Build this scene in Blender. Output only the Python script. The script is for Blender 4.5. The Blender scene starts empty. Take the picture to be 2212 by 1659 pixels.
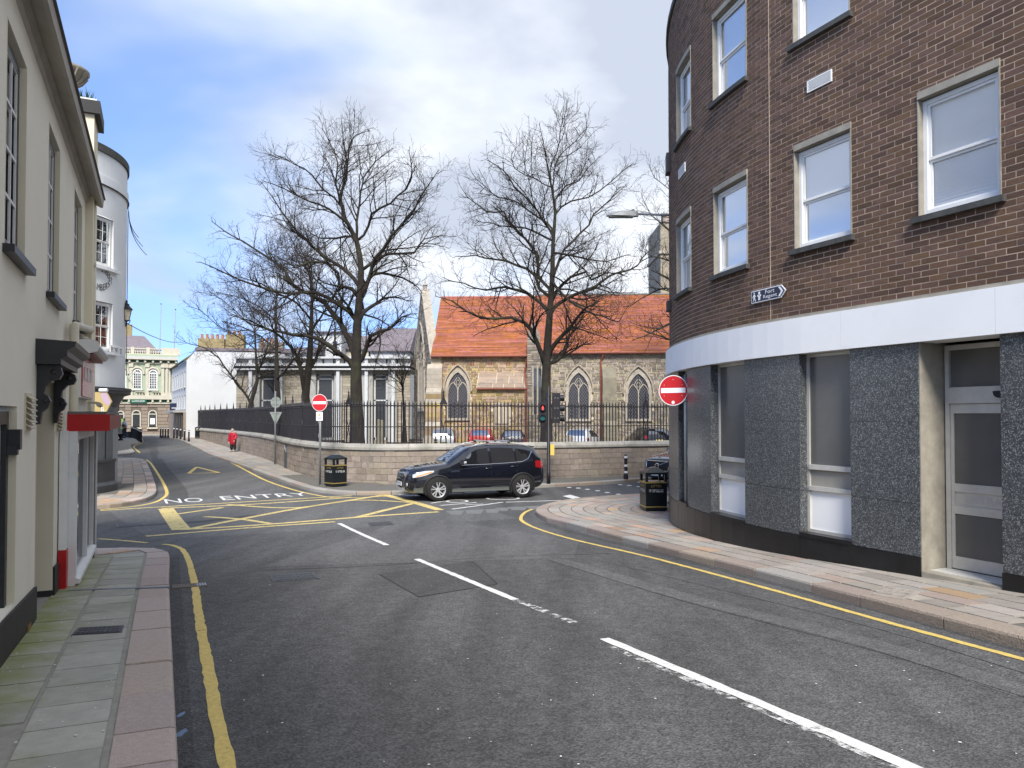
import bpy, math, random
import numpy as np
from mathutils import Vector, Matrix
sc = bpy.context.scene
col = sc.collection
rad = math.radians
rnd = random.Random(7)

# ------------------------------------------------------------------ camera
F = 1597.0; EYE = 1.62; TILT = rad(1.2)
TH = rad(25.5); SN, CS = math.sin(TH), math.cos(TH)
HOR = 900.0; CY = HOR - F * math.tan(TILT)
cam = bpy.data.cameras.new('camera'); camo = bpy.data.objects.new('camera', cam); col.objects.link(camo)
cam.sensor_width = 36; cam.lens = 36 * F / 2212
camo.location = (0, 0, EYE); camo.rotation_euler = (math.pi / 2 + TILT, 0, 0)
cam.shift_y = (CY - 829.5) / 2212
cam.clip_start = 0.1; cam.clip_end = 3000
sc.camera = camo

# ------------------------------------------------------------------ world, sun, exposure
SUN_EL, SUN_AZ = rad(43), rad(177)      # azimuth clockwise from +Y: behind the camera, a little left
world = bpy.data.worlds.new('World'); sc.world = world; world.use_nodes = True
wn = world.node_tree; wn.nodes.clear()
def wnode(t, **k):
    n = wn.nodes.new(t)
    for a, b in k.items(): setattr(n, a, b)
    return n
wl = wn.links.new
wo = wnode('ShaderNodeOutputWorld'); bg = wnode('ShaderNodeBackground')
sky = wnode('ShaderNodeTexSky', sky_type='NISHITA', sun_disc=False)
sky.sun_elevation = SUN_EL; sky.sun_rotation = SUN_AZ
sky.altitude = 0; sky.air_density = 1.0; sky.dust_density = 0.5; sky.ozone_density = 1.6
tc = wnode('ShaderNodeTexCoord')
sep = wnode('ShaderNodeSeparateXYZ'); wl(tc.outputs['Generated'], sep.inputs[0])
def wmath(op, a, b=None, c=None):
    n = wnode('ShaderNodeMath', operation=op)
    for i, x in enumerate((a, b, c)):
        if x is None: continue
        if isinstance(x, (int, float)): n.inputs[i].default_value = x
        else: wl(x, n.inputs[i])
    return n.outputs[0]
zz = wmath('MAXIMUM', sep.outputs[2], 0.0)
zd = wmath('ADD', zz, 0.22)
px = wmath('DIVIDE', sep.outputs[0], zd); py = wmath('DIVIDE', sep.outputs[1], zd)
cmb = wnode('ShaderNodeCombineXYZ'); wl(px, cmb.inputs[0]); wl(py, cmb.inputs[1])
mp = wnode('ShaderNodeMapping'); wl(cmb.outputs[0], mp.inputs[0]); mp.inputs['Location'].default_value = (.3, .2, .4)
n1 = wnode('ShaderNodeTexNoise'); n1.inputs['Scale'].default_value = 0.62; n1.inputs['Detail'].default_value = 5; n1.inputs['Roughness'].default_value = 0.47; n1.inputs['Distortion'].default_value = 0.25
wl(mp.outputs[0], n1.inputs['Vector'])
n2 = wnode('ShaderNodeTexNoise'); n2.inputs['Scale'].default_value = 2.2; n2.inputs['Detail'].default_value = 5; n2.inputs['Roughness'].default_value = 0.5
wl(mp.outputs[0], n2.inputs['Vector'])
cr = wnode('ShaderNodeValToRGB'); cr.color_ramp.elements[0].position = 0.385; cr.color_ramp.elements[1].position = 0.53
cr.color_ramp.interpolation = 'EASE'
wl(wmath('ADD', n1.outputs[0], wmath('MULTIPLY', wmath('MAXIMUM', wmath('MINIMUM', sep.outputs[0], .45), -.45), .20)), cr.inputs[0])
# sky colour a little above the horizon haze
cz = wnode('ShaderNodeCombineXYZ'); wl(sep.outputs[0], cz.inputs[0]); wl(sep.outputs[1], cz.inputs[1]); wl(wmath('ADD', wmath('MULTIPLY', zz, .8), .22), cz.inputs[2])
nrmz = wnode('ShaderNodeVectorMath', operation='NORMALIZE'); wl(cz.outputs[0], nrmz.inputs[0]); wl(nrmz.outputs[0], sky.inputs[0])
shade = wnode('ShaderNodeValToRGB')     # thick cloud is greyer
shade.color_ramp.elements[0].position = 0.45; shade.color_ramp.elements[0].color = (5.6, 5.85, 6.2, 1)
shade.color_ramp.elements[1].position = 0.58; shade.color_ramp.elements[1].color = (3.15, 3.5, 4.2, 1)
mxs = wmath('ADD', wmath('MULTIPLY', n1.outputs[0], 0.6), wmath('MULTIPLY', n2.outputs[0], 0.4))
wl(mxs, shade.inputs[0])
skyg = wnode('ShaderNodeMix', data_type='RGBA', blend_type='MULTIPLY'); skyg.inputs[0].default_value = 1.0
wl(sky.outputs[0], skyg.inputs[6]); skyg.inputs[7].default_value = (1.30, 1.35, 1.52, 1)
mix = wnode('ShaderNodeMix', data_type='RGBA'); wl(cr.outputs[0], mix.inputs[0])
wl(skyg.outputs[2], mix.inputs[6]); wl(shade.outputs[0], mix.inputs[7])
wl(mix.outputs[2], bg.inputs[0]); bg.inputs[1].default_value = 0.092
wl(bg.outputs[0], wo.inputs[0])

sunl = bpy.data.lights.new('sun', 'SUN'); sunl.energy = 2.5; sunl.angle = rad(18); sunl.color = (1.0, 0.95, 0.87)
suno = bpy.data.objects.new('sun', sunl); col.objects.link(suno)
sd = Vector((math.sin(SUN_AZ) * math.cos(SUN_EL), math.cos(SUN_AZ) * math.cos(SUN_EL), math.sin(SUN_EL)))
suno.rotation_euler = sd.to_track_quat('Z', 'Y').to_euler(); suno.location = (0, 0, 60)
sc.view_settings.view_transform = 'Standard'; sc.view_settings.look = 'None'
sc.view_settings.exposure = 1.18; sc.view_settings.gamma = 1.0; sc.view_settings.use_curve_mapping = False
sc.cycles.max_bounces = 6; sc.cycles.transparent_max_bounces = 12
sc.cycles.caustics_reflective = False; sc.cycles.caustics_refractive = False

# ------------------------------------------------------------------ pixel -> place (pixels of a 2212 x 1659 copy of the photo)
ct, st = math.cos(TILT), math.sin(TILT)
def ray(u, v):
    x = (u - 1106) / F; y = (CY - v) / F
    return (x, ct - y * st, st + y * ct)
def sl(x, y): return (-x * SN + y * CS, x * CS + y * SN)     # along / across the street
def xy(s, l): return (-s * SN + l * CS, s * CS + l * SN)
def g(x, y):                                                 # height of the carriageway
    s, l = sl(x, y)
    raw = -(0.047 * s + 0.02 * l); k = .08; m = -.88
    d = (raw - m) / k
    z = m + k * (math.log1p(math.exp(-abs(d))) + max(d, 0))
    t = min(max((y - 48) / 20, 0), 1)
    return min(z, 2.0) + .53 * t
def gnd(u, v, off=0):
    r = ray(u, v); t = .5
    while t < 400:
        if EYE + r[2] * t < g(r[0] * t, r[1] * t) + off:
            a, b = t / 1.02, t
            for _ in range(30):
                m = (a + b) / 2
                if EYE + r[2] * m < g(r[0] * m, r[1] * m) + off: b = m
                else: a = m
            return (r[0] * b, r[1] * b)
        t *= 1.02
    return (r[0] * t, r[1] * t)
def at(u, v, d):
    r = ray(u, v); k = d / r[1]; return (r[0] * k, d, EYE + r[2] * k)
def proj(x, y, z):
    z -= EYE; fy = y * ct + z * st; uy = -y * st + z * ct
    if fy < .05: return (-9999, -9999)
    return (1106 + F * x / fy, CY - F * uy / fy)

# ------------------------------------------------------------------ materials
MATS = {}
def mat(name, c1, c2=None, scale=6, rough=.7, bump=0, bscale=60, spec=.4, metal=0, vary=0, detail=6, c3=None, s3=1.2, w3=(.45, .62), stretch=None, coat=0, hue=0):
    m = bpy.data.materials.new(name); m.use_nodes = True; MATS[name] = m
    nt = m.node_tree; N = nt.nodes; L = nt.links.new
    b = N['Principled BSDF']
    b.inputs['Roughness'].default_value = rough; b.inputs['Metallic'].default_value = metal
    b.inputs['Specular IOR Level'].default_value = spec
    if coat: b.inputs['Coat Weight'].default_value = coat; b.inputs['Coat Roughness'].default_value = .04
    c1 = tuple(c1) + (1,); c2 = tuple(c2) + (1,) if c2 else c1
    ge = N.new('ShaderNodeNewGeometry'); pos = ge.outputs['Position']
    if stretch:
        mpn = N.new('ShaderNodeMapping'); L(pos, mpn.inputs[0]); mpn.inputs['Scale'].default_value = stretch; pos = mpn.outputs[0]
    nz = N.new('ShaderNodeTexNoise'); nz.inputs['Scale'].default_value = scale; nz.inputs['Detail'].default_value = detail; nz.inputs['Roughness'].default_value = .62
    L(pos, nz.inputs['Vector'])
    mr = N.new('ShaderNodeMapRange'); mr.inputs[1].default_value = .32; mr.inputs[2].default_value = .68; L(nz.outputs[0], mr.inputs[0])
    mx = N.new('ShaderNodeMix'); mx.data_type = 'RGBA'; L(mr.outputs[0], mx.inputs[0]); mx.inputs[6].default_value = c1; mx.inputs[7].default_value = c2
    out = mx.outputs[2]
    if c3:
        n3 = N.new('ShaderNodeTexNoise'); n3.inputs['Scale'].default_value = s3; n3.inputs['Detail'].default_value = 5; L(ge.outputs['Position'], n3.inputs['Vector'])
        r3 = N.new('ShaderNodeMapRange'); r3.inputs[1].default_value = w3[0]; r3.inputs[2].default_value = w3[1]; L(n3.outputs[0], r3.inputs[0])
        m3 = N.new('ShaderNodeMix'); m3.data_type = 'RGBA'; L(r3.outputs[0], m3.inputs[0]); L(out, m3.inputs[6]); m3.inputs[7].default_value = tuple(c3) + (1,); out = m3.outputs[2]
    if vary or hue:
        oi = N.new('ShaderNodeObjectInfo')
        ad = N.new('ShaderNodeMath'); ad.operation = 'ADD'; L(oi.outputs['Random'], ad.inputs[0]); L(ge.outputs['Random Per Island'], ad.inputs[1])
        fr = N.new('ShaderNodeMath'); fr.operation = 'FRACT'; L(ad.outputs[0], fr.inputs[0])
        hs = N.new('ShaderNodeHueSaturation'); L(out, hs.inputs['Color'])
        vr = N.new('ShaderNodeMapRange'); vr.inputs[3].default_value = 1 - vary; vr.inputs[4].default_value = 1 + vary; L(fr.outputs[0], vr.inputs[0]); L(vr.outputs[0], hs.inputs['Value'])
        if hue:
            f2 = N.new('ShaderNodeMath'); f2.operation = 'MULTIPLY_ADD'; f2.inputs[1].default_value = 7.31; f2.inputs[2].default_value = .2; L(fr.outputs[0], f2.inputs[0])
            f3 = N.new('ShaderNodeMath'); f3.operation = 'FRACT'; L(f2.outputs[0], f3.inputs[0])
            hr = N.new('ShaderNodeMapRange'); hr.inputs[3].default_value = .5 - hue; hr.inputs[4].default_value = .5 + hue; L(f3.outputs[0], hr.inputs[0]); L(hr.outputs[0], hs.inputs['Hue'])
            sr = N.new('ShaderNodeMapRange'); sr.inputs[3].default_value = 1 - hue * 9; sr.inputs[4].default_value = 1 + hue * 7; L(f3.outputs[0], sr.inputs[0]); L(sr.outputs[0], hs.inputs['Saturation'])
        out = hs.outputs[0]
    L(out, b.inputs['Base Color'])
    if bump:
        nb = N.new('ShaderNodeTexNoise'); nb.inputs['Scale'].default_value = bscale; nb.inputs['Detail'].default_value = 4; L(pos, nb.inputs['Vector'])
        bp = N.new('ShaderNodeBump'); bp.inputs['Strength'].default_value = bump; bp.inputs['Distance'].default_value = .02; L(nb.outputs[0], bp.inputs['Height'])
        L(bp.outputs[0], b.inputs['Normal'])
    return m
def glassmat(name, col1=(.6, .65, .7), refl=.25, dark=None, rough=.02, span=.55):
    """a pane: part mirror, part clear (or part dark when nothing is built behind it)"""
    m = bpy.data.materials.new(name); m.use_nodes = True; MATS[name] = m
    nt = m.node_tree; N = nt.nodes; L = nt.links.new
    N.remove(N['Principled BSDF']); o = N['Material Output']
    gl = N.new('ShaderNodeBsdfGlossy'); gl.inputs['Roughness'].default_value = rough; gl.inputs['Color'].default_value = (.9, .94, 1, 1)
    if dark: bt = N.new('ShaderNodeBsdfDiffuse'); bt.inputs['Color'].default_value = tuple(dark) + (1,)
    else: bt = N.new('ShaderNodeBsdfTransparent'); bt.inputs['Color'].default_value = tuple(col1) + (1,)
    lw = N.new('ShaderNodeLayerWeight'); lw.inputs['Blend'].default_value = .35
    mr = N.new('ShaderNodeMapRange'); mr.inputs[3].default_value = refl; mr.inputs[4].default_value = min(1, refl + span); L(lw.outputs['Fresnel'], mr.inputs[0])
    mx = N.new('ShaderNodeMixShader'); L(mr.outputs[0], mx.inputs[0]); L(bt.outputs[0], mx.inputs[1]); L(gl.outputs[0], mx.inputs[2]); L(mx.outputs[0], o.inputs[0])
    return m
def wornpaint(name, c, lo=.36, hi=.5, scale=9, rough=.65):
    """road paint, worn through to the asphalt in places"""
    m = mat(name, c, tuple(x * .72 for x in c), scale=30, rough=rough, bump=.4, bscale=180)
    nt = m.node_tree; N = nt.nodes; L = nt.links.new; b = N['Principled BSDF']
    ge = N.new('ShaderNodeNewGeometry'); nz = N.new('ShaderNodeTexNoise'); nz.inputs['Scale'].default_value = scale; nz.inputs['Detail'].default_value = 9; nz.inputs['Roughness'].default_value = .72
    L(ge.outputs['Position'], nz.inputs['Vector'])
    mr = N.new('ShaderNodeMapRange'); mr.inputs[1].default_value = lo; mr.inputs[2].default_value = hi; L(nz.outputs[0], mr.inputs[0])
    L(mr.outputs[0], b.inputs['Alpha'])
    return m
def emit(name, c, s):
    m = bpy.data.materials.new(name); m.use_nodes = True; b = m.node_tree.nodes['Principled BSDF']
    b.inputs['Base Color'].default_value = tuple(c) + (1,); b.inputs['Emission Color'].default_value = tuple(c) + (1,); b.inputs['Emission Strength'].default_value = s
    MATS[name] = m; return m
M = MATS

# ------------------------------------------------------------------ mesh builder
class MB:
    def __init__(s): s.v = []; s.f = []; s.m = []
    def face(s, pts, mi=0):
        n = len(s.v); s.v += [tuple(p) for p in pts]; s.f.append(tuple(range(n, n + len(pts)))); s.m.append(mi)
    def hexa(s, b, t, mi=0, bottom=True):
        n = len(s.v); s.v += [tuple(p) for p in b] + [tuple(p) for p in t]
        fs = [(n + 4, n + 5, n + 6, n + 7), (n, n + 1, n + 5, n + 4), (n + 1, n + 2, n + 6, n + 5), (n + 2, n + 3, n + 7, n + 6), (n + 3, n, n + 4, n + 7)]
        if bottom: fs.append((n + 3, n + 2, n + 1, n))
        s.f += fs; s.m += [mi] * len(fs)
    def box(s, x0, x1, y0, y1, z0, z1, mi=0):
        s.hexa([(x0, y0, z0), (x1, y0, z0), (x1, y1, z0), (x0, y1, z0)], [(x0, y0, z1), (x1, y0, z1), (x1, y1, z1), (x0, y1, z1)], mi)
    def fbox(s, fr, a0, a1, o0, o1, z0, z1, n=1, mi=0):
        """box along a wall frame: a along, o outwards, z up"""
        k = len(s.v)
        for i in range(n + 1):
            a = a0 + (a1 - a0) * i / n
            s.v += [fr(a, o0, z0), fr(a, o1, z0), fr(a, o1, z1), fr(a, o0, z1)]
        for i in range(n):
            p = k + 4 * i
            for j in range(4):
                s.f.append((p + j, p + (j + 1) % 4, p + 4 + (j + 1) % 4, p + 4 + j)); s.m.append(mi)
        e = k + 4 * n
        s.f += [(k + 3, k + 2, k + 1, k), (e, e + 1, e + 2, e + 3)]; s.m += [mi, mi]
    def sweep(s, fr, a0, a1, prof, n=1, mi=0, caps=True):
        k = len(s.v); q = len(prof)
        for i in range(n + 1):
            a = a0 + (a1 - a0) * i / n
            s.v += [fr(a, o, z) for o, z in prof]
        for i in range(n):
            p = k + q * i
            for j in range(q):
                s.f.append((p + j, p + (j + 1) % q, p + q + (j + 1) % q, p + q + j)); s.m.append(mi)
        if caps:
            s.f += [tuple(range(k + q - 1, k - 1, -1)), tuple(range(k + q * n, k + q * n + q))]; s.m += [mi, mi]
    def prism(s, poly, vec, mi=0):
        n = len(s.v); q = len(poly); s.v += [tuple(p) for p in poly] + [tuple(p[i] + vec[i] for i in range(3)) for p in poly]
        s.f += [tuple(range(n + q - 1, n - 1, -1)), tuple(range(n + q, n + 2 * q))]; s.m += [mi, mi]
        for j in range(q):
            s.f.append((n + j, n + (j + 1) % q, n + q + (j + 1) % q, n + q + j)); s.m.append(mi)
    def tube(s, pts, r, n=6, cap=True, mi=0):
        if isinstance(r, (int, float)): r = [r] * len(pts)
        k = len(s.v); P = [Vector(p) for p in pts]; ref = None
        for i, p in enumerate(P):
            t = (P[min(i + 1, len(P) - 1)] - P[max(i - 1, 0)])
            t = t.normalized() if t.length > 1e-9 else Vector((0, 0, 1))
            if ref is None: ref = Vector((1, 0, 0)) if abs(t.x) < .8 else Vector((0, 1, 0))
            a = t.cross(ref); a = a.normalized() if a.length > 1e-6 else Vector((0, 1, 0)); b = t.cross(a); ref = -b if False else a.cross(t)
            for j in range(n):
                c = 2 * math.pi * j / n
                q = p + (a * math.cos(c) + b * math.sin(c)) * r[i]; s.v.append(tuple(q))
        for i in range(len(P) - 1):
            for j in range(n):
                s.f.append((k + i * n + j, k + i * n + (j + 1) % n, k + (i + 1) * n + (j + 1) % n, k + (i + 1) * n + j)); s.m.append(mi)
        if cap:
            e = k + (len(P) - 1) * n
            s.f += [tuple(range(k + n - 1, k - 1, -1)), tuple(range(e, e + n))]; s.m += [mi, mi]
    def lathe(s, c, prof, n=12, mi=0, axis=None, cap=True):
        """profile of (radius, height) round a vertical axis, or round axis=(ux,uy,uz)"""
        k = len(s.v)
        if axis is None: A, B, Cc = Vector((1, 0, 0)), Vector((0, 1, 0)), Vector((0, 0, 1))
        else:
            Cc = Vector(axis).normalized(); A = Cc.cross(Vector((0, 0, 1))); A = A.normalized() if A.length > 1e-4 else Vector((1, 0, 0)); B = Cc.cross(A)
        c = Vector(c)
        for (r, h) in prof:
            for j in range(n):
                t = 2 * math.pi * j / n
                s.v.append(tuple(c + A * (r * math.cos(t)) + B * (r * math.sin(t)) + Cc * h))
        for i in range(len(prof) - 1):
            for j in range(n):
                s.f.append((k + i * n + j, k + i * n + (j + 1) % n, k + (i + 1) * n + (j + 1) % n, k + (i + 1) * n + j)); s.m.append(mi)
        e = k + (len(prof) - 1) * n
        if cap and prof[0][0] > 1e-4: s.f.append(tuple(range(k + n - 1, k - 1, -1))); s.m.append(mi)
        if cap and prof[-1][0] > 1e-4: s.f.append(tuple(range(e, e + n))); s.m.append(mi)
    def extend(s, o, mi=None):
        n = len(s.v); s.v += o.v; s.f += [tuple(i + n for i in f) for f in o.f]; s.m += o.m if mi is None else [mi] * len(o.f)
    def mesh(s, name, off=(0, 0, 0), mats=None, smooth=False):
        me = bpy.data.meshes.new(name)
        v = np.array(s.v, dtype=float).reshape(-1, 3) - np.array(off)
        me.from_pydata(v.tolist(), [], s.f)
        ms = mats if isinstance(mats, (list, tuple)) else [mats]
        for m in ms:
            if m: me.materials.append(M[m] if isinstance(m, str) else m)
        if len(ms) > 1: me.polygons.foreach_set('material_index', s.m)
        if smooth: me.polygons.foreach_set('use_smooth', [True] * len(s.f))
        me.update(); return me
OFF = {}
def props(o, label=None, cat=None, group=None, kind=None):
    if label: o['label'] = label
    if cat: o['category'] = cat
    if group: o['group'] = group
    if kind: o['kind'] = kind
    return o
def thing(name, label, cat, loc=(0, 0, 0), rotz=0, group=None, local=False):
    o = bpy.data.objects.new(name, None); col.objects.link(o); o.empty_display_size = .2
    o.location = loc; o.rotation_euler = (0, 0, rotz); OFF[o] = (0, 0, 0) if local else tuple(loc)
    return props(o, label, cat, group)
def part(name, mb, m, parent, smooth=False, label=None, kind=None):
    off = OFF.get(parent, (0, 0, 0))
    o = bpy.data.objects.new(name, mb.mesh(name, off, m, smooth) if isinstance(mb, MB) else mb); col.objects.link(o)
    o.parent = parent; OFF[o] = off
    return props(o, label, None, None, kind)
def solo(name, mb, m, label, cat, group=None, kind=None, smooth=False, loc=None):
    v = np.array(mb.v)
    if loc is None: loc = (float((v[:, 0].min() + v[:, 0].max()) / 2), float((v[:, 1].min() + v[:, 1].max()) / 2), float(v[:, 2].min()))
    o = bpy.data.objects.new(name, mb.mesh(name, loc, m, smooth)); col.objects.link(o); o.location = loc; OFF[o] = tuple(loc)
    return props(o, label, cat, group, kind)
def inst(name, me, parent, loc, rotz=0):
    off = OFF.get(parent, (0, 0, 0))
    o = bpy.data.objects.new(name, me); col.objects.link(o); o.parent = parent
    o.location = (loc[0] - off[0], loc[1] - off[1], loc[2] - off[2]); o.rotation_euler = (0, 0, rotz); return o
def copy_tree(o, parent=None, loc=None, rotz=None, label=None):
    c = o.copy(); col.objects.link(c); c.parent = parent
    if loc is not None: c.location = loc
    if rotz is not None: c.rotation_euler = (0, 0, rotz)
    if label: c['label'] = label
    for ch in list(o.children): copy_tree(ch, c)
    return c

# ------------------------------------------------------------------ frames
def line_frame(p0, d, nrm):
    """straight wall: p0 origin, d unit along, nrm unit outwards"""
    return lambda a, o, z: (p0[0] + d[0] * a + nrm[0] * o, p0[1] + d[1] * a + nrm[1] * o, z)
def street_frame(L0, sgn=1):
    """wall parallel to the street at lateral L0; outwards = +L (sgn 1) or -L"""
    return lambda a, o, z: (*xy(a, L0 + sgn * o), z)
def smooth_path(pts, step=.3, closed=False):
    P = [np.array(p[:2], float) for p in pts]; out = []
    for i in range(len(P) - 1):
        p0 = P[max(i - 1, 0)]; p1 = P[i]; p2 = P[i + 1]; p3 = P[min(i + 2, len(P) - 1)]
        n = max(2, int(np.linalg.norm(p2 - p1) / step))
        for k in range(n):
            t = k / n
            # centripetal-ish: damped tangents
            m1 = (p2 - p0) * .5; m2 = (p3 - p1) * .5; d = np.linalg.norm(p2 - p1)
            for m_ in (m1, m2):
                q = np.linalg.norm(m_)
                if q > d: m_ *= d / q
            h = (2 * t ** 3 - 3 * t * t + 1) * p1 + (t ** 3 - 2 * t * t + t) * m1 + (-2 * t ** 3 + 3 * t * t) * p2 + (t ** 3 - t * t) * m2
            out.append(h)
    out.append(P[-1]); return np.array(out)
def path_frame(pts, side=1, smooth=True, step=.3):
    """frame along a polyline: o>0 is to the left (side 1) or the right (side -1) of travel"""
    P = smooth_path(pts, step) if smooth else np.array([p[:2] for p in pts], float)
    d = np.diff(P, axis=0); ln = np.hypot(d[:, 0], d[:, 1]); cum = np.concatenate([[0], np.cumsum(ln)])
    T = np.gradient(P, axis=0) if smooth else None
    nrm = []
    for i in range(len(P)):
        t = P[min(i + 1, len(P) - 1)] - P[max(i - 1, 0)]; t = t / (np.hypot(*t) + 1e-12); nrm.append((-t[1] * side, t[0] * side))
    nrm = np.array(nrm)
    def fr(a, o, z):
        i = int(np.searchsorted(cum, a) - 1); i = min(max(i, 0), len(P) - 2)
        t = (a - cum[i]) / (ln[i] + 1e-12)
        p = P[i] + d[i] * t; n = nrm[i] * (1 - min(max(t, 0), 1)) + nrm[i + 1] * min(max(t, 0), 1)
        return (float(p[0] + n[0] * o), float(p[1] + n[1] * o), z)
    return fr, float(cum[-1])
def onground(fr, dz=0.):
    def f(a, o, z):
        p = fr(a, o, 0); return (p[0], p[1], g(p[0], p[1]) + dz + z)
    return f
def inframe(p, mg=60):
    u, v = proj(*p); return -mg < u < 2212 + mg and -mg < v < 1659 + mg

# ------------------------------------------------------------------ lettering (outlines of the built-in font, as meshes)
TEXTS = {}
def make_text(s, sp=1.0):
    cu = bpy.data.curves.new('t', 'FONT'); cu.body = s; cu.resolution_u = 3; cu.space_character = sp
    ob = bpy.data.objects.new('t', cu); col.objects.link(ob)
    me = bpy.data.meshes.new_from_object(ob.evaluated_get(bpy.context.evaluated_depsgraph_get()))
    v = np.array([tuple(q.co) for q in me.vertices]); f = [tuple(p.vertices) for p in me.polygons]
    mn, mxx = v.min(0), v.max(0); v = (v - mn) / np.maximum(mxx - mn, 1e-6)
    TEXTS[s] = (v[:, :2], f, float((mxx - mn)[0] / (mxx - mn)[1]))
    bpy.data.objects.remove(ob); bpy.data.curves.remove(cu); bpy.data.meshes.remove(me)
for t_ in ['NO', 'ENTRY', 'LITTER', 'PARISH OF', 'ST HELIER', 'LLOYDS BANK', 'Fort', 'Regent', 'ENTRANCE', 'BOND ST', 'S', 'T', 'R', 'E', 'B', 'O', 'N', 'D', 'C', 'H', 'A', 'M', 'J104277', 'li.', 'EMT']:
    make_text(t_)
def text_mb(s, fn, mb=None):
    v, f, asp = TEXTS[s]; mb = mb or MB(); n = len(mb.v)
    mb.v += [tuple(fn(a, b)) for a, b in v]; mb.f += [tuple(i + n for i in q) for q in f]; mb.m += [0] * len(f); return mb
# ================================================================== materials
def asphalt(name, lo, hi, streak, k=1.0):
    m = mat(name, lo, hi, scale=55, rough=.85, spec=.3, detail=3)
    nt = m.node_tree; N = nt.nodes; L = nt.links.new; b = N['Principled BSDF']; src = b.inputs['Base Color'].links[0].from_socket
    ge = N.new('ShaderNodeNewGeometry'); mp_ = N.new('ShaderNodeMapping'); mp_.inputs['Rotation'].default_value = (0, 0, -TH); mp_.inputs['Scale'].default_value = (1.1, .16, 1); L(ge.outputs['Position'], mp_.inputs[0])
    n1_ = N.new('ShaderNodeTexNoise'); n1_.inputs['Scale'].default_value = 1.3; n1_.inputs['Detail'].default_value = 9; n1_.inputs['Roughness'].default_value = .6; L(mp_.outputs[0], n1_.inputs['Vector'])
    r1 = N.new('ShaderNodeMapRange'); r1.inputs[1].default_value = .36; r1.inputs[2].default_value = .66; r1.inputs[3].default_value = 1 - streak; r1.inputs[4].default_value = 1 + streak; L(n1_.outputs[0], r1.inputs[0])
    n2_ = N.new('ShaderNodeTexNoise'); n2_.inputs['Scale'].default_value = 7; n2_.inputs['Detail'].default_value = 10; n2_.inputs['Roughness'].default_value = .75; L(ge.outputs['Position'], n2_.inputs['Vector'])
    r2_ = N.new('ShaderNodeMapRange'); r2_.inputs[1].default_value = .34; r2_.inputs[2].default_value = .66; r2_.inputs[3].default_value = .78; r2_.inputs[4].default_value = 1.22; L(n2_.outputs[0], r2_.inputs[0])
    vo = N.new('ShaderNodeTexVoronoi'); vo.inputs['Scale'].default_value = 75; L(ge.outputs['Position'], vo.inputs['Vector']); sx = N.new('ShaderNodeSeparateColor'); L(vo.outputs['Color'], sx.inputs[0])
    r3_ = N.new('ShaderNodeMapRange'); r3_.inputs[3].default_value = .62; r3_.inputs[4].default_value = 1.38; L(sx.outputs[0], r3_.inputs[0])
    mu = N.new('ShaderNodeMath'); mu.operation = 'MULTIPLY'; L(r1.outputs[0], mu.inputs[0]); L(r2_.outputs[0], mu.inputs[1])
    m2 = N.new('ShaderNodeMath'); m2.operation = 'MULTIPLY'; L(mu.outputs[0], m2.inputs[0]); L(r3_.outputs[0], m2.inputs[1])
    hs = N.new('ShaderNodeHueSaturation'); L(src, hs.inputs['Color']); L(m2.outputs[0], hs.inputs['Value']); L(hs.outputs[0], b.inputs['Base Color'])
    bp = N.new('ShaderNodeBump'); bp.inputs['Strength'].default_value = .5 * k; bp.inputs['Distance'].default_value = .012; L(vo.outputs['Distance'], bp.inputs['Height']); L(bp.outputs[0], b.inputs['Normal'])
    return m
asphalt('asphalt', (.070, .070, .070), (.116, .115, .114), .24)
asphalt('asphalt_old', (.092, .092, .091), (.134, .133, .131), .18)
asphalt('asphalt_dark', (.050, .050, .050), (.088, .088, .087), .15)
asphalt('asphalt_smooth', (.098, .098, .097), (.130, .129, .127), .15, .6)
mat('tar', (.018, .018, .019), (.035, .035, .035), scale=9, rough=.6)
wornpaint('paint_white', (.80, .80, .77), .30, .40, 11)
wornpaint('paint_white_faint', (.75, .75, .73), .47, .60, 14)
wornpaint('paint_yellow', (.78, .58, .17), .29, .40, 10)
wornpaint('paint_yellow_worn', (.76, .60, .24), .30, .46, 9)
mat('slab_grey', (.43, .42, .365), (.34, .335, .29), scale=7, rough=.85, bump=.25, bscale=90, vary=.13, hue=.012, c3=(.30, .305, .23), s3=1.1, w3=(.52, .75))
def moss_in(m):
    nt = m.node_tree; N = nt.nodes; L = nt.links.new; b = N['Principled BSDF']; src = b.inputs['Base Color'].links[0].from_socket
    ge = N.new('ShaderNodeNewGeometry'); dt = N.new('ShaderNodeVectorMath'); dt.operation = 'DOT_PRODUCT'; L(ge.outputs['Position'], dt.inputs[0]); dt.inputs[1].default_value = (CS, SN, 0)
    nz = N.new('ShaderNodeTexNoise'); nz.inputs['Scale'].default_value = 2.6; nz.inputs['Detail'].default_value = 9; nz.inputs['Roughness'].default_value = .65; L(ge.outputs['Position'], nz.inputs['Vector'])
    ad = N.new('ShaderNodeMath'); ad.operation = 'MULTIPLY_ADD'; ad.inputs[1].default_value = -1.1; L(nz.outputs[0], ad.inputs[0]); L(dt.outputs['Value'], ad.inputs[2])
    mr = N.new('ShaderNodeMapRange'); mr.inputs[1].default_value = -1.12; mr.inputs[2].default_value = -1.60; mr.inputs[4].default_value = .85; L(ad.outputs[0], mr.inputs[0])
    mx = N.new('ShaderNodeMix'); mx.data_type = 'RGBA'; L(mr.outputs[0], mx.inputs[0]); L(src, mx.inputs[6]); mx.inputs[7].default_value = (.22, .245, .06, 1); L(mx.outputs[2], b.inputs['Base Color'])
moss_in(M['slab_grey'])
mat('cover_grey', (.20, .205, .205), (.15, .155, .155), scale=14, rough=.8, bump=.5, bscale=80)
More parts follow.
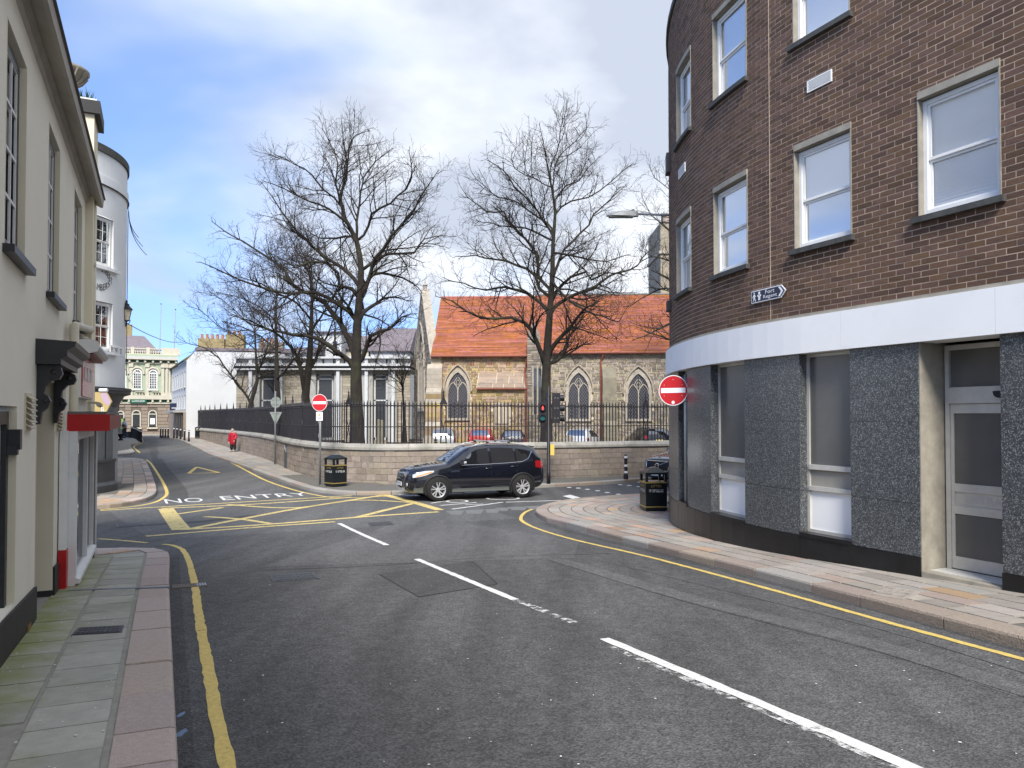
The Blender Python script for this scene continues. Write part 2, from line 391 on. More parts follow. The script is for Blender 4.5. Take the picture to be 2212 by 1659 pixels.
mat('kerb_pink', (.50, .405, .36), (.41, .335, .30), scale=26, rough=.85, bump=.5, bscale=70, vary=.09, hue=.014)
mat('kerb_granite', (.36, .29, .24), (.27, .225, .19), scale=30, rough=.85, bump=.6, bscale=60, vary=.12, hue=.015)
mat('kerb_grey', (.36, .335, .305), (.28, .265, .24), scale=28, rough=.85, bump=.5, bscale=60, vary=.10)
mat('flag_grey', (.37, .325, .28), (.285, .26, .23), scale=8, rough=.85, bump=.3, bscale=90, vary=.20, hue=.012)
mat('flag_pink', (.41, .315, .255), (.335, .27, .225), scale=8, rough=.85, bump=.3, bscale=90, vary=.20, hue=.015)
mat('flag_orange', (.44, .29, .19), (.365, .26, .19), scale=8, rough=.85, bump=.3, bscale=90, vary=.20, hue=.015)
mat('flag_pale', (.36, .335, .295), (.295, .28, .25), scale=8, rough=.85, bump=.25, bscale=90, vary=.09)
mat('mortar_dark', (.15, .143, .128), (.10, .10, .085), scale=9, rough=.95, bump=.3)
mat('mortar_pale', (.36, .345, .30), (.27, .26, .225), scale=9, rough=.95, bump=.3)
mat('mortar_grey', (.16, .15, .13), (.11, .105, .092), scale=9, rough=.95, bump=.3)
mat('iron_cover', (.10, .105, .115), (.07, .07, .075), scale=12, rough=.55, bump=.9, bscale=70, metal=.3)
mat('iron_rust', (.23, .17, .12), (.13, .115, .10), scale=15, rough=.7, metal=.2)
mat('steel_plain', (.32, .35, .38), (.24, .26, .28), scale=12, rough=.4, metal=.6)
mat('puddle', (.05, .052, .055), rough=.12, spec=.5)
mat('litter', (.7, .7, .68), rough=.8)

# ================================================================== carriageway (one sheet reaching the horizon)
def ax(lo, d0, d1, hi, step):
    a = list(np.arange(d0, d1 + 1e-6, step)); out = []
    q = d0; k = step
    while q > lo: k *= 1.35; q -= k; out.insert(0, q)
    q = d1; k = step
    while q < hi: k *= 1.35; q += k; a.append(q)
    return out + a
gx = ax(-900, -46, 24, 900, .5); gy = ax(-120, -6, 84, 1500, .5)
rb = MB(); nx = len(gx)
rb.v = [(x, y, g(x, y)) for y in gy for x in gx]
rb.f = [(j * nx + i, j * nx + i + 1, (j + 1) * nx + i + 1, (j + 1) * nx + i) for j in range(len(gy) - 1) for i in range(nx - 1)]; rb.m = [0] * len(rb.f)
road = solo('road', rb, 'asphalt', 'grey asphalt carriageway sloping down to the junction', 'road', kind='structure', smooth=True, loc=(0, 0, 0))

jr = random.Random(77)
def ground_strip(px, w, m, name='marking', dz=.004, parent=road, world=None, step=.11, o=0., smooth=True):
    pts = world or [gnd(*p) for p in px]
    fr, ln = path_frame(pts, 1, smooth=smooth and len(pts) > 2)
    n = max(1, int(ln / step)); mb = MB(); f = onground(fr, dz)
    k = len(mb.v)
    for i in range(n + 1):
        a = ln * i / n; j_ = min(.007, w * .09); mb.v += [f(a, o - w / 2 + jr.uniform(-j_, j_), 0), f(a, o + w / 2 + jr.uniform(-j_, j_), 0)]
    for i in range(n): mb.f.append((k + 2 * i + 1, k + 2 * i, k + 2 * i + 2, k + 2 * i + 3)); mb.m.append(0)
    return part(name, mb, m, parent)
def ground_poly(px, m, name='patch', dz=.003, parent=road, n=8):
    """four corners on the ground, as a small grid"""
    A, B, Cc, D = [np.array(gnd(*p)) for p in px]; mb = MB()
    for j in range(n + 1):
        for i in range(n + 1):
            s, t = i / n, j / n
            p = (A * (1 - s) + B * s) * (1 - t) + (D * (1 - s) + Cc * s) * t
            mb.v.append((p[0], p[1], g(*p) + dz))
    for j in range(n):
        for i in range(n):
            k = j * (n + 1) + i; mb.f.append((k, k + 1, k + n + 2, k + n + 1)); mb.m.append(0)
    return part(name, mb, m, parent)

# resurfaced patches, seams and trenches
ground_poly([(218, 1090), (880, 1050), (1120, 1120), (330, 1165)], 'asphalt_smooth', 'asphalt_patch', .0015)
ground_poly([(818, 1240), (1020, 1212), (1075, 1262), (905, 1290)], 'asphalt_dark', 'asphalt_patch', .003)
ground_poly([(340, 950), (420, 950), (640, 1070), (345, 1082)], 'asphalt_old', 'asphalt_patch', .0015)
ground_poly([(905, 1110), (1250, 1170), (1240, 1206), (560, 1225)], 'asphalt_old', 'asphalt_patch', .0022)
ground_strip([(560, 1232), (820, 1222), (1060, 1204), (1320, 1196)], .02, 'tar', 'tar_seam')
ground_strip([(1190, 1205), (1500, 1295), (1900, 1395), (2230, 1500)], .30, 'asphalt_smooth', 'trench_patch', .002)
ground_strip([(1180, 1208), (1480, 1300), (1880, 1404), (2230, 1512)], .012, 'asphalt_dark', 'tar_seam', .004)
ground_strip([(1290, 1210), (1560, 1275), (1900, 1360), (2230, 1460)], .012, 'asphalt_dark', 'tar_seam', .004)
ground_strip([(905, 1290), (1075, 1262), (1020, 1212)], .02, 'tar', 'tar_seam', .005, smooth=False)
ground_strip([(818, 1240), (905, 1290)], .02, 'tar', 'tar_seam', .005)
ground_strip([(280, 1136), (420, 1128), (560, 1112)], .35, 'asphalt_dark', 'trench_patch', .0025)
ground_strip([(330, 968), (350, 1010), (385, 1060), (384, 1085)], .55, 'asphalt_dark', 'trench_patch', .003)
ground_strip([(345, 1005), (500, 1000)], .15, 'asphalt_dark', 'trench_patch', .003)
# gutter dirt along the kerbs
ground_strip([(395, 1659), (384, 1400), (378, 1200)], .12, 'asphalt_dark', 'gutter', .0025)

ground_strip([(2230, 1408), (1900, 1318), (1640, 1251), (1400, 1189), (1240, 1150), (1180, 1131)], .20, 'asphalt_dark', 'gutter', .0028)
# yellow lines at the kerbs
ground_strip([(497, 1680), (470, 1560), (449, 1440), (432, 1345), (419, 1255), (405, 1205), (392, 1186), (372, 1178), (352, 1176)], .085, 'paint_yellow', 'yellow_line', .0045)
ground_strip([(318, 1173), (268, 1168), (212, 1164)], .085, 'paint_yellow_worn', 'yellow_line', .0045)
ground_strip([(2240, 1433), (1900, 1340), (1640, 1267), (1400, 1203), (1240, 1166), (1160, 1142), (1128, 1126), (1126, 1116), (1140, 1104), (1185, 1090), (1260, 1076), (1300, 1072)], .085, 'paint_yellow', 'yellow_line', .0045)
ground_strip([(216, 1101), (290, 1094), (335, 1085), (359, 1070), (358, 1055), (345, 1030), (325, 1000), (316, 993)], .10, 'paint_yellow', 'yellow_line', .0045)
ground_strip([(302, 978), (289, 966), (296, 961), (320, 957)], .10, 'paint_yellow', 'yellow_line', .0045)
ground_strip([(386, 951), (430, 965), (500, 1000), (570, 1036), (640, 1060), (720, 1075), (800, 1074), (850, 1071)], .10, 'paint_yellow', 'yellow_line', .0045)
# box junction
Z5 = lambda x, y: ((350 + x / 2.1067) * .54861, (1700 + y / 2.1067) * .54861)
Z6 = lambda x, y: ((1400 + x / 2.5525) * .54861, (1400 + y / 2.5525) * .54861)
for pts, w in [([Z5(95, 655), Z5(640, 622), Z5(1400, 577), Z5(2180, 530)], .10), ([Z5(600, 637), Z5(1400, 600), Z5(2180, 545)], .12),
               ([Z5(755, 814), Z5(1400, 775), Z5(2212, 712), Z6(400, 1600), Z6(830, 1572)], .14), ([Z5(475, 868), Z5(1300, 800), Z5(2040, 748)], .12),
               ([Z5(720, 685), Z5(1110, 630)], .12), ([Z5(800, 815), Z5(1200, 737), Z5(1750, 635), Z6(290, 1402)], .14),
               ([Z5(960, 705), Z5(1250, 725), Z5(1500, 762)], .12), ([Z5(1150, 605), Z5(1700, 632), Z6(0, 1455), Z6(570, 1478)], .12),
               ([Z6(0, 1630), Z6(300, 1555), Z6(590, 1485)], .14)]:
    ground_strip(pts, w * 1.35, 'paint_yellow_worn', 'yellow_line', .0055)
ground_strip([Z5(640, 640), Z5(770, 815)], .38, 'paint_yellow_worn', 'yellow_line', .0065)
ground_strip([Z6(280, 1398), Z6(590, 1478), Z6(850, 1555)], .26, 'paint_yellow_worn', 'yellow_line', .0065)
# yellow triangle
TR = [Z5(828, 346), Z5(895, 293), Z5(1080, 340)]
for i in range(3): ground_strip([TR[i], TR[(i + 1) % 3]], .16, 'paint_yellow', 'yellow_line', .005 + .0007 * i)
# white centre line
ground_strip([(733, 1131), (836, 1178)], .10, 'paint_white', 'white_line', .005)
ground_strip([(900, 1208), (1112, 1296)], .10, 'paint_white', 'white_line', .005)
ground_strip([(1112, 1296), (1240, 1346)], .10, 'paint_white_faint', 'white_line', .005)
ground_strip([(1305, 1380), (1640, 1520), (1990, 1668)], .10, 'paint_white', 'white_line', .005)
ground_strip([(1320, 1398), (1625, 1527), (1960, 1668)], .07, 'paint_white_faint', 'white_line', .0042)
# lane lettering by the car, partly covered by it
for pts, w in [([Z6(970, 1545), Z6(1480, 1475)], .10), ([Z6(1510, 1475), Z6(2060, 1457)], .10), ([Z6(850, 1508), Z6(1215, 1478)], .09), ([Z6(1100, 1500), Z6(1280, 1494)], .09),
               ([Z6(760, 1485), Z6(900, 1462)], .09), ([Z6(430, 1400), Z6(540, 1405), Z6(670, 1412)], .12), ([Z6(935, 1388), Z6(1070, 1384)], .09), ([Z6(1095, 1381), Z6(1345, 1360)], .09)]:
    ground_strip(pts, w, 'paint_white', 'white_line', .005)
for cx, cy, rx, ry in ((1020, 1465, 105, 13), (1480, 1436, 160, 14)):
    ground_strip([Z6(cx + rx * math.cos(t), cy + ry * math.sin(t)) for t in np.linspace(0, 2 * math.pi, 21)], .09, 'paint_white', 'white_line', .006)
ground_poly([(1215, 1072), (1232, 1069), (1256, 1076), (1246, 1080)], 'paint_white', 'white_line', .006, n=2)
# NO ENTRY
def road_text(s, quad, m='paint_white'):
    A, B, Cc, D = [np.array(gnd(*p)) for p in quad]     # bottom left, bottom right, top right, top left
    def f(a, b):
        p = (A * (1 - a) + B * a) * (1 - b) + (D * (1 - a) + Cc * a) * b
        return (p[0], p[1], g(*p) + .006)
    return part('road_lettering', text_mb(s, f), m, road)
road_text('NO', [Z5(640, 598), Z5(958, 580), Z5(930, 548), Z5(620, 562)])
road_text('ENTRY', [Z5(1115, 570), Z5(1835, 528), Z5(1790, 504), Z5(1080, 538)])
# crossing studs
Z7 = lambda x, y: ((2100 + x / 2.765) * .54861, (1400 + y / 2.765) * .54861)
for p in [(290, 1425), (390, 1437), (490, 1444), (590, 1457), (700, 1473), (805, 1492), (925, 1511), (840, 1395), (945, 1408), (1045, 1416), (1150, 1428)]:
    q = gnd(*Z7(*p)); mb = MB(); mb.lathe((q[0], q[1], g(*q)), [(.09, 0), (.09, .006), (.06, .012)], 10); part('road_stud', mb, 'paint_white', road)
ground_strip([Z7(1135, 1380), Z7(1250, 1380)], .2, 'paint_white', 'white_line', .005)
# puddles and scraps in the gutter
for u, v, rx, ry in ((391, 1545, .02, .05), (393, 1585, .025, .07)):
    q = gnd(u, v); mb = MB(); n = 14
    mb.face([(q[0] + rx * math.cos(t) * rnd.uniform(.7, 1.2), q[1] + ry * math.sin(t) * rnd.uniform(.7, 1.2), g(*q) + .005) for t in np.linspace(0, 2 * math.pi, n, endpoint=False)])
    part('puddle', mb, 'puddle', road)

# ================================================================== pavements with their kerb stones and slabs
PAVE = .12
def stone(mb, f, a0, a1, o0, o1, top, bot, jit=0., n=1):
    k = n
    for i in range(k):
        b0 = a0 + (a1 - a0) * i / k; b1 = a0 + (a1 - a0) * (i + 1) / k
        if k == 1:
            j = [rnd.uniform(-jit, jit) for _ in range(4)]
            mb.hexa([f(b0, o0, bot), f(b1, o0, bot), f(b1, o1, bot), f(b0, o1, bot)],
                    [f(b0, o0, top + j[0]), f(b1, o0, top + j[1]), f(b1, o1, top + j[2]), f(b0, o1, top + j[3])], bottom=False)
        else:
            mb.hexa([f(b0, o0, bot), f(b1, o0, bot), f(b1, o1, bot), f(b0, o1, bot)],
                    [f(b0, o0, top), f(b1, o0, top), f(b1, o1, top), f(b0, o1, top)], bottom=False)
def kerb_run(parent, fr, ln, w, lens, m, name='kerb_stone', a_start=0.):
    f = onground(fr); a = a_start
    while a < ln - .1:
        L = rnd.uniform(*lens); b = min(a + L, ln)
        mb = MB(); n = max(1, int((b - a) / .35)); j = rnd.uniform(-.006, .006)
        # rounded nose: sweep a little profile
        k = len(mb.v); prof = [(.012, -.06), (.004, PAVE - .03), (.012, PAVE - .008), (.035, PAVE), (w, PAVE), (w, PAVE - .06)]
        for i in range(n + 1):
            aa = a + .009 + (b - a - .018) * i / n
            mb.v += [f(aa, o, z + j) for o, z in prof]
        q = len(prof)
        for i in range(n):
            p = k + q * i
            for jj in range(q - 1): mb.f.append((p + jj, p + jj + 1, p + q + jj + 1, p + q + jj)); mb.m.append(0)
        e = k + q * n
        mb.f += [tuple(range(k + q - 1, k - 1, -1)), tuple(range(e, e + q))]; mb.m += [0, 0]
        if inframe(f((a + b) / 2, w / 2, PAVE), 200): part(name, mb, m if isinstance(m, str) else rnd.choice(m), parent)
        a = b
def slab_rows(parent, fr, ln, rows, lens, mats, inside=None, gap=.007, name='paving_slab', a_range=None):
    f = onground(fr); cnt = 0
    for ri, (o0, o1) in enumerate(rows):
        a = (a_range[0] if a_range else 0) - rnd.uniform(0, lens[0]); end = a_range[1] if a_range else ln
        while a < end:
            b = a + rnd.uniform(*lens); c = f((a + b) / 2, (o0 + o1) / 2, PAVE)
            if a > 0 and b < ln and inframe(c, 40) and (inside is None or not inside(c)):
                mb = MB(); stone(mb, f, a + gap, b - gap, o0 + gap, o1 - gap, PAVE + .002, PAVE - .03, .0025)
                part(name, mb, rnd.choice(mats), parent); cnt += 1
            a = b
    return cnt
def pavement(fr, ln, width, label, m='mortar_dark', step=.4):
    f = onground(fr); mb = MB(); n = int(ln / step); q = max(2, int(width / .6))
    for i in range(n + 1):
        for j in range(q + 1): mb.v.append(f(ln * i / n, .02 + (width - .02) * j / q, PAVE - .010))
    for i in range(n):
        for j in range(q):
            k = i * (q + 1) + j; mb.f.append((k, k + 1, k + q + 2, k + q + 1)); mb.m.append(0)
    c = f(ln / 2, width / 2, PAVE - .010)
    return solo('pavement', mb, m, label, 'pavement', kind='structure', loc=c)

# near left pavement: pink granite kerb, grey slabs in two columns
LK = [xy(s, l) for s, l in ((-3, .10), (2, .10), (6, .11), (10, .13), (12.3, .16), (13.1, .10), (13.55, -.25), (13.75, -.75), (13.95, -1.6), (14.3, -3.2), (15, -6))]
fr, ln = path_frame(LK, 1)
pl = pavement(fr, ln, 1.35, 'narrow pavement of grey slabs and pink kerb stones along the cream building', 'mortar_pale')
kerb_run(pl, fr, ln, .31, (.48, .85), ['kerb_pink'], a_start=.3)
mortar = MB(); f_ = onground(fr)
inA = lambda c: sl(c[0], c[1])[1] < -1.18
slab_rows(pl, fr, ln, [(.345, .76), (.775, 1.16)], (.40, .43), ['slab_grey'], inA, a_range=(2, 15.6))
slab_rows(pl, fr, ln, [(.33, .75), (.76, 1.2)], (.4, .6), ['flag_orange', 'flag_pink', 'flag_pale'], inA, a_range=(16.4, 20))
# right pavement round the brick building
RK = [xy(-1.5, 5.6), xy(3.71, 6.42), xy(7.33, 7.06), xy(10, 7.45), xy(12.28, 7.79), xy(14.6, 8.12), gnd(1182, 1128), gnd(1160, 1117), gnd(1157, 1108, .0), gnd(1166, 1097, .06), gnd(1195, 1088, .06), gnd(1251, 1079, .06), gnd(1348, 1072, .06), (6.4, 24.2), (12, 27.2), (20, 31)]
frR_, lnR = path_frame(RK, -1)
LR, S0, RR = 8.4, 7.6, 9.8
CR = xy(S0, LR + RR)
def in_right(c, mg=.12):
    s, l = sl(c[0], c[1])
    if s <= S0: return l > LR + mg
    return math.hypot(c[0] - CR[0], c[1] - CR[1]) < RR - mg
pr = pavement(frR_, lnR, 4.2, 'wide pavement of pink and grey granite flags round the brick building', 'mortar_grey')
kerb_run(pr, frR_, lnR, .30, (.75, 1.15), ['kerb_granite', 'kerb_granite', 'kerb_granite', 'kerb_grey'])
rows = [(.31 + .30 * i, .61 + .30 * i) for i in range(13)]
n_r = slab_rows(pr, frR_, lnR, rows, (.38, .78), ['flag_grey', 'flag_grey', 'flag_grey', 'flag_grey', 'flag_pink', 'flag_pale', 'flag_orange'], in_right, gap=.013, a_range=(3, 24))

# pavement along the churchyard wall
CK = [gnd(330, 944), gnd(386, 950, .06), gnd(468, 987, .06), gnd(551, 1017, .06), gnd(635, 1047, .06), gnd(687, 1060, .06), gnd(768, 1066, .06), gnd(858, 1065, .06), gnd(1000, 1060, .06), gnd(1152, 1051, .06), gnd(1325, 1042, .06), gnd(1386, 1036, .06), (12, 32.2), (22, 36)]
fr, ln = path_frame(CK, 1)
pc = pavement(fr, ln, 2.6, 'grey flagged pavement along the churchyard wall', 'mortar_grey', .6)
kerb_run(pc, fr, ln, .28, (.9, 1.3), ['kerb_grey', 'kerb_granite'])
WALLP = [(-29.0, 67.6), (-24.2, 59.6), (-18.9, 50.9), (-14.2, 42.3), (-9.42, 32.0), (-7.5, 28.7), (-6.17, 27.35), (-4.24, 26.75), (1.86, 28.86), (5.21, 30.2), (10, 32.1), (18, 35.3)]
WPs = smooth_path(WALLP, .5)
def behind_wall(c):
    d = np.hypot(WPs[:, 0] - c[0], WPs[:, 1] - c[1]); i = int(d.argmin()); i = min(max(i, 1), len(WPs) - 2)
    t = WPs[i + 1] - WPs[i - 1]; w = np.array(c[:2]) - WPs[i]
    return t[0] * w[1] - t[1] * w[0] > .25
slab_rows(pc, fr, ln, [(.29 + .55 * i, .29 + .55 * (i + 1)) for i in range(4)], (.7, 1.1), ['flag_pale', 'flag_pale', 'flag_grey', 'flag_pink'], behind_wall, gap=.009, a_range=(2, 48))

# far left corner pavement
FK = [(-24, 16.2), gnd(217, 1095, .06), gnd(278, 1088, .06), gnd(322, 1077, .06), gnd(338, 1064, .06), gnd(334, 1042, .06), gnd(322, 1011, .06), gnd(312, 995, .06), gnd(290, 991, .06), gnd(240, 991, .06)]
fr, ln = path_frame(FK, 1)
pf = pavement(fr, ln, 2.9, 'corner pavement of pink and grey flags below the dark shopfront', 'mortar_grey', .5)
kerb_run(pf, fr, ln, .28, (.8, 1.2), ['kerb_grey', 'kerb_granite', 'kerb_pink'])
slab_rows(pf, fr, ln, [(.29 + .4 * i, .29 + .4 * (i + 1)) for i in range(6)], (.45, .8), ['flag_grey', 'flag_pale', 'flag_pink', 'flag_grey', 'flag_orange'], lambda c: math.hypot(c[0] + 16.2, c[1] - 23.4) < 3.9, gap=.009)
# block beyond the second side lane
FK2 = [gnd(235, 984, .06), gnd(288, 979, .06), gnd(286, 970, .06), gnd(283, 961, .06), gnd(307, 957, .06), gnd(309, 950, .06), gnd(300, 944, .06), (-44, 77.5)]
fr, ln = path_frame(FK2, 1)
pg = pavement(fr, ln, 6.0, 'grey flagged pavement with bollards in front of the bank', 'flag_pale', .8)
kerb_run(pg, fr, ln, .3, (.9, 1.4), ['kerb_grey'])
# pavement at the foot of the bank
pb = MB(); fb_ = line_frame((-48.0, 75.0), (CS, SN), (SN, -CS))
pb.fbox(fb_, -4, 22, -2, 2.4, -.5, -.23, 1); solo('pavement', pb, 'flag_pale', 'pale pavement along the foot of the green and cream bank', 'pavement', kind='structure')

# covers and gratings
def cover(quad, label, off=0., m_='iron_cover'):
    P = [gnd(*p, off) for p in quad]; mb = MB(); z = [g(*p) + off for p in P]
    c = np.mean(np.array(P), 0)
    def pt(i, k, dz): return (c[0] + (P[i][0] - c[0]) * k, c[1] + (P[i][1] - c[1]) * k, z[i] + dz)
    mb.hexa([pt(i, 1, -.03) for i in range(4)], [pt(i, 1, .007) for i in range(4)])
    o = thing('manhole_cover', label, 'manhole cover', (float(c[0]), float(c[1]), float(np.mean(z)) - .03))
    part('frame', mb, m_, o)
    m2 = MB(); m2.hexa([pt(i, .93, .006) for i in range(4)], [pt(i, .93, .010) for i in range(4)]); pl_ = part('lid', m2, m_, o)
    A, B, Cc, D = [np.array(pt(i, .86, .0105)) for i in range(4)]; m3 = MB(); n1_, n2_ = 9, 3
    for j in range(n2_):
        for i in range(n1_):
            s0, s1, t0, t1 = (i + .15) / n1_, (i + .85) / n1_, (j + .2) / n2_, (j + .8) / n2_
            q = lambda s, t, dz=0: tuple((A * (1 - s) + B * s) * (1 - t) + (D * (1 - s) + Cc * s) * t + np.array((0, 0, dz)))
            m3.hexa([q(s0, t0), q(s1, t0), q(s1, t1), q(s0, t1)], [q(s0, t0, .004), q(s1, t0, .004), q(s1, t1, .004), q(s0, t1, .004)], bottom=False)
    part('tread', m3, m_, pl_, kind='stuff')
    return o
cover([(590, 1258), (692, 1251), (678, 1236), (578, 1243)], 'large ribbed iron cover in the road beside the seam')
cover([(252, 1140), (315, 1136), (312, 1130), (250, 1133)], 'iron cover in the mouth of the side lane')
cover([(800, 1138), (853, 1134), (842, 1126), (795, 1130)], 'iron cover beside the first white centre dash')
cover([(154, 1373), (263, 1367), (268, 1352), (170, 1357)], 'iron cover let into the grey slab pavement', PAVE + .001)
cover([(1880, 1284), (1950, 1296), (1995, 1279), (1925, 1268)], 'small square cover in the pink flags by the door recess', PAVE + .001, 'flag_grey')
for i, (x0, x1) in enumerate(((940, 1090), (1100, 1290), (1300, 1460))):
    cover([Z6(x0 + 20, 1598 - i * 8), Z6(x1 - 30, 1603 - i * 12), Z6(x1 + 5, 1560 - i * 10), Z6(x0 - 40 if i == 0 else x0, 1565 - i * 8)], ['first', 'second', 'third'][i] + ' grey trench cover from the worn box junction corner', 0., 'cover_grey')
for i, (x0, x1) in enumerate(((1430, 1545), (1555, 1720), (1730, 1840))):
    cover([Z6(x0 + 10, 1560 - i * 8), Z6(x1 - 20, 1563 - i * 9), Z6(x1 + 5, 1530 - i * 9), Z6(x0 - 25, 1532 - i * 8)], ['third', 'second', 'first'][i] + ' grey trench cover from the rounded yellow line', 0., 'cover_grey')
# gully grating across the gutter
gr = MB(); A = np.array(gnd(372, 1272)); B = np.array(gnd(448, 1266)); dv = (B - A) / np.linalg.norm(B - A); nv = np.array((-dv[1], dv[0]))
gl_ = float(np.linalg.norm(B - A)); fg = onground(line_frame(tuple(A), tuple(dv), tuple(nv)))
o = thing('drain_grating', 'rusty slotted drain grating under the yellow line', 'drain', (*map(float, A), g(*A)))
for w0, w1 in ((-.01, .02), (.19, .22)): gr.hexa([fg(0, w0, -.02), fg(gl_, w0, -.02), fg(gl_, w1, -.02), fg(0, w1, -.02)], [fg(0, w0, .014), fg(gl_, w0, .014), fg(gl_, w1, .014), fg(0, w1, .014)])
part('frame', gr, 'iron_rust', o)
pit = MB(); pit.face([fg(0, 0, .0075), fg(gl_, 0, .0075), fg(gl_, .2, .0075), fg(0, .2, .0075)]); part('pit', pit, 'tar', o)
for i in range(13):
    b_ = MB(); a = gl_ * (i + .25) / 13; b_.hexa([fg(a, 0, .0), fg(a + .02, 0, 0), fg(a + .02, .2, 0), fg(a, .2, 0)], [fg(a, 0, .013), fg(a + .02, 0, .013), fg(a + .02, .2, .013), fg(a, .2, .013)]); part('bar', b_, 'iron_rust' if i < 9 else 'steel_plain', o)
# steel drain channel across the slabs
P0 = gnd(150, 1276, PAVE); P1 = gnd(366, 1268, PAVE)
ch = MB(); d_ = np.array(P1) - np.array(P0); L_ = float(np.linalg.norm(d_)); fc = onground(line_frame(P0, tuple(d_ / L_), (-d_[1] / L_, d_[0] / L_)), PAVE)
ch.sweep(lambda a, o, z: fc(a, o, z), 0, L_, [(-.03, -.02), (.03, -.02), (.03, .009), (.012, .009), (.010, .005), (-.010, .005), (-.012, .009), (-.03, .009)], 4)
solo('drain_channel', ch, 'steel_plain', 'slim steel drain channel crossing the grey slabs', 'drain')
# pale scraps and gum spots on the near asphalt
r2 = random.Random(3); sc_m = MB()
for _ in range(70):
    u, v = r2.uniform(420, 2200), 1190 + 470 * r2.random() ** .8; q = gnd(u, v); r_ = r2.uniform(.003, .009)
    sc_m.face([(q[0] + r_ * math.cos(t) * r2.uniform(.6, 1.3), q[1] + r_ * math.sin(t) * r2.uniform(.6, 1.3), g(*q) + .006) for t in np.linspace(0, 2 * math.pi, 7, endpoint=False)])
for _ in range(60):
    s_, l_ = r2.uniform(2.5, 12), r2.uniform(-1.0, -.25); q = xy(s_, l_); r_ = r2.uniform(.004, .010)
    sc_m.face([(q[0] + r_ * math.cos(t), q[1] + r_ * math.sin(t), g(*q) + PAVE + .006) for t in np.linspace(0, 2 * math.pi, 7, endpoint=False)])
part('gum_spots', sc_m, 'litter', road, kind='stuff')
# ================================================================== materials for the near buildings
mat('brick', (.158, .090, .058), (.100, .058, .040), scale=14, rough=.85, bump=.7, bscale=120, vary=.30, hue=.012, stretch=(1, 1, 6))
mat('brick_mortar', (.56, .43, .31), (.46, .35, .26), scale=20, rough=.95, bump=.3)
mat('concrete_trim', (.36, .33, .27), (.25, .23, .19), scale=5, rough=.9, bump=.3, bscale=80)
mat('concrete_dark', (.085, .085, .08), (.05, .05, .048), scale=8, rough=.85, bump=.3, bscale=80)
mat('white_band', (.86, .865, .86), (.82, .825, .82), scale=1.6, rough=.7, c3=(.70, .69, .66), s3=1.4, w3=(.60, .80))
mat('white_paint', (.80, .80, .78), (.72, .72, .70), scale=5, rough=.5)
mat('white_panel', (.88, .89, .90), (.86, .87, .88), scale=2, rough=.35)
mat('blind', (.86, .88, .90), (.82, .84, .87), scale=4, rough=.6)
mat('room_dark', (.03, .03, .032), rough=.9)
mat('plinth_black', (.008, .008, .009), (.014, .014, .015), scale=5, rough=.3, spec=.35)
mat('steel_frame', (.58, .57, .53), (.50, .49, .455), scale=7, rough=.45, metal=.2)
mat('film_grey', (.105, .104, .10), (.125, .123, .118), scale=2, rough=.25, spec=.5)
mat('panel_grey', (.33, .32, .285), (.28, .27, .245), scale=5, rough=.5)
mat('tile_white', (.62, .61, .57), (.52, .51, .48), scale=6, rough=.4)
mat('alarm_black', (.015, .016, .03), rough=.3)
mat('render_cream_shade', (.82, .78, .66), (.78, .745, .63), scale=1.8, rough=.9, bump=.12, bscale=60, c3=(.71, .675, .565), s3=.8, w3=(.55, .8))  # shaded copy of the cream render: the shade's grey is in the colour
mat('render_cream_lit', (.80, .73, .55), (.76, .69, .52), scale=3, rough=.85, bump=.1, bscale=60)  # lit copy of the same render: warm light is in the yellower colour
mat('cream_pipe', (.62, .56, .42), (.55, .5, .38), scale=4, rough=.5)
mat('black_paint', (.012, .013, .016), (.022, .023, .026), scale=8, rough=.4, spec=.5)
mat('black_plinth_paint', (.016, .016, .018), (.03, .03, .03), scale=4, rough=.6, bump=.2)
mat('eaves_grey', (.46, .43, .38), (.38, .355, .315), scale=4, rough=.85, bump=.15)
mat('lead_grey', (.20, .185, .165), (.14, .13, .12), scale=5, rough=.8, bump=.2)
mat('slate', (.12, .115, .12), (.08, .078, .082), scale=5, rough=.8, bump=.3, vary=.2)
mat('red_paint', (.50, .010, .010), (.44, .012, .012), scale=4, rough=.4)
mat('red_dull_shade', (.24, .018, .022), (.20, .02, .024), scale=4, rough=.45)  # duller red: shade on the cornice front put into the colour
mat('red_sign', (.36, .03, .03), (.31, .03, .032), scale=3, rough=.25)
mat('tile_bluegrey', (.46, .48, .52), (.40, .42, .46), scale=5, rough=.35, vary=.08)
mat('awning_metal', (.42, .43, .44), (.34, .35, .36), scale=6, rough=.35, metal=.5)
mat('ochre', (.48, .36, .15), (.45, .335, .14), scale=3, rough=.45)
mat('lilac', (.46, .34, .42), rough=.45)
mat('navy', (.018, .022, .055), rough=.4)
mat('sign_white', (.85, .86, .88), rough=.45)
glassmat('glass_blind', (.97, .98, .99), .12, span=.40)
glassmat('glass_clear', (.5, .54, .56), .22)
glassmat('glass_dark', refl=.16, dark=(.018, .02, .022))
glassmat('glass_far', refl=.10, dark=(.045, .05, .055))
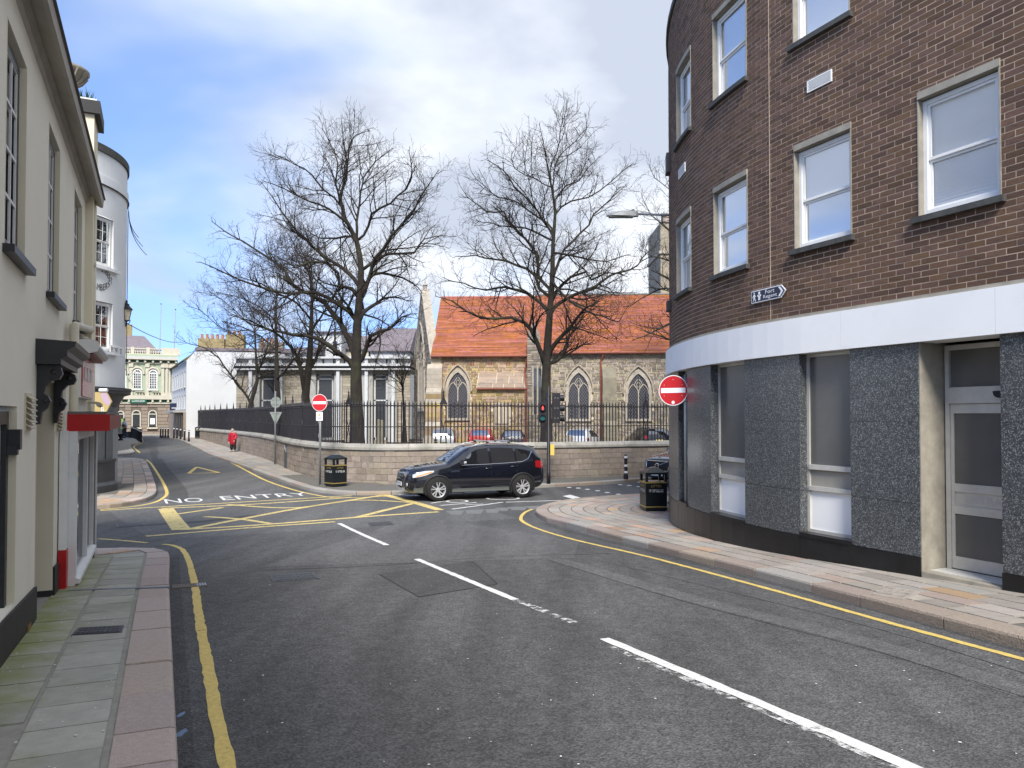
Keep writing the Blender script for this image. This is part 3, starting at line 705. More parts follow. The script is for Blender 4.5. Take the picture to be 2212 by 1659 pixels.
# polished granite: small pale flakes in a dark ground
gm = mat('granite', (.030, .034, .038), (.075, .080, .085), scale=30, rough=.30, spec=.5)
nt = gm.node_tree; N = nt.nodes; b = N['Principled BSDF']; src = b.inputs['Base Color'].links[0].from_socket
ge = N.new('ShaderNodeNewGeometry'); vo = N.new('ShaderNodeTexVoronoi'); vo.inputs['Scale'].default_value = 95; vo.inputs['Randomness'].default_value = 1
nt.links.new(ge.outputs['Position'], vo.inputs['Vector'])
rp = N.new('ShaderNodeValToRGB'); rp.color_ramp.elements[0].position = .70; rp.color_ramp.elements[0].color = (0, 0, 0, 1); rp.color_ramp.elements[1].position = .95; rp.color_ramp.elements[1].color = (1, 1, 1, 1)
sx = N.new('ShaderNodeSeparateColor'); nt.links.new(vo.outputs['Color'], sx.inputs[0]); nt.links.new(sx.outputs[0], rp.inputs[0])
mx = N.new('ShaderNodeMix'); mx.data_type = 'RGBA'; nt.links.new(rp.outputs[0], mx.inputs[0]); nt.links.new(src, mx.inputs[6]); mx.inputs[7].default_value = (.23, .245, .25, 1); nt.links.new(mx.outputs[2], b.inputs['Base Color'])

# ------------------------------------------------------------------ shared builders
def wall_holes(fr, a0, a1, z0, z1, holes, o_front, o_back, na=.6, mb=None, cap=True):
    """a wall face from a0..a1, z0..z1 with rectangular holes, each hole lined back to o_back"""
    mb = mb or MB()
    A = sorted({a0, a1, *[h[0] for h in holes], *[h[1] for h in holes]}); A = [a for a in A if a0 - 1e-6 <= a <= a1 + 1e-6]
    Z = sorted({z0, z1, *[h[2] for h in holes], *[h[3] for h in holes]}); Z = [z for z in Z if z0 - 1e-6 <= z <= z1 + 1e-6]
    for i in range(len(A) - 1):
        n = max(1, int((A[i + 1] - A[i]) / na))
        for j in range(len(Z) - 1):
            ca, cz = (A[i] + A[i + 1]) / 2, (Z[j] + Z[j + 1]) / 2
            if any(h[0] < ca < h[1] and h[2] < cz < h[3] for h in holes): continue
            for k in range(n):
                b0 = A[i] + (A[i + 1] - A[i]) * k / n; b1 = A[i] + (A[i + 1] - A[i]) * (k + 1) / n
                mb.face([fr(b0, o_front, Z[j]), fr(b1, o_front, Z[j]), fr(b1, o_front, Z[j + 1]), fr(b0, o_front, Z[j + 1])])
    for h in holes:
        p = [(h[0], h[2]), (h[1], h[2]), (h[1], h[3]), (h[0], h[3])]
        for i in range(4):
            q, r = p[i], p[(i + 1) % 4]
            mb.face([fr(q[0], o_front, q[1]), fr(r[0], o_front, r[1]), fr(r[0], o_back, r[1]), fr(q[0], o_back, q[1])])
    return mb
def sash(parent, fr, a0, a1, z0, z1, o, fm, gmat, nx=1, nz=1, meet=.5, fw=.05, blind=None, room='room_dark', lower_open=0, name='window', label=None, depth=.07):
    """two-sash window: window (outer frame) > sash rails, panes, blind"""
    mb = MB(); d = depth
    mb.fbox(fr, a0, a0 + fw, o - d, o, z0, z1); mb.fbox(fr, a1 - fw, a1, o - d, o, z0, z1)
    mb.fbox(fr, a0 + fw, a1 - fw, o - d, o, z0, z0 + fw * 1.4); mb.fbox(fr, a0 + fw, a1 - fw, o - d, o, z1 - fw, z1)
    w = part(name, mb, fm, parent, label=label)
    i0, i1, k0, k1 = a0 + fw, a1 - fw, z0 + fw * 1.4, z1 - fw; zm_ = k0 + (k1 - k0) * meet
    for nm, b0, b1, oo in (('lower_sash', k0, zm_, o - .045), ('upper_sash', zm_, k1, o - .02)):
        s = MB(); r = .035
        s.fbox(fr, i0, i0 + r, oo - .025, oo, b0, b1); s.fbox(fr, i1 - r, i1, oo - .025, oo, b0, b1)
        s.fbox(fr, i0 + r, i1 - r, oo - .025, oo, b0, b0 + r); s.fbox(fr, i0 + r, i1 - r, oo - .025, oo, b1 - r, b1)
        for q in range(1, nx): aa = i0 + r + (i1 - i0 - 2 * r) * q / nx; s.fbox(fr, aa - .009, aa + .009, oo - .02, oo - .002, b0 + r, b1 - r)
        for q in range(1, nz): zq = b0 + r + (b1 - b0 - 2 * r) * q / nz; s.fbox(fr, i0 + r, i1 - r, oo - .019, oo - .003, zq - .009, zq + .009)
        part(nm, s, fm, w)
        p = MB(); p.face([fr(i0 + r, oo - .013, b0 + r), fr(i1 - r, oo - .013, b0 + r), fr(i1 - r, oo - .013, b1 - r), fr(i0 + r, oo - .013, b1 - r)]); part('pane', p, gmat, w)
    if blind:
        s = MB(); n = int((k1 - k0) / .040)
        for q in range(n):
            zq = k0 + (k1 - k0) * (q + .5) / n
            s.face([fr(i0, o - .092, zq - .020), fr(i1, o - .092, zq - .020), fr(i1, o - .070, zq + .013), fr(i0, o - .070, zq + .013)])
        part('blind', s, blind, w, kind='stuff')
    if room:
        s = MB(); s.fbox(fr, a0 + .005, a1 - .005, o - .16, o - .15, z0 + .005, z1 - .005); part('room_back', s, room, w)
    return w

# ================================================================== right: curved brick office building
def frR(a, o, z):
    if a <= S0: return (*xy(a, LR - o), z)
    ph = (a - S0) / RR; r = RR + o
    return (*xy(S0 + r * math.sin(ph), LR + RR - r * math.cos(ph)), z)
BZ0, BZ1 = 3.10, 10.1
br = thing('office_building', 'curved dark brick office building with white band and granite ground floor', 'building', frR(6, 0, -.4))
win_hi = [(6.98, 7.96, 7.08, 8.66), (9.05, 10.10, 7.08, 8.66), (11.15, 12.2, 7.08, 8.66), (5.0, 5.98, 7.08, 8.66)]
win_lo = [(5.02, 5.99, 4.05, 5.60), (6.98, 7.96, 4.05, 5.60), (9.05, 10.10, 4.05, 5.60), (11.18, 12.25, 4.05, 5.60)]
wins = win_lo + win_hi
AEND = 18.0
wall = wall_holes(frR, 1.0, AEND, BZ0, BZ1, wins, -.003, -.13, na=.225)
wm = part('wall', wall, 'brick_mortar', br, label='dark brown brickwork with sandy joints')
# bricks one by one
bricks = []; rowh = .075; q0 = random.Random(11)
nrow = int((BZ1 - BZ0) / rowh)
for r in range(nrow):
    z = BZ0 + r * rowh + .006; a = 4.3 - (.1125 if r % 2 else 0)
    while a < 14.6:
        b0, b1 = a, a + .2135; a += .225
        segs = [(b0, b1)]
        for h in wins:
            if h[2] - .01 < z + .033 < h[3] + .01:
                ns = []
                for s_ in segs:
                    if s_[1] <= h[0] or s_[0] >= h[1]: ns.append(s_)
                    else:
                        if s_[0] < h[0] - .02: ns.append((s_[0], h[0]))
                        if s_[1] > h[1] + .02: ns.append((h[1], s_[1]))
                segs = ns
        for s_ in segs:
            if abs((s_[0] + s_[1]) / 2 - 8.49) < .012: continue
            d_ = proj(*frR((s_[0] + s_[1]) / 2, 0, z)); bricks.append((s_[0], s_[1], z, d_))
vis = [b for b in bricks if 1440 < b[3][0] < 2215 and -10 < b[3][1] < 760]
vis.sort(key=lambda b: -(b[3][0] if abs(b[1] - b[0] - .2135) < .01 else 0))
solo_b = set((b[0], b[2]) for b in vis[:300])
stuff = MB()
def brick_mb(mb, b0, b1, z, o):
    P = [frR(b0, -.03, z), frR(b1, -.03, z), frR(b1, o, z + q0.uniform(-.002, .002)), frR(b0, o, z)]
    Q = [frR(b0, -.03, z + .0635), frR(b1, -.03, z + .0635), frR(b1, o + q0.uniform(-.002, .002), z + .0635), frR(b0, o, z + .0635)]
    mb.hexa(P, Q)
for b0, b1, z, d_ in bricks:
    o_ = q0.uniform(-.0015, .0015)
    if (b0, z) in solo_b: mb = MB(); brick_mb(mb, b0, b1, z, o_); part('brick', mb, 'brick', wm)
    else: brick_mb(stuff, b0, b1, z, o_)
part('brickwork', stuff, 'brick', wm, kind='stuff')
j_ = MB(); j_.fbox(frR, 8.483, 8.497, -.01, .004, BZ0, BZ1); part('movement_joint', j_, 'brick_mortar', wm)
# plain brick beyond the curve, roof coping, roof
cp = MB(); cp.fbox(frR, 1.0, AEND, -.30, .05, BZ1, BZ1 + .12, 34); part('coping', cp, 'concrete_dark', br)
rf = MB(); back = xy(2, 22); rim = [frR(a, -.2, BZ1 + .02) for a in np.linspace(1.0, AEND, 30)]
rf.face(rim + [(*xy(14, 24), BZ1 + .02), (*xy(1, 24), BZ1 + .02)]); part('roof', rf, 'lead_grey', br)
# end walls so that the block is solid
ew = MB()
for A_, B_ in ((frR(1.0, -.02, 0)[:2], xy(1.0, 24)), (frR(AEND, -.02, 0)[:2], xy(14, 24)), (xy(14, 24), xy(1, 24))):
    ew.face([(*A_, -1), (*B_, -1), (*B_, BZ1), (*A_, BZ1)])
part('side_wall', ew, 'brick', br)
for i, h in enumerate(wins):
    w = sash(br, frR, h[0] + .02, h[1] - .005, h[2] + .03, h[3] - .10, -.075, 'white_paint', 'glass_blind', meet=.47, blind='blind')
    t = MB(); t.fbox(frR, h[0] - .015, h[1] + .005, -.12, .022, h[3] - .085, h[3] + .004, 3); part('lintel', t, 'concrete_trim', w)
    for e0_, e1_ in ((h[1] - .003, h[1] + .012), (h[0] - .012, h[0] + .003)):
        t = MB(); t.fbox(frR, e0_, e1_, -.13, .012, h[2] + .01, h[3] - .085); part('jamb', t, 'concrete_trim', w)
    t = MB(); t.fbox(frR, h[0] - .06, h[1] + .08, -.12, .075, h[2] - .06, h[2] + .012, 3); part('sill', t, 'concrete_dark', w)
# air vents
for a0, a1, z0, z1 in ((7.27, 7.7, 6.28, 6.45), (11.5, 12.0, 6.37, 6.56)):
    v = thing('air_vent', 'white louvred air vent on the brick wall ' + ('between two window rows' if a0 < 8 else 'at the rounded corner'), 'vent', frR((a0 + a1) / 2, 0, z0))
    t = MB(); t.fbox(frR, a0, a1, -.01, .02, z0, z0 + .02); t.fbox(frR, a0, a1, -.01, .02, z1 - .02, z1); t.fbox(frR, a0, a0 + .02, -.01, .02, z0 + .02, z1 - .02); t.fbox(frR, a1 - .02, a1, -.01, .02, z0 + .02, z1 - .02); part('frame', t, 'white_paint', v)
    t = MB(); t.fbox(frR, a0 + .02, a1 - .02, .004, .006, z0 + .02, z1 - .02); part('backing', t, 'room_dark', v)
    for k in range(6):
        zz_ = z0 + .025 + (z1 - z0 - .05) * (k + .3) / 6; t = MB(); t.fbox(frR, a0 + .02, a1 - .02, .007, .018, zz_, zz_ + .011); part('slat', t, 'white_paint', v)
# white fascia band in long panels
a = 3.0; k = 0
while a < AEND:
    b_ = min(a + 2.05, AEND); t = MB(); t.fbox(frR, a + .002, b_ - .002, -.35, .085, 2.53, 3.05, 6); part('fascia_panel', t, 'white_band', br); a = b_
t = MB(); t.fbox(frR, 3.0, AEND, -.05, .055, 3.05, BZ0 - .001, 34); part('string_course', t, 'concrete_trim', br)
# ground floor: black plinth, granite piers, recessed glazing
gf_open = [(5.03, 6.03), (7.0, 7.90), (9.12, 10.25), (11.40, 12.12)]
piers = [(3.2, 5.03), (6.03, 7.0), (7.90, 9.12), (10.25, 11.40), (12.12, 14.0), (14.0, 16.0), (16.0, AEND)]
for p0, p1 in piers:
    t = MB(); n = max(2, int((p1 - p0) / .35)); t.fbox(frR, p0, p1, -.42, .0, -1.1, 2.53, n); core = part('pier', t, 'granite', br)
    for zz0, zz1 in ((-.09, .55), (.556, 1.55), (1.556, 2.528)):
        m_ = MB(); m_.fbox(frR, p0 - .012, p1 + .012, -.30, .018, zz0, zz1, n); part('granite_panel', m_, 'granite', core)
    m_ = MB(); m_.fbox(frR, p0 - .014, p1 + .014, -.30, .032, -1.1, -.095, n); part('plinth', m_, 'plinth_black', core)
for p0, p1 in gf_open[1:]:
    t = MB(); t.fbox(frR, p0, p1, -.30, .030, -1.1, -.10, 3); part('plinth', t, 'plinth_black', br)
    t = MB(); t.fbox(frR, p0 + .012, p1 - .012, -.14, .045, -.10, -.045, 3); part('sill', t, 'plinth_black', br)
    o = -.12; f0, f1 = p0 + .013, p1 - .013
    fm_ = MB(); fw = .045
    for x0, x1, z0, z1 in ((f0, f0 + fw, -.045, 2.525), (f1 - fw, f1, -.045, 2.525), (f0 + fw, f1 - fw, -.045, .0), (f0 + fw, f1 - fw, 2.48, 2.525), (f0 + fw, f1 - fw, .56, .62), (f0 + fw, f1 - fw, .86, .93)):
        fm_.fbox(frR, x0, x1, o - .05, o + (.02 if .5 < z0 < 1 else 0), z0, z1)
    w = part('window', fm_, 'steel_frame', br)
    for nm, z0, z1, m_ in (('white_panel', 0, .56, 'white_panel'), ('grey_panel', .62, .86, 'panel_grey'), ('pane', .93, 2.48, 'film_grey')):
        t = MB(); t.fbox(frR, f0 + fw, f1 - fw, o - .035, o - .025, z0, z1); part(nm, t, m_, w)
# door recess
t = MB(); t.fbox(frR, 6.005, 6.028, -.60, .010, -.32, 2.525); part('recess_jamb', t, 'concrete_trim', br)
t = MB(); t.fbox(frR, 5.03, 6.03, -.75, -.62, -.4, 2.53); part('recess_back', t, 'concrete_trim', br)
st_ = MB(); st_.fbox(frR, 5.045, 6.004, -.60, .02, -.6, -.262); stp = part('doorstep', st_, 'concrete_trim', br)
for i in range(3):
    for j in range(2):
        t = MB(); t.fbox(frR, 5.05 + i * .318, 5.05 + i * .318 + .312, -.29 + j * .155 - .15, -.29 + j * .155, -.262, -.252); part('tile', t, 'tile_white', stp)
d0, d1, o = 5.06, 5.98, -.44
dr = MB()
for x0, x1, z0, z1 in ((d0, d0 + .05, -.25, 2.5), (d1 - .05, d1, -.25, 2.5), (d0 + .05, d1 - .05, 2.44, 2.5), (d0 + .05, d1 - .05, 1.78, 1.98)): dr.fbox(frR, x0, x1, o - .06, o + .02, z0, z1)
door = part('door', dr, 'steel_frame', br)
lf = MB(); e0, e1 = d0 + .055, d1 - .055
for x0, x1, z0, z1 in ((e0, e0 + .04, -.24, 1.775), (e1 - .04, e1, -.24, 1.775), (e0 + .04, e1 - .04, -.24, -.09), (e0 + .04, e1 - .04, 1.66, 1.775), (e0 + .04, e1 - .04, .43, .53), (e0 + .04, e1 - .04, .70, .80)): lf.fbox(frR, x0, x1, o - .04, o, z0, z1)
part('door_leaf', lf, 'steel_frame', door)
for z0, z1, m_ in ((-.09, .43, 'film_grey'), (.80, 1.66, 'film_grey'), (.53, .70, 'steel_frame')):
    t = MB(); t.fbox(frR, e0 + .04, e1 - .04, o - .03, o - .015, z0, z1); part('pane' if m_ == 'film_grey' else 'push_panel', t, m_, door)
t = MB(); t.fbox(frR, d0 + .05, d1 - .05, o - .03, o - .02, 1.98, 2.44); part('fanlight', t, 'film_grey', door)
mat('lettering_faint', (.50, .49, .46), rough=.4)
part('lettering', text_mb('ENTRANCE', lambda a, b: frR(e1 - .16 - a * .72, o - .012, .575 + b * .085)), 'lettering_faint', door)
al = MB()
c_ = frR(5.28, o + .02, 1.88); ap = [(5.20, 1.92)] + [(5.28 + .08 * math.cos(t_), 1.90 + .065 * math.sin(t_)) for t_ in np.linspace(math.pi, 2 * math.pi, 9)] + [(5.36, 1.92)]
al.prism([frR(a_, o + .02, z_) for a_, z_ in ap], tuple(np.array(frR(5.28, .06, 0)) - np.array(frR(5.28, 0, 0))))
solo('door_sensor', al, 'alarm_black', 'black rounded sensor box above the entrance door', 'sensor')

# direction sign on the brickwork
sg = thing('direction_sign', 'navy arrow sign with white border reading Fort Regent', 'sign', frR(8.5, .03, 3.41))
A0_, B0_ = np.array(frR(8.90, .03, 0)), np.array(frR(8.12, .03, 0)); dv = (B0_ - A0_) / np.linalg.norm(B0_ - A0_); nn = np.array((-dv[1], dv[0], 0)); nn = nn if np.dot(nn[:2], -np.array(A0_[:2])) > 0 else -nn
W_, H_ = .79, .19
def fsg(x, z, o): return tuple(A0_ + dv * x + nn * o + np.array((0, 0, 3.405 + z)))
def arrow(i): return [(i, i), (W_ - .10 - i * .3, i), (W_ - i * 1.6, H_ / 2), (W_ - .10 - i * .3, H_ - i), (i, H_ - i)]
t = MB(); t.prism([fsg(x, z, 0) for x, z in arrow(0)], tuple(nn * .012)); part('plate', t, 'sign_white', sg)
t = MB(); t.prism([fsg(x, z, .0125) for x, z in arrow(.013)], tuple(nn * .002)); fc = part('face', t, 'navy', sg)
def flat(name, poly, m_, par, oo=.016): t = MB(); t.prism([fsg(x, z, oo) for x, z in poly], tuple(nn * .001)); return part(name, t, m_, par)
flat('chevron', [(.625, .022), (.67, .022), (.735, .095), (.67, .168), (.625, .168), (.69, .095)], 'sign_white', fc)
part('lettering', text_mb('Fort', lambda a, b: fsg(.335 + a * .21, .105 + b * .062, .0165)), 'sign_white', fc)
part('lettering', text_mb('Regent', lambda a, b: fsg(.29 + a * .31, .022 + b * .07, .0165)), 'sign_white', fc)
pg_ = MB()
def pdisc(cx, cz, r): pg_.prism([fsg(cx + r * math.cos(t_), cz + r * 1.1 * math.sin(t_), .016) for t_ in np.linspace(0, 2 * math.pi, 12, endpoint=False)], tuple(nn * .001))
pdisc(.075, .15, .013)
for pl_ in ([(.062, .13), (.088, .13), (.09, .08), (.06, .08)], [(.062, .082), (.078, .082), (.062, .03), (.035, .025), (.05, .034)], [(.074, .082), (.09, .082), (.11, .03), (.125, .028), (.11, .02), (.098, .022)], [(.062, .13), (.03, .085), (.037, .08), (.064, .112)], [(.088, .13), (.12, .095), (.114, .088), (.086, .11)]):
    pg_.prism([fsg(x, z, .016) for x, z in pl_], tuple(nn * .001))
part('walking_figure', pg_, 'sign_white', fc)
pg_ = MB(); pdisc(.195, .14, .024)
for pl_ in ([(.15, .112), (.17, .118), (.192, .10), (.192, .03), (.172, .03), (.172, .085), (.155, .09)], [(.24, .112), (.22, .118), (.198, .10), (.198, .03), (.218, .03), (.218, .085), (.235, .09)]): pg_.prism([fsg(x, z, .016) for x, z in pl_], tuple(nn * .001))
part('emblem', pg_, 'sign_white', fc)

# ================================================================== left: cream rendered building
LA = -1.02
frL = street_frame(LA, 1)
WE = 13.05                                  # far end of the block
bl = thing('cream_building', 'cream rendered two storey building with deep grey eaves and black sills', 'building', frL(8, 0, -.4))
lw_ = [(6.36, 7.24, 2.84, 4.52), (8.60, 9.52, 2.84, 4.57), (11.05, 12.10, 2.84, 4.60)]
lg_ = [(5.55, 6.98, .14, 1.70), (8.02, 9.32, -.6, 1.98)]
part('wall', wall_holes(frL, -3, WE, -1.2, 5.3, lw_ + lg_, 0, -.14), 'render_cream_shade', bl)
def lining(h, d, m_='render_cream_lit'):
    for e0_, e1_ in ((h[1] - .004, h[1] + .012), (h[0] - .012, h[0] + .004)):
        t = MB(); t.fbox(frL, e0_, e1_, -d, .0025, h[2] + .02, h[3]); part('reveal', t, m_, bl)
for i, h in enumerate(lw_):
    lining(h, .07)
    w = sash(bl, frL, h[0] + .005, h[1] - .005, h[2] + .02, h[3] - .03, -.05, 'black_paint', 'glass_clear', nx=1, nz=1, fw=.075, blind=None)
    # white sash bars in front of the black box frame
    s = MB(); i0, i1 = h[0] + .10, h[1] - .10
    for aa in np.linspace(i0, i1, 4): s.fbox(frL, aa - .013, aa + .013, -.068, -.052, h[2] + .11, h[3] - .09)
    for zq in np.linspace(h[2] + .12, h[3] - .10, 5): s.fbox(frL, i0, i1, -.067, -.053, zq - .013, zq + .013)
    part('glazing_bars', s, 'white_paint', w)
    t = MB(); t.fbox(frL, h[0] - .07, h[1] + .07, -.12, .075, h[2] - .04, h[2] + .018); part('sill', t, 'black_paint', w)
# cream quoin strip of the left window, cast iron straps
# eaves: moulding, sloping soffit, gutter edge, roof
t = MB(); t.sweep(frL, -3, WE, [(0, 4.80), (.03, 4.83), (.03, 4.88), (.06, 4.92), (.06, 4.96), (0, 4.96)], 1); part('cornice', t, 'eaves_grey', bl)
t = MB(); t.sweep(frL, -3, WE + .05, [(.0, 4.961), (.17, 4.87), (.20, 4.88), (.21, 4.99), (.0, 5.10)], 1); part('eaves', t, 'eaves_grey', bl)
t = MB(); t.sweep(frL, -3, WE + .05, [(.20, 4.99), (.235, 5.0), (-3.6, 6.05), (-3.6, 6.0)], 1); part('roof', t, 'slate', bl)
t = MB(); t.fbox(frL, WE - .02, WE, -7, -.14, -1.2, 5.2); t.fbox(frL, -3, -2.98, -7, -.14, -1.2, 5.2); part('end_wall', t, 'render_cream_shade', bl)
for a0, a1 in ((-3, 3), (3, 5.55), (5.55, 6.98), (6.98, 8.02), (9.32, 9.69)):
    t = MB(); gz = lambda a_: g(*xy(a_, LA)) + PAVE + .30
    t.hexa([frL(a0, -.02, -1.2), frL(a0, .024, -1.2), frL(a1, .024, -1.2), frL(a1, -.02, -1.2)], [frL(a0, -.02, gz(a0)), frL(a0, .024, gz(a0)), frL(a1, .024, gz(a1)), frL(a1, -.02, gz(a1))]); part('plinth', t, 'black_plinth_paint', bl)
# near opening: black frame and pale door
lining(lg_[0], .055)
t = MB(); h = lg_[0]; t.fbox(frL, h[1] - .10, h[1] - .013, -.34, -.05, .14, 1.66); t.fbox(frL, h[0] + .013, h[1] - .10, -.34, -.05, 1.56, 1.66); dd = part('shop_window', t, 'black_paint', bl)
t = MB(); t.fbox(frL, h[0] + .1, h[1] - .10, -.33, -.09, .14, 1.56); lf_ = part('white_frame', t, 'white_paint', dd)
for z0, z1 in ((.22, .5), (.62, 1.4)):
    t = MB(); t.fbox(frL, h[0] + .25, h[1] - .28, -.09, -.08, z0, z1); part('window_panel', t, 'glass_clear', dd)
t = MB(); t.fbox(frL, h[1] - .07, h[1] + .03, -.05, .035, 1.36, 1.52); t.fbox(frL, h[1] - .09, h[1] - .02, -.12, .02, 1.32, 1.40); part('shutter_hinge', t, 'black_paint', dd)
# doorway with hood on scrolled brackets
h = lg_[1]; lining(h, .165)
t = MB(); t.fbox(frL, h[0] - .0, h[1] + .0, -.22, -.165, -.6, 2.0); part('door', t, 'black_paint', bl)
t = MB(); t.fbox(frL, h[0], h[1] - .01, -.16, .0, -.62, -.42); part('doorstep', t, 'lead_grey', bl)
t = MB(); t.fbox(frL, h[1] - .008, h[1] + .014, -.16, .018, -.6, -.24); part('plinth', t, 'black_plinth_paint', bl)
hd = thing('door_hood', 'black moulded door hood on two scrolled brackets', 'door hood', frL(8.7, 0, 1.55))
t = MB(); t.sweep(frL, 7.90, 9.46, [(0, 2.10), (.20, 2.10), (.20, 2.15), (.25, 2.18), (.25, 2.23), (.31, 2.27), (.32, 2.315), (0, 2.33)]); part('cornice', t, 'black_paint', hd)
def scroll(a0, a1):
    pr = []
    pts = [(0, 1.55), (.03, 1.55), (.045, 1.66), (.09, 1.70), (.115, 1.76), (.09, 1.81), (.06, 1.83), (.075, 1.90), (.12, 1.955), (.18, 1.97), (.205, 2.02), (.19, 2.075), (.14, 2.098), (0, 2.098)]
    t = MB(); n = len(t.v); t.sweep(frL, a0, a1, pts); return t
for a0, a1 in ((7.99, 8.09), (9.25, 9.36)):
    bk = part('bracket', scroll(a0, a1), 'black_paint', hd)
    for oo, zz_, r in ((.135, 2.03, .052), (.07, 1.76, .034)):
        c0 = frL(a0 - .012, oo, zz_); ax_ = (-SN, CS, 0); t = MB()
        t.lathe(c0, [(r, 0), (r, .02), (r * .8, .005), (r * .6, .02), (r * .55, .0), (r * .3, -.01), (.001, -.012)], 14, axis=ax_)
        part('scroll_eye', t, 'black_paint', bk)
# slatted wall vents
for i, (a0, a1, z0, z1, lb) in enumerate(((7.34, 7.66, 1.50, 1.82, 'cream louvred wall vent between door and hood'), (9.42, 9.66, 1.45, 1.70, 'cream louvred wall vent behind the hood bracket'))):
    v = thing('wall_vent', lb, 'vent', frL((a0 + a1) / 2, 0, z0))
    t = MB(); t.fbox(frL, a0, a1, 0, .012, z0, z1); part('back_plate', t, 'cream_pipe', v)
    for k in range(6):
        zz_ = z0 + .02 + (z1 - z0 - .03) * k / 6
        t = MB(); t.sweep(frL, a0 + .015, a1 - .015, [(.012, zz_ + .03), (.055, zz_), (.058, zz_ + .006), (.012, zz_ + .042)]); part('louvre', t, 'cream_pipe', v)
# rainwater pipes
rp_ = thing('rainwater_pipe', 'cream rainwater pipe stepping along the wall beside the red sign', 'pipe', frL(9.8, .06, -.4))
def pipe(pts, r=.042, name='pipe_length'): t = MB(); t.tube([frL(*p) for p in pts], r, 10); return part(name, t, 'cream_pipe', rp_, smooth=True)
pipe([(12.85, .08, 4.9), (12.85, .08, 2.98), (12.80, .08, 2.93)])
pipe([(12.8, .08, 2.93), (10.3, .10, 2.72), (10.15, .10, 2.68)], .05)
pipe([(12.6, .04, 2.78), (11.6, .04, 2.70)], .03)
pipe([(10.15, .10, 2.72), (10.15, .10, 1.42), (10.02, .07, 1.30), (9.98, .06, 1.26)], .052)
pipe([(9.98, .06, 1.28), (9.98, .06, -.2)], .036)
for a_, z_ in ((12.85, 3.9), (10.15, 2.4), (10.15, 1.5), (9.98, 1.0)):
    t = MB(); t.lathe(frL(a_, .08, z_), [(.056, 0), (.056, .05)], 10); part('collar', t, 'cream_pipe', rp_)
mat('bronze', (.30, .17, .05), rough=.4, metal=.6)
t = MB(); t.fbox(frL, 7.46, 7.62, .022, .034, -.36, -.16); solo('meter_plate', t, 'bronze', 'small brass plate on the black plinth', 'plate')

# ------------------------------------------------------------------ red shop at the corner
LS = -.86; frS = street_frame(LS, 1)
sh = thing('corner_shop', 'corner shop with red cornice, red sign board and white window frame', 'shop', frS(11, 0, -.6))
t = MB(); t.fbox(frS, 9.75, 12.98, -.13, -.10, -.9, 2.45); part('wall', t, 'render_cream_shade', sh)
t = MB(); t.fbox(frS, 9.92, 12.95, -.155, .33, 1.46, 1.64); cb = part('cornice', t, ['red_dull_shade'], sh)
t = MB(); t.fbox(frS, 9.912, 9.92, -.155, .335, 1.452, 1.648); part('cornice_lit_end', t, 'red_paint', sh, label='cornice end coloured in a brighter, lit red')  # thin face in the lit red, brightness of the light set by colour
t = MB(); t.fbox(frS, 9.92, 12.96, -.15, .30, 1.648, 1.68); part('lead_flashing', t, 'lead_grey', sh)
t = MB(); t.fbox(frS, 9.70, 9.86, -.15, -.075, .12, 1.46); part('pilaster', t, 'white_paint', sh)
t = MB(); t.fbox(frS, 9.69, 9.87, -.15, -.07, -.95, .115); part('pilaster_base', t, 'red_paint', sh)
t = MB(); t.fbox(frS, 9.86, 12.35, -.09, .0, -.9, -.30); part('stall_riser', t, 'white_paint', sh)
t = MB(); t.sweep(frS, 9.86, 12.36, [(-.1, -.30), (.05, -.30), (.05, -.25), (-.02, -.22), (-.1, -.22)]); part('sill', t, 'white_paint', sh)
wf = MB()
for a0, a1 in ((9.87, 9.95), (11.25, 11.33), (12.27, 12.35)): wf.fbox(frS, a0, a1, -.08, .01, -.22, 1.45)
wf.fbox(frS, 9.95, 12.27, -.08, .01, 1.35, 1.45); w = part('shop_window', wf, 'white_paint', sh)
for a0, a1 in ((9.95, 11.25), (11.33, 12.27)):
    t = MB(); t.face([frS(a0, -.04, -.22), frS(a1, -.04, -.22), frS(a1, -.04, 1.35), frS(a0, -.04, 1.35)]); part('pane', t, 'glass_dark', w)
t = MB(); t.fbox(frS, 12.35, 12.52, -.13, .02, -.9, 1.455); part('bronze_mullion', t, 'lead_grey', sh)
core = MB(); core.fbox(frS, 12.52, 12.95, -.5, .0, -.95, 1.455); co = part('corner_pier', core, 'mortar_grey', sh)
for k in range(12):
    for q in range(3):
        z0 = -.80 + k * .186; t = MB(); t.fbox(frS, 12.525 + q * .142, 12.525 + q * .142 + .138, .0, .012, z0, z0 + .182); part('tile', t, 'tile_bluegrey', co)
    t = MB(); t.fbox(frS, 12.95, 12.962, -.4, .0, -.80 + k * .186, -.80 + k * .186 + .182); part('tile', t, 'tile_bluegrey', co)
sb = thing('shop_sign', 'red sign board with blurred white lettering under the roller awning', 'sign', frS(11, 0, 1.86))
t = MB(); t.fbox(frS, 10.55, 12.35, -.10, -.02, 1.86, 2.42); part('backing', t, 'white_paint', sb)
t = MB(); t.fbox(frS, 10.60, 12.30, -.02, -.005, 1.88, 2.40); part('face', t, 'red_sign', sb)
for k in range(15):
    a_ = 10.78 + k * .085; q = MB(); q.fbox(frS, a_, a_ + rnd.uniform(.02, .05), -.005, .0, 2.07 + rnd.uniform(0, .05), 2.28 - rnd.uniform(0, .05)); part('stroke', q, 'sign_white' if k % 5 else 'ochre', sb)
aw = thing('roller_awning', 'white and grey roller awning cassette above the red sign', 'awning', frS(11, .1, 2.4))
t = MB(); t.sweep(frS, 10.62, 12.6, [(-.10, 2.44), (.05, 2.42), (.14, 2.45), (.17, 2.50), (.15, 2.55), (.08, 2.58), (-.10, 2.57)]); part('cassette', t, 'awning_metal', aw, smooth=False)
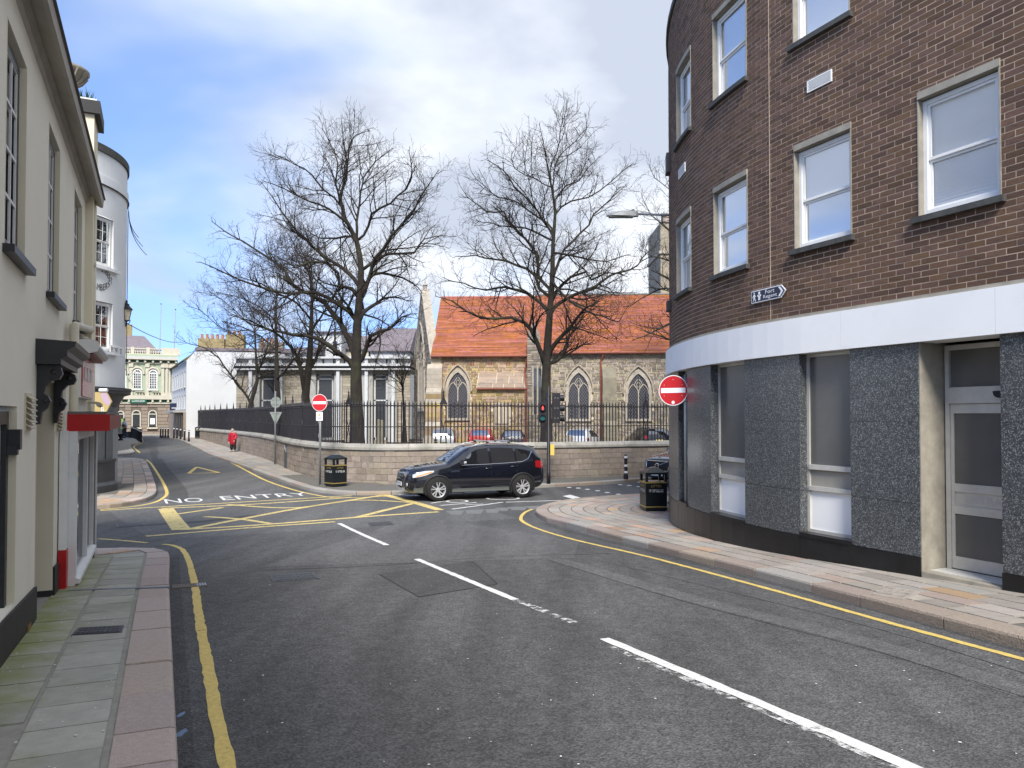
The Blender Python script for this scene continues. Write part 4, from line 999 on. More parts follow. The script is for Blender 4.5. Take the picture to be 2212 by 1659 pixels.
t = MB(); t.sweep(frS, 10.60, 10.619, [(-.10, 2.43), (.05, 2.41), (.15, 2.44), (.18, 2.50), (.16, 2.56), (.08, 2.59), (-.10, 2.58)]); part('end_cap', t, 'white_paint', aw)
t = MB(); t.fbox(frS, 10.65, 12.5, -.09, .10, 2.405, 2.418); part('valance', t, 'red_dull_shade', aw)
cmr = thing('wall_camera', 'small cream camera below the red sign board', 'camera', frS(12.55, -.05, 1.80))
t = MB(); t.tube([frS(12.55, -.1, 1.84), frS(12.55, .05, 1.82)], .018, 8); part('bracket', t, 'cream_pipe', cmr)
t = MB(); t.tube([frS(12.48, .05, 1.80), frS(12.64, .06, 1.79)], .035, 10); part('housing', t, 'cream_pipe', cmr)

# ------------------------------------------------------------------ taller end of the block with parapet and urn
fa = street_frame(-.92, 1)
tb = thing('parapet_house', 'taller cream house end with dark coping above the shop', 'building', fa(12.9, 0, 2.4))
t = MB(); t.fbox(fa, 12.62, 13.35, -6, 0, 1.7, 6.15); part('wall', t, 'render_cream_lit', tb)
t = MB(); t.fbox(fa, 12.55, 13.42, -6.1, .08, 6.15, 6.34); part('coping', t, 'black_plinth_paint', tb)
t = MB(); t.fbox(fa, 12.60, 13.37, -6.05, .03, 6.34, 6.38); part('coping_top', t, 'white_paint', tb)
ur = thing('stone_urn', 'fluted pale stone urn on the parapet', 'urn', fa(12.75, -.42, 6.38))
uc = fa(12.75, -.42, 6.38)
t = MB(); t.lathe(uc, [(.12, 0), (.12, .03), (.06, .06), (.06, .12), (.14, .18), (.25, .27), (.33, .38), (.35, .42), (.31, .42), (.25, .36)], 20); part('bowl', t, 'concrete_trim', ur, smooth=True)
for k in range(14):
    an = 2 * math.pi * k / 14; t = MB(); t.tube([(uc[0] + r_ * math.cos(an), uc[1] + r_ * math.sin(an), uc[2] + z_) for r_, z_ in ((.15, .18), (.26, .27), (.335, .38))], [.012, .018, .02], 5); part('flute', t, 'concrete_trim', ur)
mat('weed', (.07, .12, .03), (.05, .09, .02), rough=.9)
t = MB(); r3 = random.Random(5)
for k in range(160):
    p0 = fa(13.0 + r3.uniform(-.25, .3), -.35 + r3.uniform(-.3, .3), 6.38); an = r3.uniform(0, 6.28); ln_ = r3.uniform(.1, .28)
    p1 = (p0[0] + .08 * math.cos(an), p0[1] + .08 * math.sin(an), p0[2] + ln_); t.face([p0, (p0[0] + .02, p0[1] + .01, p0[2]), p1])
solo('parapet_weeds', t, 'weed', 'green weeds growing on the parapet beside the urn', 'weeds', kind='stuff')
# ================================================================== churchyard wall and railings
mat('wall_block', (.33, .275, .225), (.245, .205, .17), scale=9, rough=.9, bump=.6, bscale=50, vary=.16, hue=.012, c3=(.22, .20, .17), s3=.7, w3=(.55, .8))
mat('wall_joint', (.27, .235, .20), (.2, .175, .15), scale=12, rough=.95)
mat('coping', (.40, .38, .34), (.29, .28, .25), scale=5, rough=.9, bump=.4, bscale=60, vary=.08, c3=(.20, .20, .17), s3=1.5, w3=(.5, .75))
mat('iron_black', (.012, .012, .018), (.022, .020, .024), scale=10, rough=.5, spec=.4)
mat('yard_grass', (.07, .10, .03), (.11, .10, .06), scale=2.5, rough=.95, bump=.6, bscale=30)
mat('yard_gravel', (.30, .28, .25), (.22, .205, .185), scale=5, rough=.95, bump=.5, bscale=60)
mat('stone_rubble', (.43, .30, .17), (.29, .21, .14), scale=3.2, rough=.92, bump=.5, bscale=30, vary=.30, hue=.03)
mat('stone_rubble_grey', (.33, .275, .205), (.20, .18, .16), scale=3.2, rough=.92, bump=.5, bscale=30, vary=.36, hue=.035)
mat('lime_mortar', (.68, .58, .43), (.56, .48, .36), scale=9, rough=.95)
mat('dressed_stone', (.46, .405, .33), (.33, .30, .255), scale=4, rough=.9, bump=.3, bscale=40, vary=.08, c3=(.26, .24, .21), s3=1.2, w3=(.55, .8))
mat('lichen_stone', (.25, .225, .165), (.17, .155, .12), scale=3, rough=.95, bump=.4, vary=.15)
mat('clay_tile', (.42, .150, .078), (.32, .108, .062), scale=3.5, rough=.85, bump=.2, vary=.30, hue=.02, c3=(.30, .12, .075), s3=.9, w3=(.5, .8))
mat('copper_brown', (.26, .075, .045), (.20, .06, .04), scale=6, rough=.6)
mat('slab_roof', (.36, .27, .20), (.29, .225, .175), scale=4, rough=.9, vary=.15, c3=(.22, .19, .16), s3=2, w3=(.5, .7))
# leaded glass: dark panes with pale diamond lead lines
lg = mat('leaded_glass', (.02, .022, .03), (.05, .05, .06), scale=8, rough=.25, spec=.5)
nt = lg.node_tree; N = nt.nodes; b = N['Principled BSDF']; src = b.inputs['Base Color'].links[0].from_socket
ge = N.new('ShaderNodeNewGeometry'); sp_ = N.new('ShaderNodeSeparateXYZ'); nt.links.new(ge.outputs['Position'], sp_.inputs[0])
def nm(op, a, b_=None):
    n = N.new('ShaderNodeMath'); n.operation = op
    for i, x in enumerate((a, b_)):
        if x is None: continue
        if isinstance(x, (int, float)): n.inputs[i].default_value = x
        else: nt.links.new(x, n.inputs[i])
    return n.outputs[0]
l1 = nm('ABSOLUTE', nm('SUBTRACT', nm('FRACT', nm('ADD', nm('MULTIPLY', sp_.outputs[0], 6.0), nm('MULTIPLY', sp_.outputs[2], 4.2))), .5))
l2 = nm('ABSOLUTE', nm('SUBTRACT', nm('FRACT', nm('SUBTRACT', nm('MULTIPLY', sp_.outputs[0], 6.0), nm('MULTIPLY', sp_.outputs[2], 4.2))), .5))
ln_ = nm('LESS_THAN', nm('MINIMUM', l1, l2), .07)
mx = N.new('ShaderNodeMix'); mx.data_type = 'RGBA'; nt.links.new(ln_, mx.inputs[0]); nt.links.new(src, mx.inputs[6]); mx.inputs[7].default_value = (.17, .17, .18, 1); nt.links.new(mx.outputs[2], b.inputs['Base Color'])

YARD = -.6
COP = .63                                   # top of the coping
frW, lnW = path_frame(WALLP, -1)
wc = [frW(a, 0, 0) for a in np.linspace(0, lnW, 200)]
yw = thing('churchyard_wall', 'low stone block wall with pale coping curving round the churchyard', 'wall', frW(45, 0, -.9))
t = MB(); t.fbox(frW, 0, lnW, -.36, -.022, -1.2, .40, 160); part('core', t, 'wall_joint', yw)
rw = random.Random(21); zs = [-1.15, -.93, -.70, -.47, -.25, -.035, .175, .385]
blocks = []
for r in range(len(zs) - 1):
    a = rw.uniform(0, .3)
    while a < lnW - .6:
        L = rw.uniform(.30, .62); c = frW(a + L / 2, 0, (zs[r] + zs[r + 1]) / 2); u, v = proj(*c); u2, _ = proj(*frW(a, 0, zs[r])); u3, _ = proj(*frW(a + L, 0, zs[r]))
        if -50 < u < 1480 and zs[r + 1] > g(c[0], c[1]) + .1: blocks.append((abs(u3 - u2) * (zs[r + 1] - zs[r]) / c[1], a, a + L, zs[r], zs[r + 1]))
        a += L
blocks.sort(reverse=True); restb = MB()
def block_mb(mb, a0, a1, z0, z1):
    j = .006; o1 = -.006 + rw.uniform(-.008, .008)
    mb.hexa([frW(a0 + j, -.06, z0 + j), frW(a1 - j, -.06, z0 + j), frW(a1 - j, o1, z0 + j), frW(a0 + j, o1 + rw.uniform(-.006, .006), z0 + j)],
            [frW(a0 + j, -.06, z1 - j), frW(a1 - j, -.06, z1 - j), frW(a1 - j, o1 + rw.uniform(-.006, .006), z1 - j), frW(a0 + j, o1, z1 - j)])
for i, (s_, a0, a1, z0, z1) in enumerate(blocks):
    if i < 300: t = MB(); block_mb(t, a0, a1, z0, z1); part('stone_block', t, 'wall_block', yw)
    else: block_mb(restb, a0, a1, z0, z1)
part('stone_courses', restb, 'wall_block', yw, kind='stuff')
a = 0
while a < lnW - .3:
    b_ = min(a + rw.uniform(1.1, 1.5), lnW); t = MB(); t.sweep(frW, a + .004, b_ - .004, [(-.42, .39), (.035, .39), (.055, .415), (.055, .50), (-.05, COP), (-.30, COP), (-.42, .52)], max(2, int((b_ - a) / .35)))
    part('coping_stone', t, 'coping', yw); a = b_
# grey service door in the wall
ad = None
for aa in np.linspace(20, 50, 301):
    if proj(*frW(aa, 0, 0))[0] > 618: ad = aa; break
t = MB(); t.fbox(frW, ad - .62, ad + .28, -.05, .012, -.80, .37); dp = part('service_door', t, 'iron_cover', yw)
for k in range(2): t = MB(); t.fbox(frW, ad - .5 + k * .42, ad - .43 + k * .42, .012, .018, .08 - .1 * k, .30 - .1 * k); part('notice', t, 'sign_white', dp)

fence = thing('iron_railings', 'black iron railings with spear heads on the churchyard wall', 'railings', frW(45, -.18, COP))
frF = lambda a, o, z: frW(a, o - .18, z)
pk = MB(); pk.lathe((0, 0, 0), [(.024, 0), (.024, .04), (.021, .06), (.021, .60), (.030, .615), (.030, .64), (.021, .655), (.021, 1.36), (.034, 1.385), (.034, 1.41), (.018, 1.43), (.033, 1.47), (.020, 1.53), (.002, 1.62)], 6)
pk_me = pk.mesh('picket', (0, 0, 0), 'iron_black')
posts_a = list(np.arange(1.0, lnW, 2.45))
# put the visible standards where they stand in the photo
def a_for_u(u0, lo, hi):
    best = min(np.linspace(lo, hi, 1500), key=lambda q: abs(proj(*frF(q, 0, 1.2))[0] - u0)); return float(best)
near = [a_for_u(753, 44, 56), a_for_u(958, 50, 62), a_for_u(1395, 55, 72), a_for_u(1180, 50, 66)]
lim = near[0] - 1.5
posts_a = [near[0] - 2.45 * k for k in range(1, 20) if near[0] - 2.45 * k > .5] + near + [near[2] + 2.5 * k for k in (1, 2, 3, 4)]
pick = []; a = .3
while a < lnW - .2:
    if min(abs(a - p) for p in posts_a) > .16:
        u, v = proj(*frF(a, 0, 1.2)); pick.append((frF(a, 0, 0)[1] if -20 < u < 1470 else 999, a))
    a += .142
pick.sort(); rest = MB(); base_ = np.array(pk.v)
for i, (d_, a) in enumerate(pick):
    p = frF(a, 0, COP - .02)
    if i < 300 and d_ < 900: inst('picket', pk_me, fence, p)
    else:
        q = MB(); q.v = [tuple(x) for x in (base_ + np.array(p))]; q.f = pk.f; q.m = pk.m; rest.extend(q)
part('picket_run', rest, 'iron_black', fence, kind='stuff')
for z0, z1 in ((2.00, 2.045), (1.235, 1.265)):
    t = MB(); t.fbox(frF, .2, lnW - .2, -.012, .012, z0, z1, 200); part('rail', t, 'iron_black', fence)
def post_mb():
    t = MB()
    for s in (-1, 1): t.box(s * .10 - .02, s * .10 + .02, -.02, .02, 0, 1.50)
    # lens of two curved bars in the lower half
    for s in (-1, 1): t.tube([(s * .085, 0, .18), (s * .03, 0, .42), (s * .004, 0, .62), (s * .03, 0, .70), (s * .08, 0, .86)], .014, 5)
    for s in (-1, 1): t.tube([(s * .085, 0, 1.30), (s * .05, 0, 1.42), (0, 0, 1.50)], .014, 5)
    # gabled cap and spire
    t.hexa([(-.15, -.05, 1.46), (.15, -.05, 1.46), (.15, .05, 1.46), (-.15, .05, 1.46)], [(-.05, -.03, 1.66), (.05, -.03, 1.66), (.05, .03, 1.66), (-.05, .03, 1.66)])
    t.lathe((0, 0, 0), [(.055, 1.655), (.022, 1.86), (.034, 1.88), (.034, 1.90), (.016, 1.92), (.003, 2.06)], 6)
    t.box(-.13, .13, -.06, .06, -.02, .05); return t
pm = post_mb().mesh('standard', (0, 0, 0), 'iron_black')
for a in posts_a:
    p = frF(a, 0, COP); q = frF(a + .1, 0, COP); inst('standard', pm, fence, (p[0], p[1], COP - .01), math.atan2(q[1] - p[1], q[0] - p[0]))

# churchyard surface
yp = [frW(a, -.3, YARD)[:2] for a in np.linspace(6, lnW, 70)]
mb = MB(); mb.face([(*p, YARD) for p in yp] + [(30, 80, YARD), (-20, 80, YARD), (-26, 64, YARD)]); solo('churchyard', mb, 'yard_gravel', 'churchyard ground inside the wall', 'ground', kind='structure', loc=(-2, 45, YARD))
lawn = MB(); lp = [frW(a, -.6, YARD + .004)[:2] for a in np.linspace(20, 56, 40)]; lawn.face([(*p, YARD + .005) for p in lp] + [(-1, 34, YARD + .005), (-6, 40, YARD + .005), (-14, 47.5, YARD + .005)])
solo('lawn', lawn, 'yard_grass', 'strip of grass and earth under the trees', 'grass', kind='structure')

# ================================================================== church
FC = rad(3.0); cd = (math.cos(FC), -math.sin(FC)); cn = (-math.sin(FC), -math.cos(FC))
CP = ((935 - 1106) / F * 49, 49.0)
frC = line_frame(CP, cd, cn)
def onC(u, v, o=0.):
    p0 = (CP[0] + cn[0] * o, CP[1] + cn[1] * o); r = ray(u, v)
    # solve p0 + a*cd = k*r
    det = cd[0] * (-r[1]) - cd[1] * (-r[0]); k = (cd[0] * (-p0[1]) - cd[1] * (-p0[0])) / det
    k = (p0[1] * cd[0] - p0[0] * cd[1]) / (r[1] * cd[0] - r[0] * cd[1]); x, y = r[0] * k, r[1] * k
    return ((x - p0[0]) * cd[0] + (y - p0[1]) * cd[1], EYE + r[2] * k)
Q3 = lambda x, y, o=0.: onC((1600 + x / 2.5523) * .54861, (1150 + y / 2.5523) * .54861, o)
Q5 = lambda x, y, o=0.: onC((2000 + x / 3.0157) * .54861, (1100 + y / 3.0157) * .54861, o)
ch = thing('church', 'old stone church with orange clay tile roof behind the railings', 'church', frC(6, 0, YARD))
aC1 = Q3(1235, 700)[0]; aN0 = Q5(300, 1000)[0]; aN1 = aN0 + 16
zEC, zEN = 5.62, 5.80
def gothic_outline(ac, w, z0, zs_, n=9):
    """pointed arch: list of (a, z) from bottom left round to bottom right"""
    R_ = w * 1.05; pts = [(ac - w / 2, z0)]
    hh = math.sqrt(max(R_ ** 2 - (R_ - w / 2) ** 2, 0))
    th_end = math.atan2(hh, R_ - w / 2)
    for i in range(n + 1): t_ = th_end * i / n; pts.append((ac - w / 2 + R_ - R_ * math.cos(t_), zs_ + R_ * math.sin(t_)))
    for i in range(n - 1, -1, -1): t_ = th_end * i / n; pts.append((ac + w / 2 - R_ + R_ * math.cos(t_), zs_ + R_ * math.sin(t_)))
    pts.append((ac + w / 2, z0)); return pts
def in_gothic(a, z, ac, w, z0, zs_):
    if z < z0 or abs(a - ac) > w / 2: return False
    if z < zs_: return True
    R_ = w * 1.05
    return math.hypot(a - (ac - w / 2 + R_), z - zs_) < R_ and math.hypot(a - (ac + w / 2 - R_), z - zs_) < R_
def gothic(parent, fr, ac, w, z0, zs_, o=0., lights=2, fw=.17):
    """window > surround, hood, mullion, tracery, pane"""
    out = gothic_outline(ac, w, z0, zs_); inn = gothic_outline(ac, w - 2 * fw, z0 + fw, zs_)
    t = MB()
    for i in range(len(out) - 1):
        q = [out[i], out[i + 1], inn[i + 1], inn[i]]
        t.face([fr(a_, o + .09, z_) for a_, z_ in q]); t.face([fr(*p_) for p_ in ((inn[i][0], o + .09, inn[i][1]), (inn[i + 1][0], o + .09, inn[i + 1][1]), (inn[i + 1][0], o - .02, inn[i + 1][1]), (inn[i][0], o - .02, inn[i][1]))])
        t.face([fr(*p_) for p_ in ((out[i][0], o + .09, out[i][1]), (out[i + 1][0], o + .09, out[i + 1][1]), (out[i + 1][0], o - .05, out[i + 1][1]), (out[i][0], o - .05, out[i][1]))])
    t.fbox(fr, ac - w / 2, ac + w / 2, o - .05, o + .14, z0, z0 + fw * .9)
    win = part('window', t, 'dressed_stone', parent)
    hood = gothic_outline(ac, w + .22, zs_ - .12, zs_); t = MB(); t.tube([fr(a_, o + .10, z_) for a_, z_ in hood], .055, 5); part('hood_mould', t, 'dressed_stone', win)
    t = MB(); t.face([fr(a_, o - .012, z_) for a_, z_ in inn]); part('pane', t, 'leaded_glass', win)
    wi = w - 2 * fw; top = max(z_ for _, z_ in inn)
    for k in range(1, lights):
        am = ac - wi / 2 + wi * k / lights; t = MB(); t.fbox(fr, am - .035, am + .035, o - .01, o + .06, z0 + fw, zs_ + .02); part('mullion', t, 'dressed_stone', win)
    for k in range(lights):
        am = ac - wi / 2 + wi * (k + .5) / lights; t = MB(); hp = gothic_outline(am, wi / lights - .02, zs_ - .1, zs_ - .08, 5); t.tube([fr(a_, o + .02, z_) for a_, z_ in hp], .035, 5); part('light_arch', t, 'dressed_stone', win)
    t = MB()
    for s_ in (-1, 1):
        t.tube([fr(ac + s_ * x_ * wi, o + .02, zs_ + y_ * wi) for x_, y_ in ((0, .06), (.10, .20), (.20, .32), (.14, .48), (.03, .62))], .03, 5)
        t.tube([fr(ac + s_ * x_ * wi, o + .02, zs_ + y_ * wi) for x_, y_ in ((.02, .50), (.10, .36), (.03, .22))], .025, 5)
    part('tracery', t, 'dressed_stone', win)
    return (ac, w, z0, zs_)
# windows: placed from the photo
a0_, z0_ = Q3(395, 1290); a1_, _ = Q3(640, 1290); zs1 = Q3(500, 980)[1]
W1 = ((a0_ + a1_) / 2, abs(a1_ - a0_), z0_, zs1)
q0_ = Q5(690, 1700)[0]; q1_ = Q5(990, 1700)[0]; W2 = ((q0_ + q1_) / 2, q1_ - q0_, W1[2] - .05, Q5(840, 1320)[1])
q0_ = Q5(1395, 1700)[0]; q1_ = Q5(1705, 1700)[0]; W3 = ((q0_ + q1_) / 2, q1_ - q0_, W1[2] - .05, Q5(1550, 1340)[1])
W4 = (W3[0] + (W3[0] - W2[0]), W3[1], W3[2], W3[3])
aV0, aV1 = Q3(705, 1000, 1.5)[0], Q3(1195, 1000, 1.5)[0]
for nm_, a0, a1, ze in (('chancel_wall', 0, aC1, zEC), ('nave_wall', aC1, aN1, zEN)):
    t = MB(); t.fbox(frC, a0, a1, -.6, -.03, YARD - .3, ze); part(nm_, t, 'lime_mortar', ch)
cwall = [o for o in ch.children]
W1 = gothic(ch, frC, *W1[:2], W1[2], W1[3]); W2 = gothic(ch, frC, *W2); W3 = gothic(ch, frC, *W3); W4 = gothic(ch, frC, *W4)
# rubble stones
rs = random.Random(31)
def rubble(fr, a0, a1, z0, z1, skip, m_, parent, o=0., n_solo=150, hmin=.10, hmax=.24):
    st_ = []; z = z0
    while z < z1 - .05:
        hgt = min(rs.uniform(hmin, hmax), z1 - z); a = a0
        while a < a1 - .03:
            L = min(rs.uniform(.16, .52) if hgt > .14 else rs.uniform(.14, .42), a1 - a)
            ca, cz = a + L / 2, z + hgt / 2
            if not skip(ca, cz, L, hgt): st_.append((a, a + L, z, z + hgt))
            a += L
        z += hgt
    scr = []
    for s_ in st_:
        u, v = proj(*fr((s_[0] + s_[1]) / 2, o, (s_[2] + s_[3]) / 2)); ok = 880 < u < 1445 and v < 950
        scr.append(((s_[1] - s_[0]) * (s_[3] - s_[2]) * (1 if ok else 0), s_))
    scr.sort(key=lambda q: -q[0]); big = MB()
    for i, (sc_, (b0, b1, c0, c1)) in enumerate(scr):
        j = .016; J = lambda: rs.uniform(-.014, .014); oo = o + rs.uniform(-.012, .02)
        F_ = [fr(b0 + j + J(), oo, c0 + j + J()), fr(b1 - j + J(), oo, c0 + j + J()), fr(b1 - j + J(), oo, c1 - j + J()), fr(b0 + j + J(), oo, c1 - j + J())]
        Bk = [fr(b0 + j, o - .06, c0 + j), fr(b1 - j, o - .06, c0 + j), fr(b1 - j, o - .06, c1 - j), fr(b0 + j, o - .06, c1 - j)]
        t = MB() if i < n_solo else big
        t.hexa(Bk, F_, bottom=False)
        if i < n_solo: part('stone', t, m_, parent)
    part('rubble', big, m_, parent, kind='stuff')
def sk(ws, extra=()):
    def f(a, z, L, h):
        for w in ws:
            if in_gothic(a, z, w[0], w[1] + .05, w[2] - .03, w[3]): return True
        return any(e[0] < a < e[1] and e[2] < z < e[3] for e in extra)
    return f
rubble(frC, 0.55, aC1, YARD, zEC - .02, sk([W1], [(aV0 + .1, aV1, YARD - 1, 4.3)]), 'stone_rubble', cwall[0])
rubble(frC, aC1 + .2, aN1 - 6, YARD, zEN - .02, sk([W2, W3, W4]), 'stone_rubble_grey', cwall[1])
# putlog holes
for x in (465, 485, 650, 672, 832, 855, 1010, 1035):
    a_, z_ = Q3(x, 722); t = MB(); t.fbox(frC, a_ - .04, a_ + .04, -.02, .03, z_ - .09, z_ + .09); part('vent_slot', t, 'copper_brown', cwall[0])
# roofs: courses of tiles with real steps
def tiled_roof(a0, a1, ze, zr, half, name, oe=.28):
    t = MB(); t.face([frC(a0, oe, ze), frC(a1, oe, ze), frC(a1, -half, zr), frC(a0, -half, zr)]); t.face([frC(a0, -half, zr), frC(a1, -half, zr), frC(a1, -2 * half, ze), frC(a0, -2 * half, ze)])
    r = part(name, t, 'clay_tile', ch)
    n = 52; tl = MB(); rt = random.Random(17)
    for k in range(n):
        f0, f1 = k / n, (k + 1.0) / n; O = lambda f: oe + (-half - oe) * f; Zf = lambda f: ze + (zr - ze) * f
        a = a0 - rt.uniform(0, .5)
        while a < a1:
            b_ = a + rt.uniform(.4, 2.2); c0, c1 = max(a, a0), min(b_, a1)
            if c1 > c0: tl.face([frC(c0, O(f0) + .03, Zf(f0) + .035), frC(c1, O(f0) + .03, Zf(f0) + .035), frC(c1, O(f1) + .005, Zf(f1) + .008), frC(c0, O(f1) + .005, Zf(f1) + .008)]); tl.face([frC(c0, O(f0) + .03, Zf(f0) + .035), frC(c1, O(f0) + .03, Zf(f0) + .035), frC(c1, O(f0) + .012, Zf(f0)), frC(c0, O(f0) + .012, Zf(f0))])
            a = b_
    part('tile_courses', tl, 'clay_tile', r, kind='stuff')
    t = MB(); t.tube([frC(a0, -half, zr + .03), frC(a1, -half, zr + .03)], .09, 8); part('ridge', t, 'clay_tile' if name == 'chancel_roof' else 'lead_grey', r)
    t = MB(); t.tube([frC(a0, oe + .07, ze - .02), frC(a1, oe + .07, ze - .02)], .07, 8); part('gutter', t, 'copper_brown', r)
    return r
tiled_roof(-.1, aC1 + .6, zEC, 10.18, 4.2, 'chancel_roof'); tiled_roof(aC1 + .5, aN1, zEN, 10.30, 4.3, 'nave_roof')
# gable end with coping
gd = (-math.sin(rad(15)), math.cos(rad(15)))
def frG(a, o, z): return (CP[0] + gd[0] * a - gd[1] * o - cd[0] * .12, CP[1] + gd[1] * a + gd[0] * o, z)
t = MB(); prof = [(0, YARD), (8.4, YARD), (8.4, 5.6), (4.2, 10.35), (0, 5.6)]; t.prism([frG(a_, 0, z_) for a_, z_ in prof], tuple(np.array(frG(0, -.4, 0)) - np.array(frG(0, 0, 0)))); gw = part('gable_wall', t, 'lime_mortar', ch)
def sk_g(a, z, L, h): return z > 5.6 + (min(a - L / 2, 8.4 - a - L / 2)) * 1.13 - h or in_gothic(a, z, 4.2, 3.4, 2.0, 5.2)
rubble(frG, 0, 8.4, YARD, 10.2, sk_g, 'stone_rubble_grey', gw, o=.03, n_solo=0)
gothic(ch, frG, 4.2, 3.3, 2.0, 5.2, o=.03, lights=4, fw=.25)
t = MB(); t.sweep(lambda a, o, z: frG(a, o, z), 0, 1, [(0, 0)] * 3) if False else None
for q in range(2):
    t = MB(); A_, B_ = ((-.15, 5.45), (4.2, 10.55)) if q == 0 else ((8.55, 5.45), (4.2, 10.55))
    t.hexa([frG(A_[0], -.5, A_[1]), frG(A_[0], .10, A_[1]), frG(B_[0], .10, B_[1]), frG(B_[0], -.5, B_[1])], [frG(A_[0], -.5, A_[1] + .25), frG(A_[0], .10, A_[1] + .25), frG(B_[0], .10, B_[1] + .25), frG(B_[0], -.5, B_[1] + .25)]); part('gable_coping', t, 'dressed_stone', ch)
t = MB(); t.lathe(frG(4.2, -.2, 10.7), [(.16, 0), (.12, .3), (.2, .4), (.08, .5), (.02, .8)], 8); part('finial', t, 'dressed_stone', ch)
# corner buttress, in three stages with quoins
for k, (o1, z0, z1) in enumerate(((1.0, YARD, 1.3), (.75, 1.3, 3.5), (.35, 3.5, 5.1))):
    t = MB(); t.sweep(frC, -.35, .65, [(-.1, z0), (o1, z0), (o1, z1 - .3), (o1 - .28, z1), (-.1, z1)]); bt = part('buttress', t, 'dressed_stone', ch)
    zz_ = z0 + .02
    while zz_ < z1 - .5:
        hq = rs.uniform(.22, .34); t = MB(); t.fbox(frC, -.36, .66, o1 - .1, o1 + .012, zz_ + .008, min(zz_ + hq, z1 - .32) - .008); part('quoin', t, rs.choice(['dressed_stone', 'stone_rubble']), bt); zz_ += hq
# nave buttress with sloped head
bA, bB = Q5(1125, 1300, .6)[0], Q5(1290, 1300, .6)[0]; zt_ = Q5(1200, 1035)[1]
t = MB(); t.sweep(frC, bA, bB, [(-.1, YARD), (.85, YARD), (.85, 1.0), (.6, 1.35), (.6, zt_ - .75), (.05, zt_), (-.1, zt_)]); bt = part('buttress', t, 'lichen_stone', ch)
for k in range(9):
    z_ = YARD + .05 + k * .40
    if z_ + .38 < zt_ - .7: t = MB(); oo = .85 if z_ < .9 else .6; am = bA + (bB - bA) * (.42 if k % 2 else .6); t.fbox(frC, bA - .01, am - .006, oo - .15, oo + .012, z_, z_ + .385); part('quoin', t, 'lichen_stone', bt); t = MB(); t.fbox(frC, am + .006, bB + .01, oo - .15, oo + .012, z_, z_ + .385); part('quoin', t, 'lichen_stone', bt)
dpA = Q5(1103, 1200, .1)[0]
t = MB(); t.tube([frC(dpA + .12, .30, zEN - .05), frC(dpA + .12, .25, zEN - .25), frC(dpA, .10, zEN - .5), frC(dpA, .10, YARD)], .055, 8); part('downpipe', t, 'copper_brown', ch)
# vestry under a stone slab lean-to roof
zv1, zv0 = Q3(900, 808, .1)[1], Q3(900, 965, 1.6)[1]
t = MB(); t.fbox(frC, aV0, aV1 - .05, -.1, 1.5, YARD - .2, zv0 - .05); vw = part('vestry_wall', t, 'lime_mortar', ch)
vq0, vq1 = Q3(890, 1330, 1.5)[0], Q3(1030, 1330, 1.5)[0]; vz0, vz1 = Q3(900, 1330, 1.5)[1], Q3(900, 1120, 1.5)[1]
frV = lambda a, o, z: frC(a, o + 1.53, z)
rubble(frV, aV0, aV1 - .05, YARD, zv0 - .1, lambda a, z, L, h: vq0 - .1 < a < vq1 + .1 and vz0 - .1 < z < vz1 + .1, 'stone_rubble', vw, n_solo=60)
t = MB(); t.fbox(frV, vq0, vq1, -.1, .03, vz0, vz0 + .1); t.fbox(frV, vq0, vq0 + .13, -.1, .03, vz0, vz1); t.fbox(frV, vq1 - .13, vq1, -.1, .03, vz0, vz1); t.fbox(frV, vq0, vq1, -.1, .03, vz1 - .12, vz1); vwn = part('window', t, 'dressed_stone', ch)
vm = (vq0 + vq1) / 2; t = MB(); t.fbox(frV, vm - .06, vm + .06, -.1, .03, vz0 + .1, vz1 - .12); part('mullion', t, 'dressed_stone', vwn)
for x0, x1 in ((vq0 + .13, vm - .06), (vm + .06, vq1 - .13)): t = MB(); t.face([frV(x0, -.04, vz0 + .1), frV(x1, -.04, vz0 + .1), frV(x1, -.04, vz1 - .12), frV(x0, -.04, vz1 - .12)]); part('pane', t, 'leaded_glass', vwn)
t = MB(); t.hexa([frC(aV0, 0, zv1 - .06), frC(aV0, 1.68, zv0 - .06), frC(aV1, 1.68, zv0 - .06), frC(aV1, 0, zv1 - .06)], [frC(aV0, 0, zv1), frC(aV0, 1.68, zv0), frC(aV1, 1.68, zv0), frC(aV1, 0, zv1)]); vr = part('vestry_roof', t, 'lime_mortar', ch)
for r_ in range(3):
    f0, f1 = [(0, .27), (.27, .72), (.72, 1)][r_]; a = aV0 + .02
    while a < aV1 - .1:
        b_ = min(a + rs.uniform(.6, 1.3), aV1 - .02); P = lambda aa, f, dz: frC(aa, 1.70 * (1 - f), zv0 + (zv1 - zv0) * f + dz)
        t = MB(); t.hexa([P(a + .02, f0 + .012, 0), P(b_ - .02, f0 + .012, 0), P(b_ - .02, f1 - .012, 0), P(a + .02, f1 - .012, 0)], [P(a + .02, f0 + .012, .04), P(b_ - .02, f0 + .012, .04), P(b_ - .02, f1 - .012, .03), P(a + .02, f1 - .012, .03)]); part('roof_slab', t, 'slab_roof', vr); a = b_
t = MB(); t.tube([frC(aV0, 1.74, zv0 - .05), frC(aV1 + .1, 1.74, zv0 - .05)], .06, 8); part('gutter', t, 'copper_brown', vr)
t = MB(); t.tube([frC(aV1 + .05, .2, zEC - .1), frC(aV1 - .08, .2, zv1), frC(aV1 + .08, 1.7, zv0 - .05), frC(aV1 + .03, 1.65, zv0 - .4), frC(aV1 + .03, 1.62, YARD)], .06, 8); part('downpipe', t, 'copper_brown', ch)
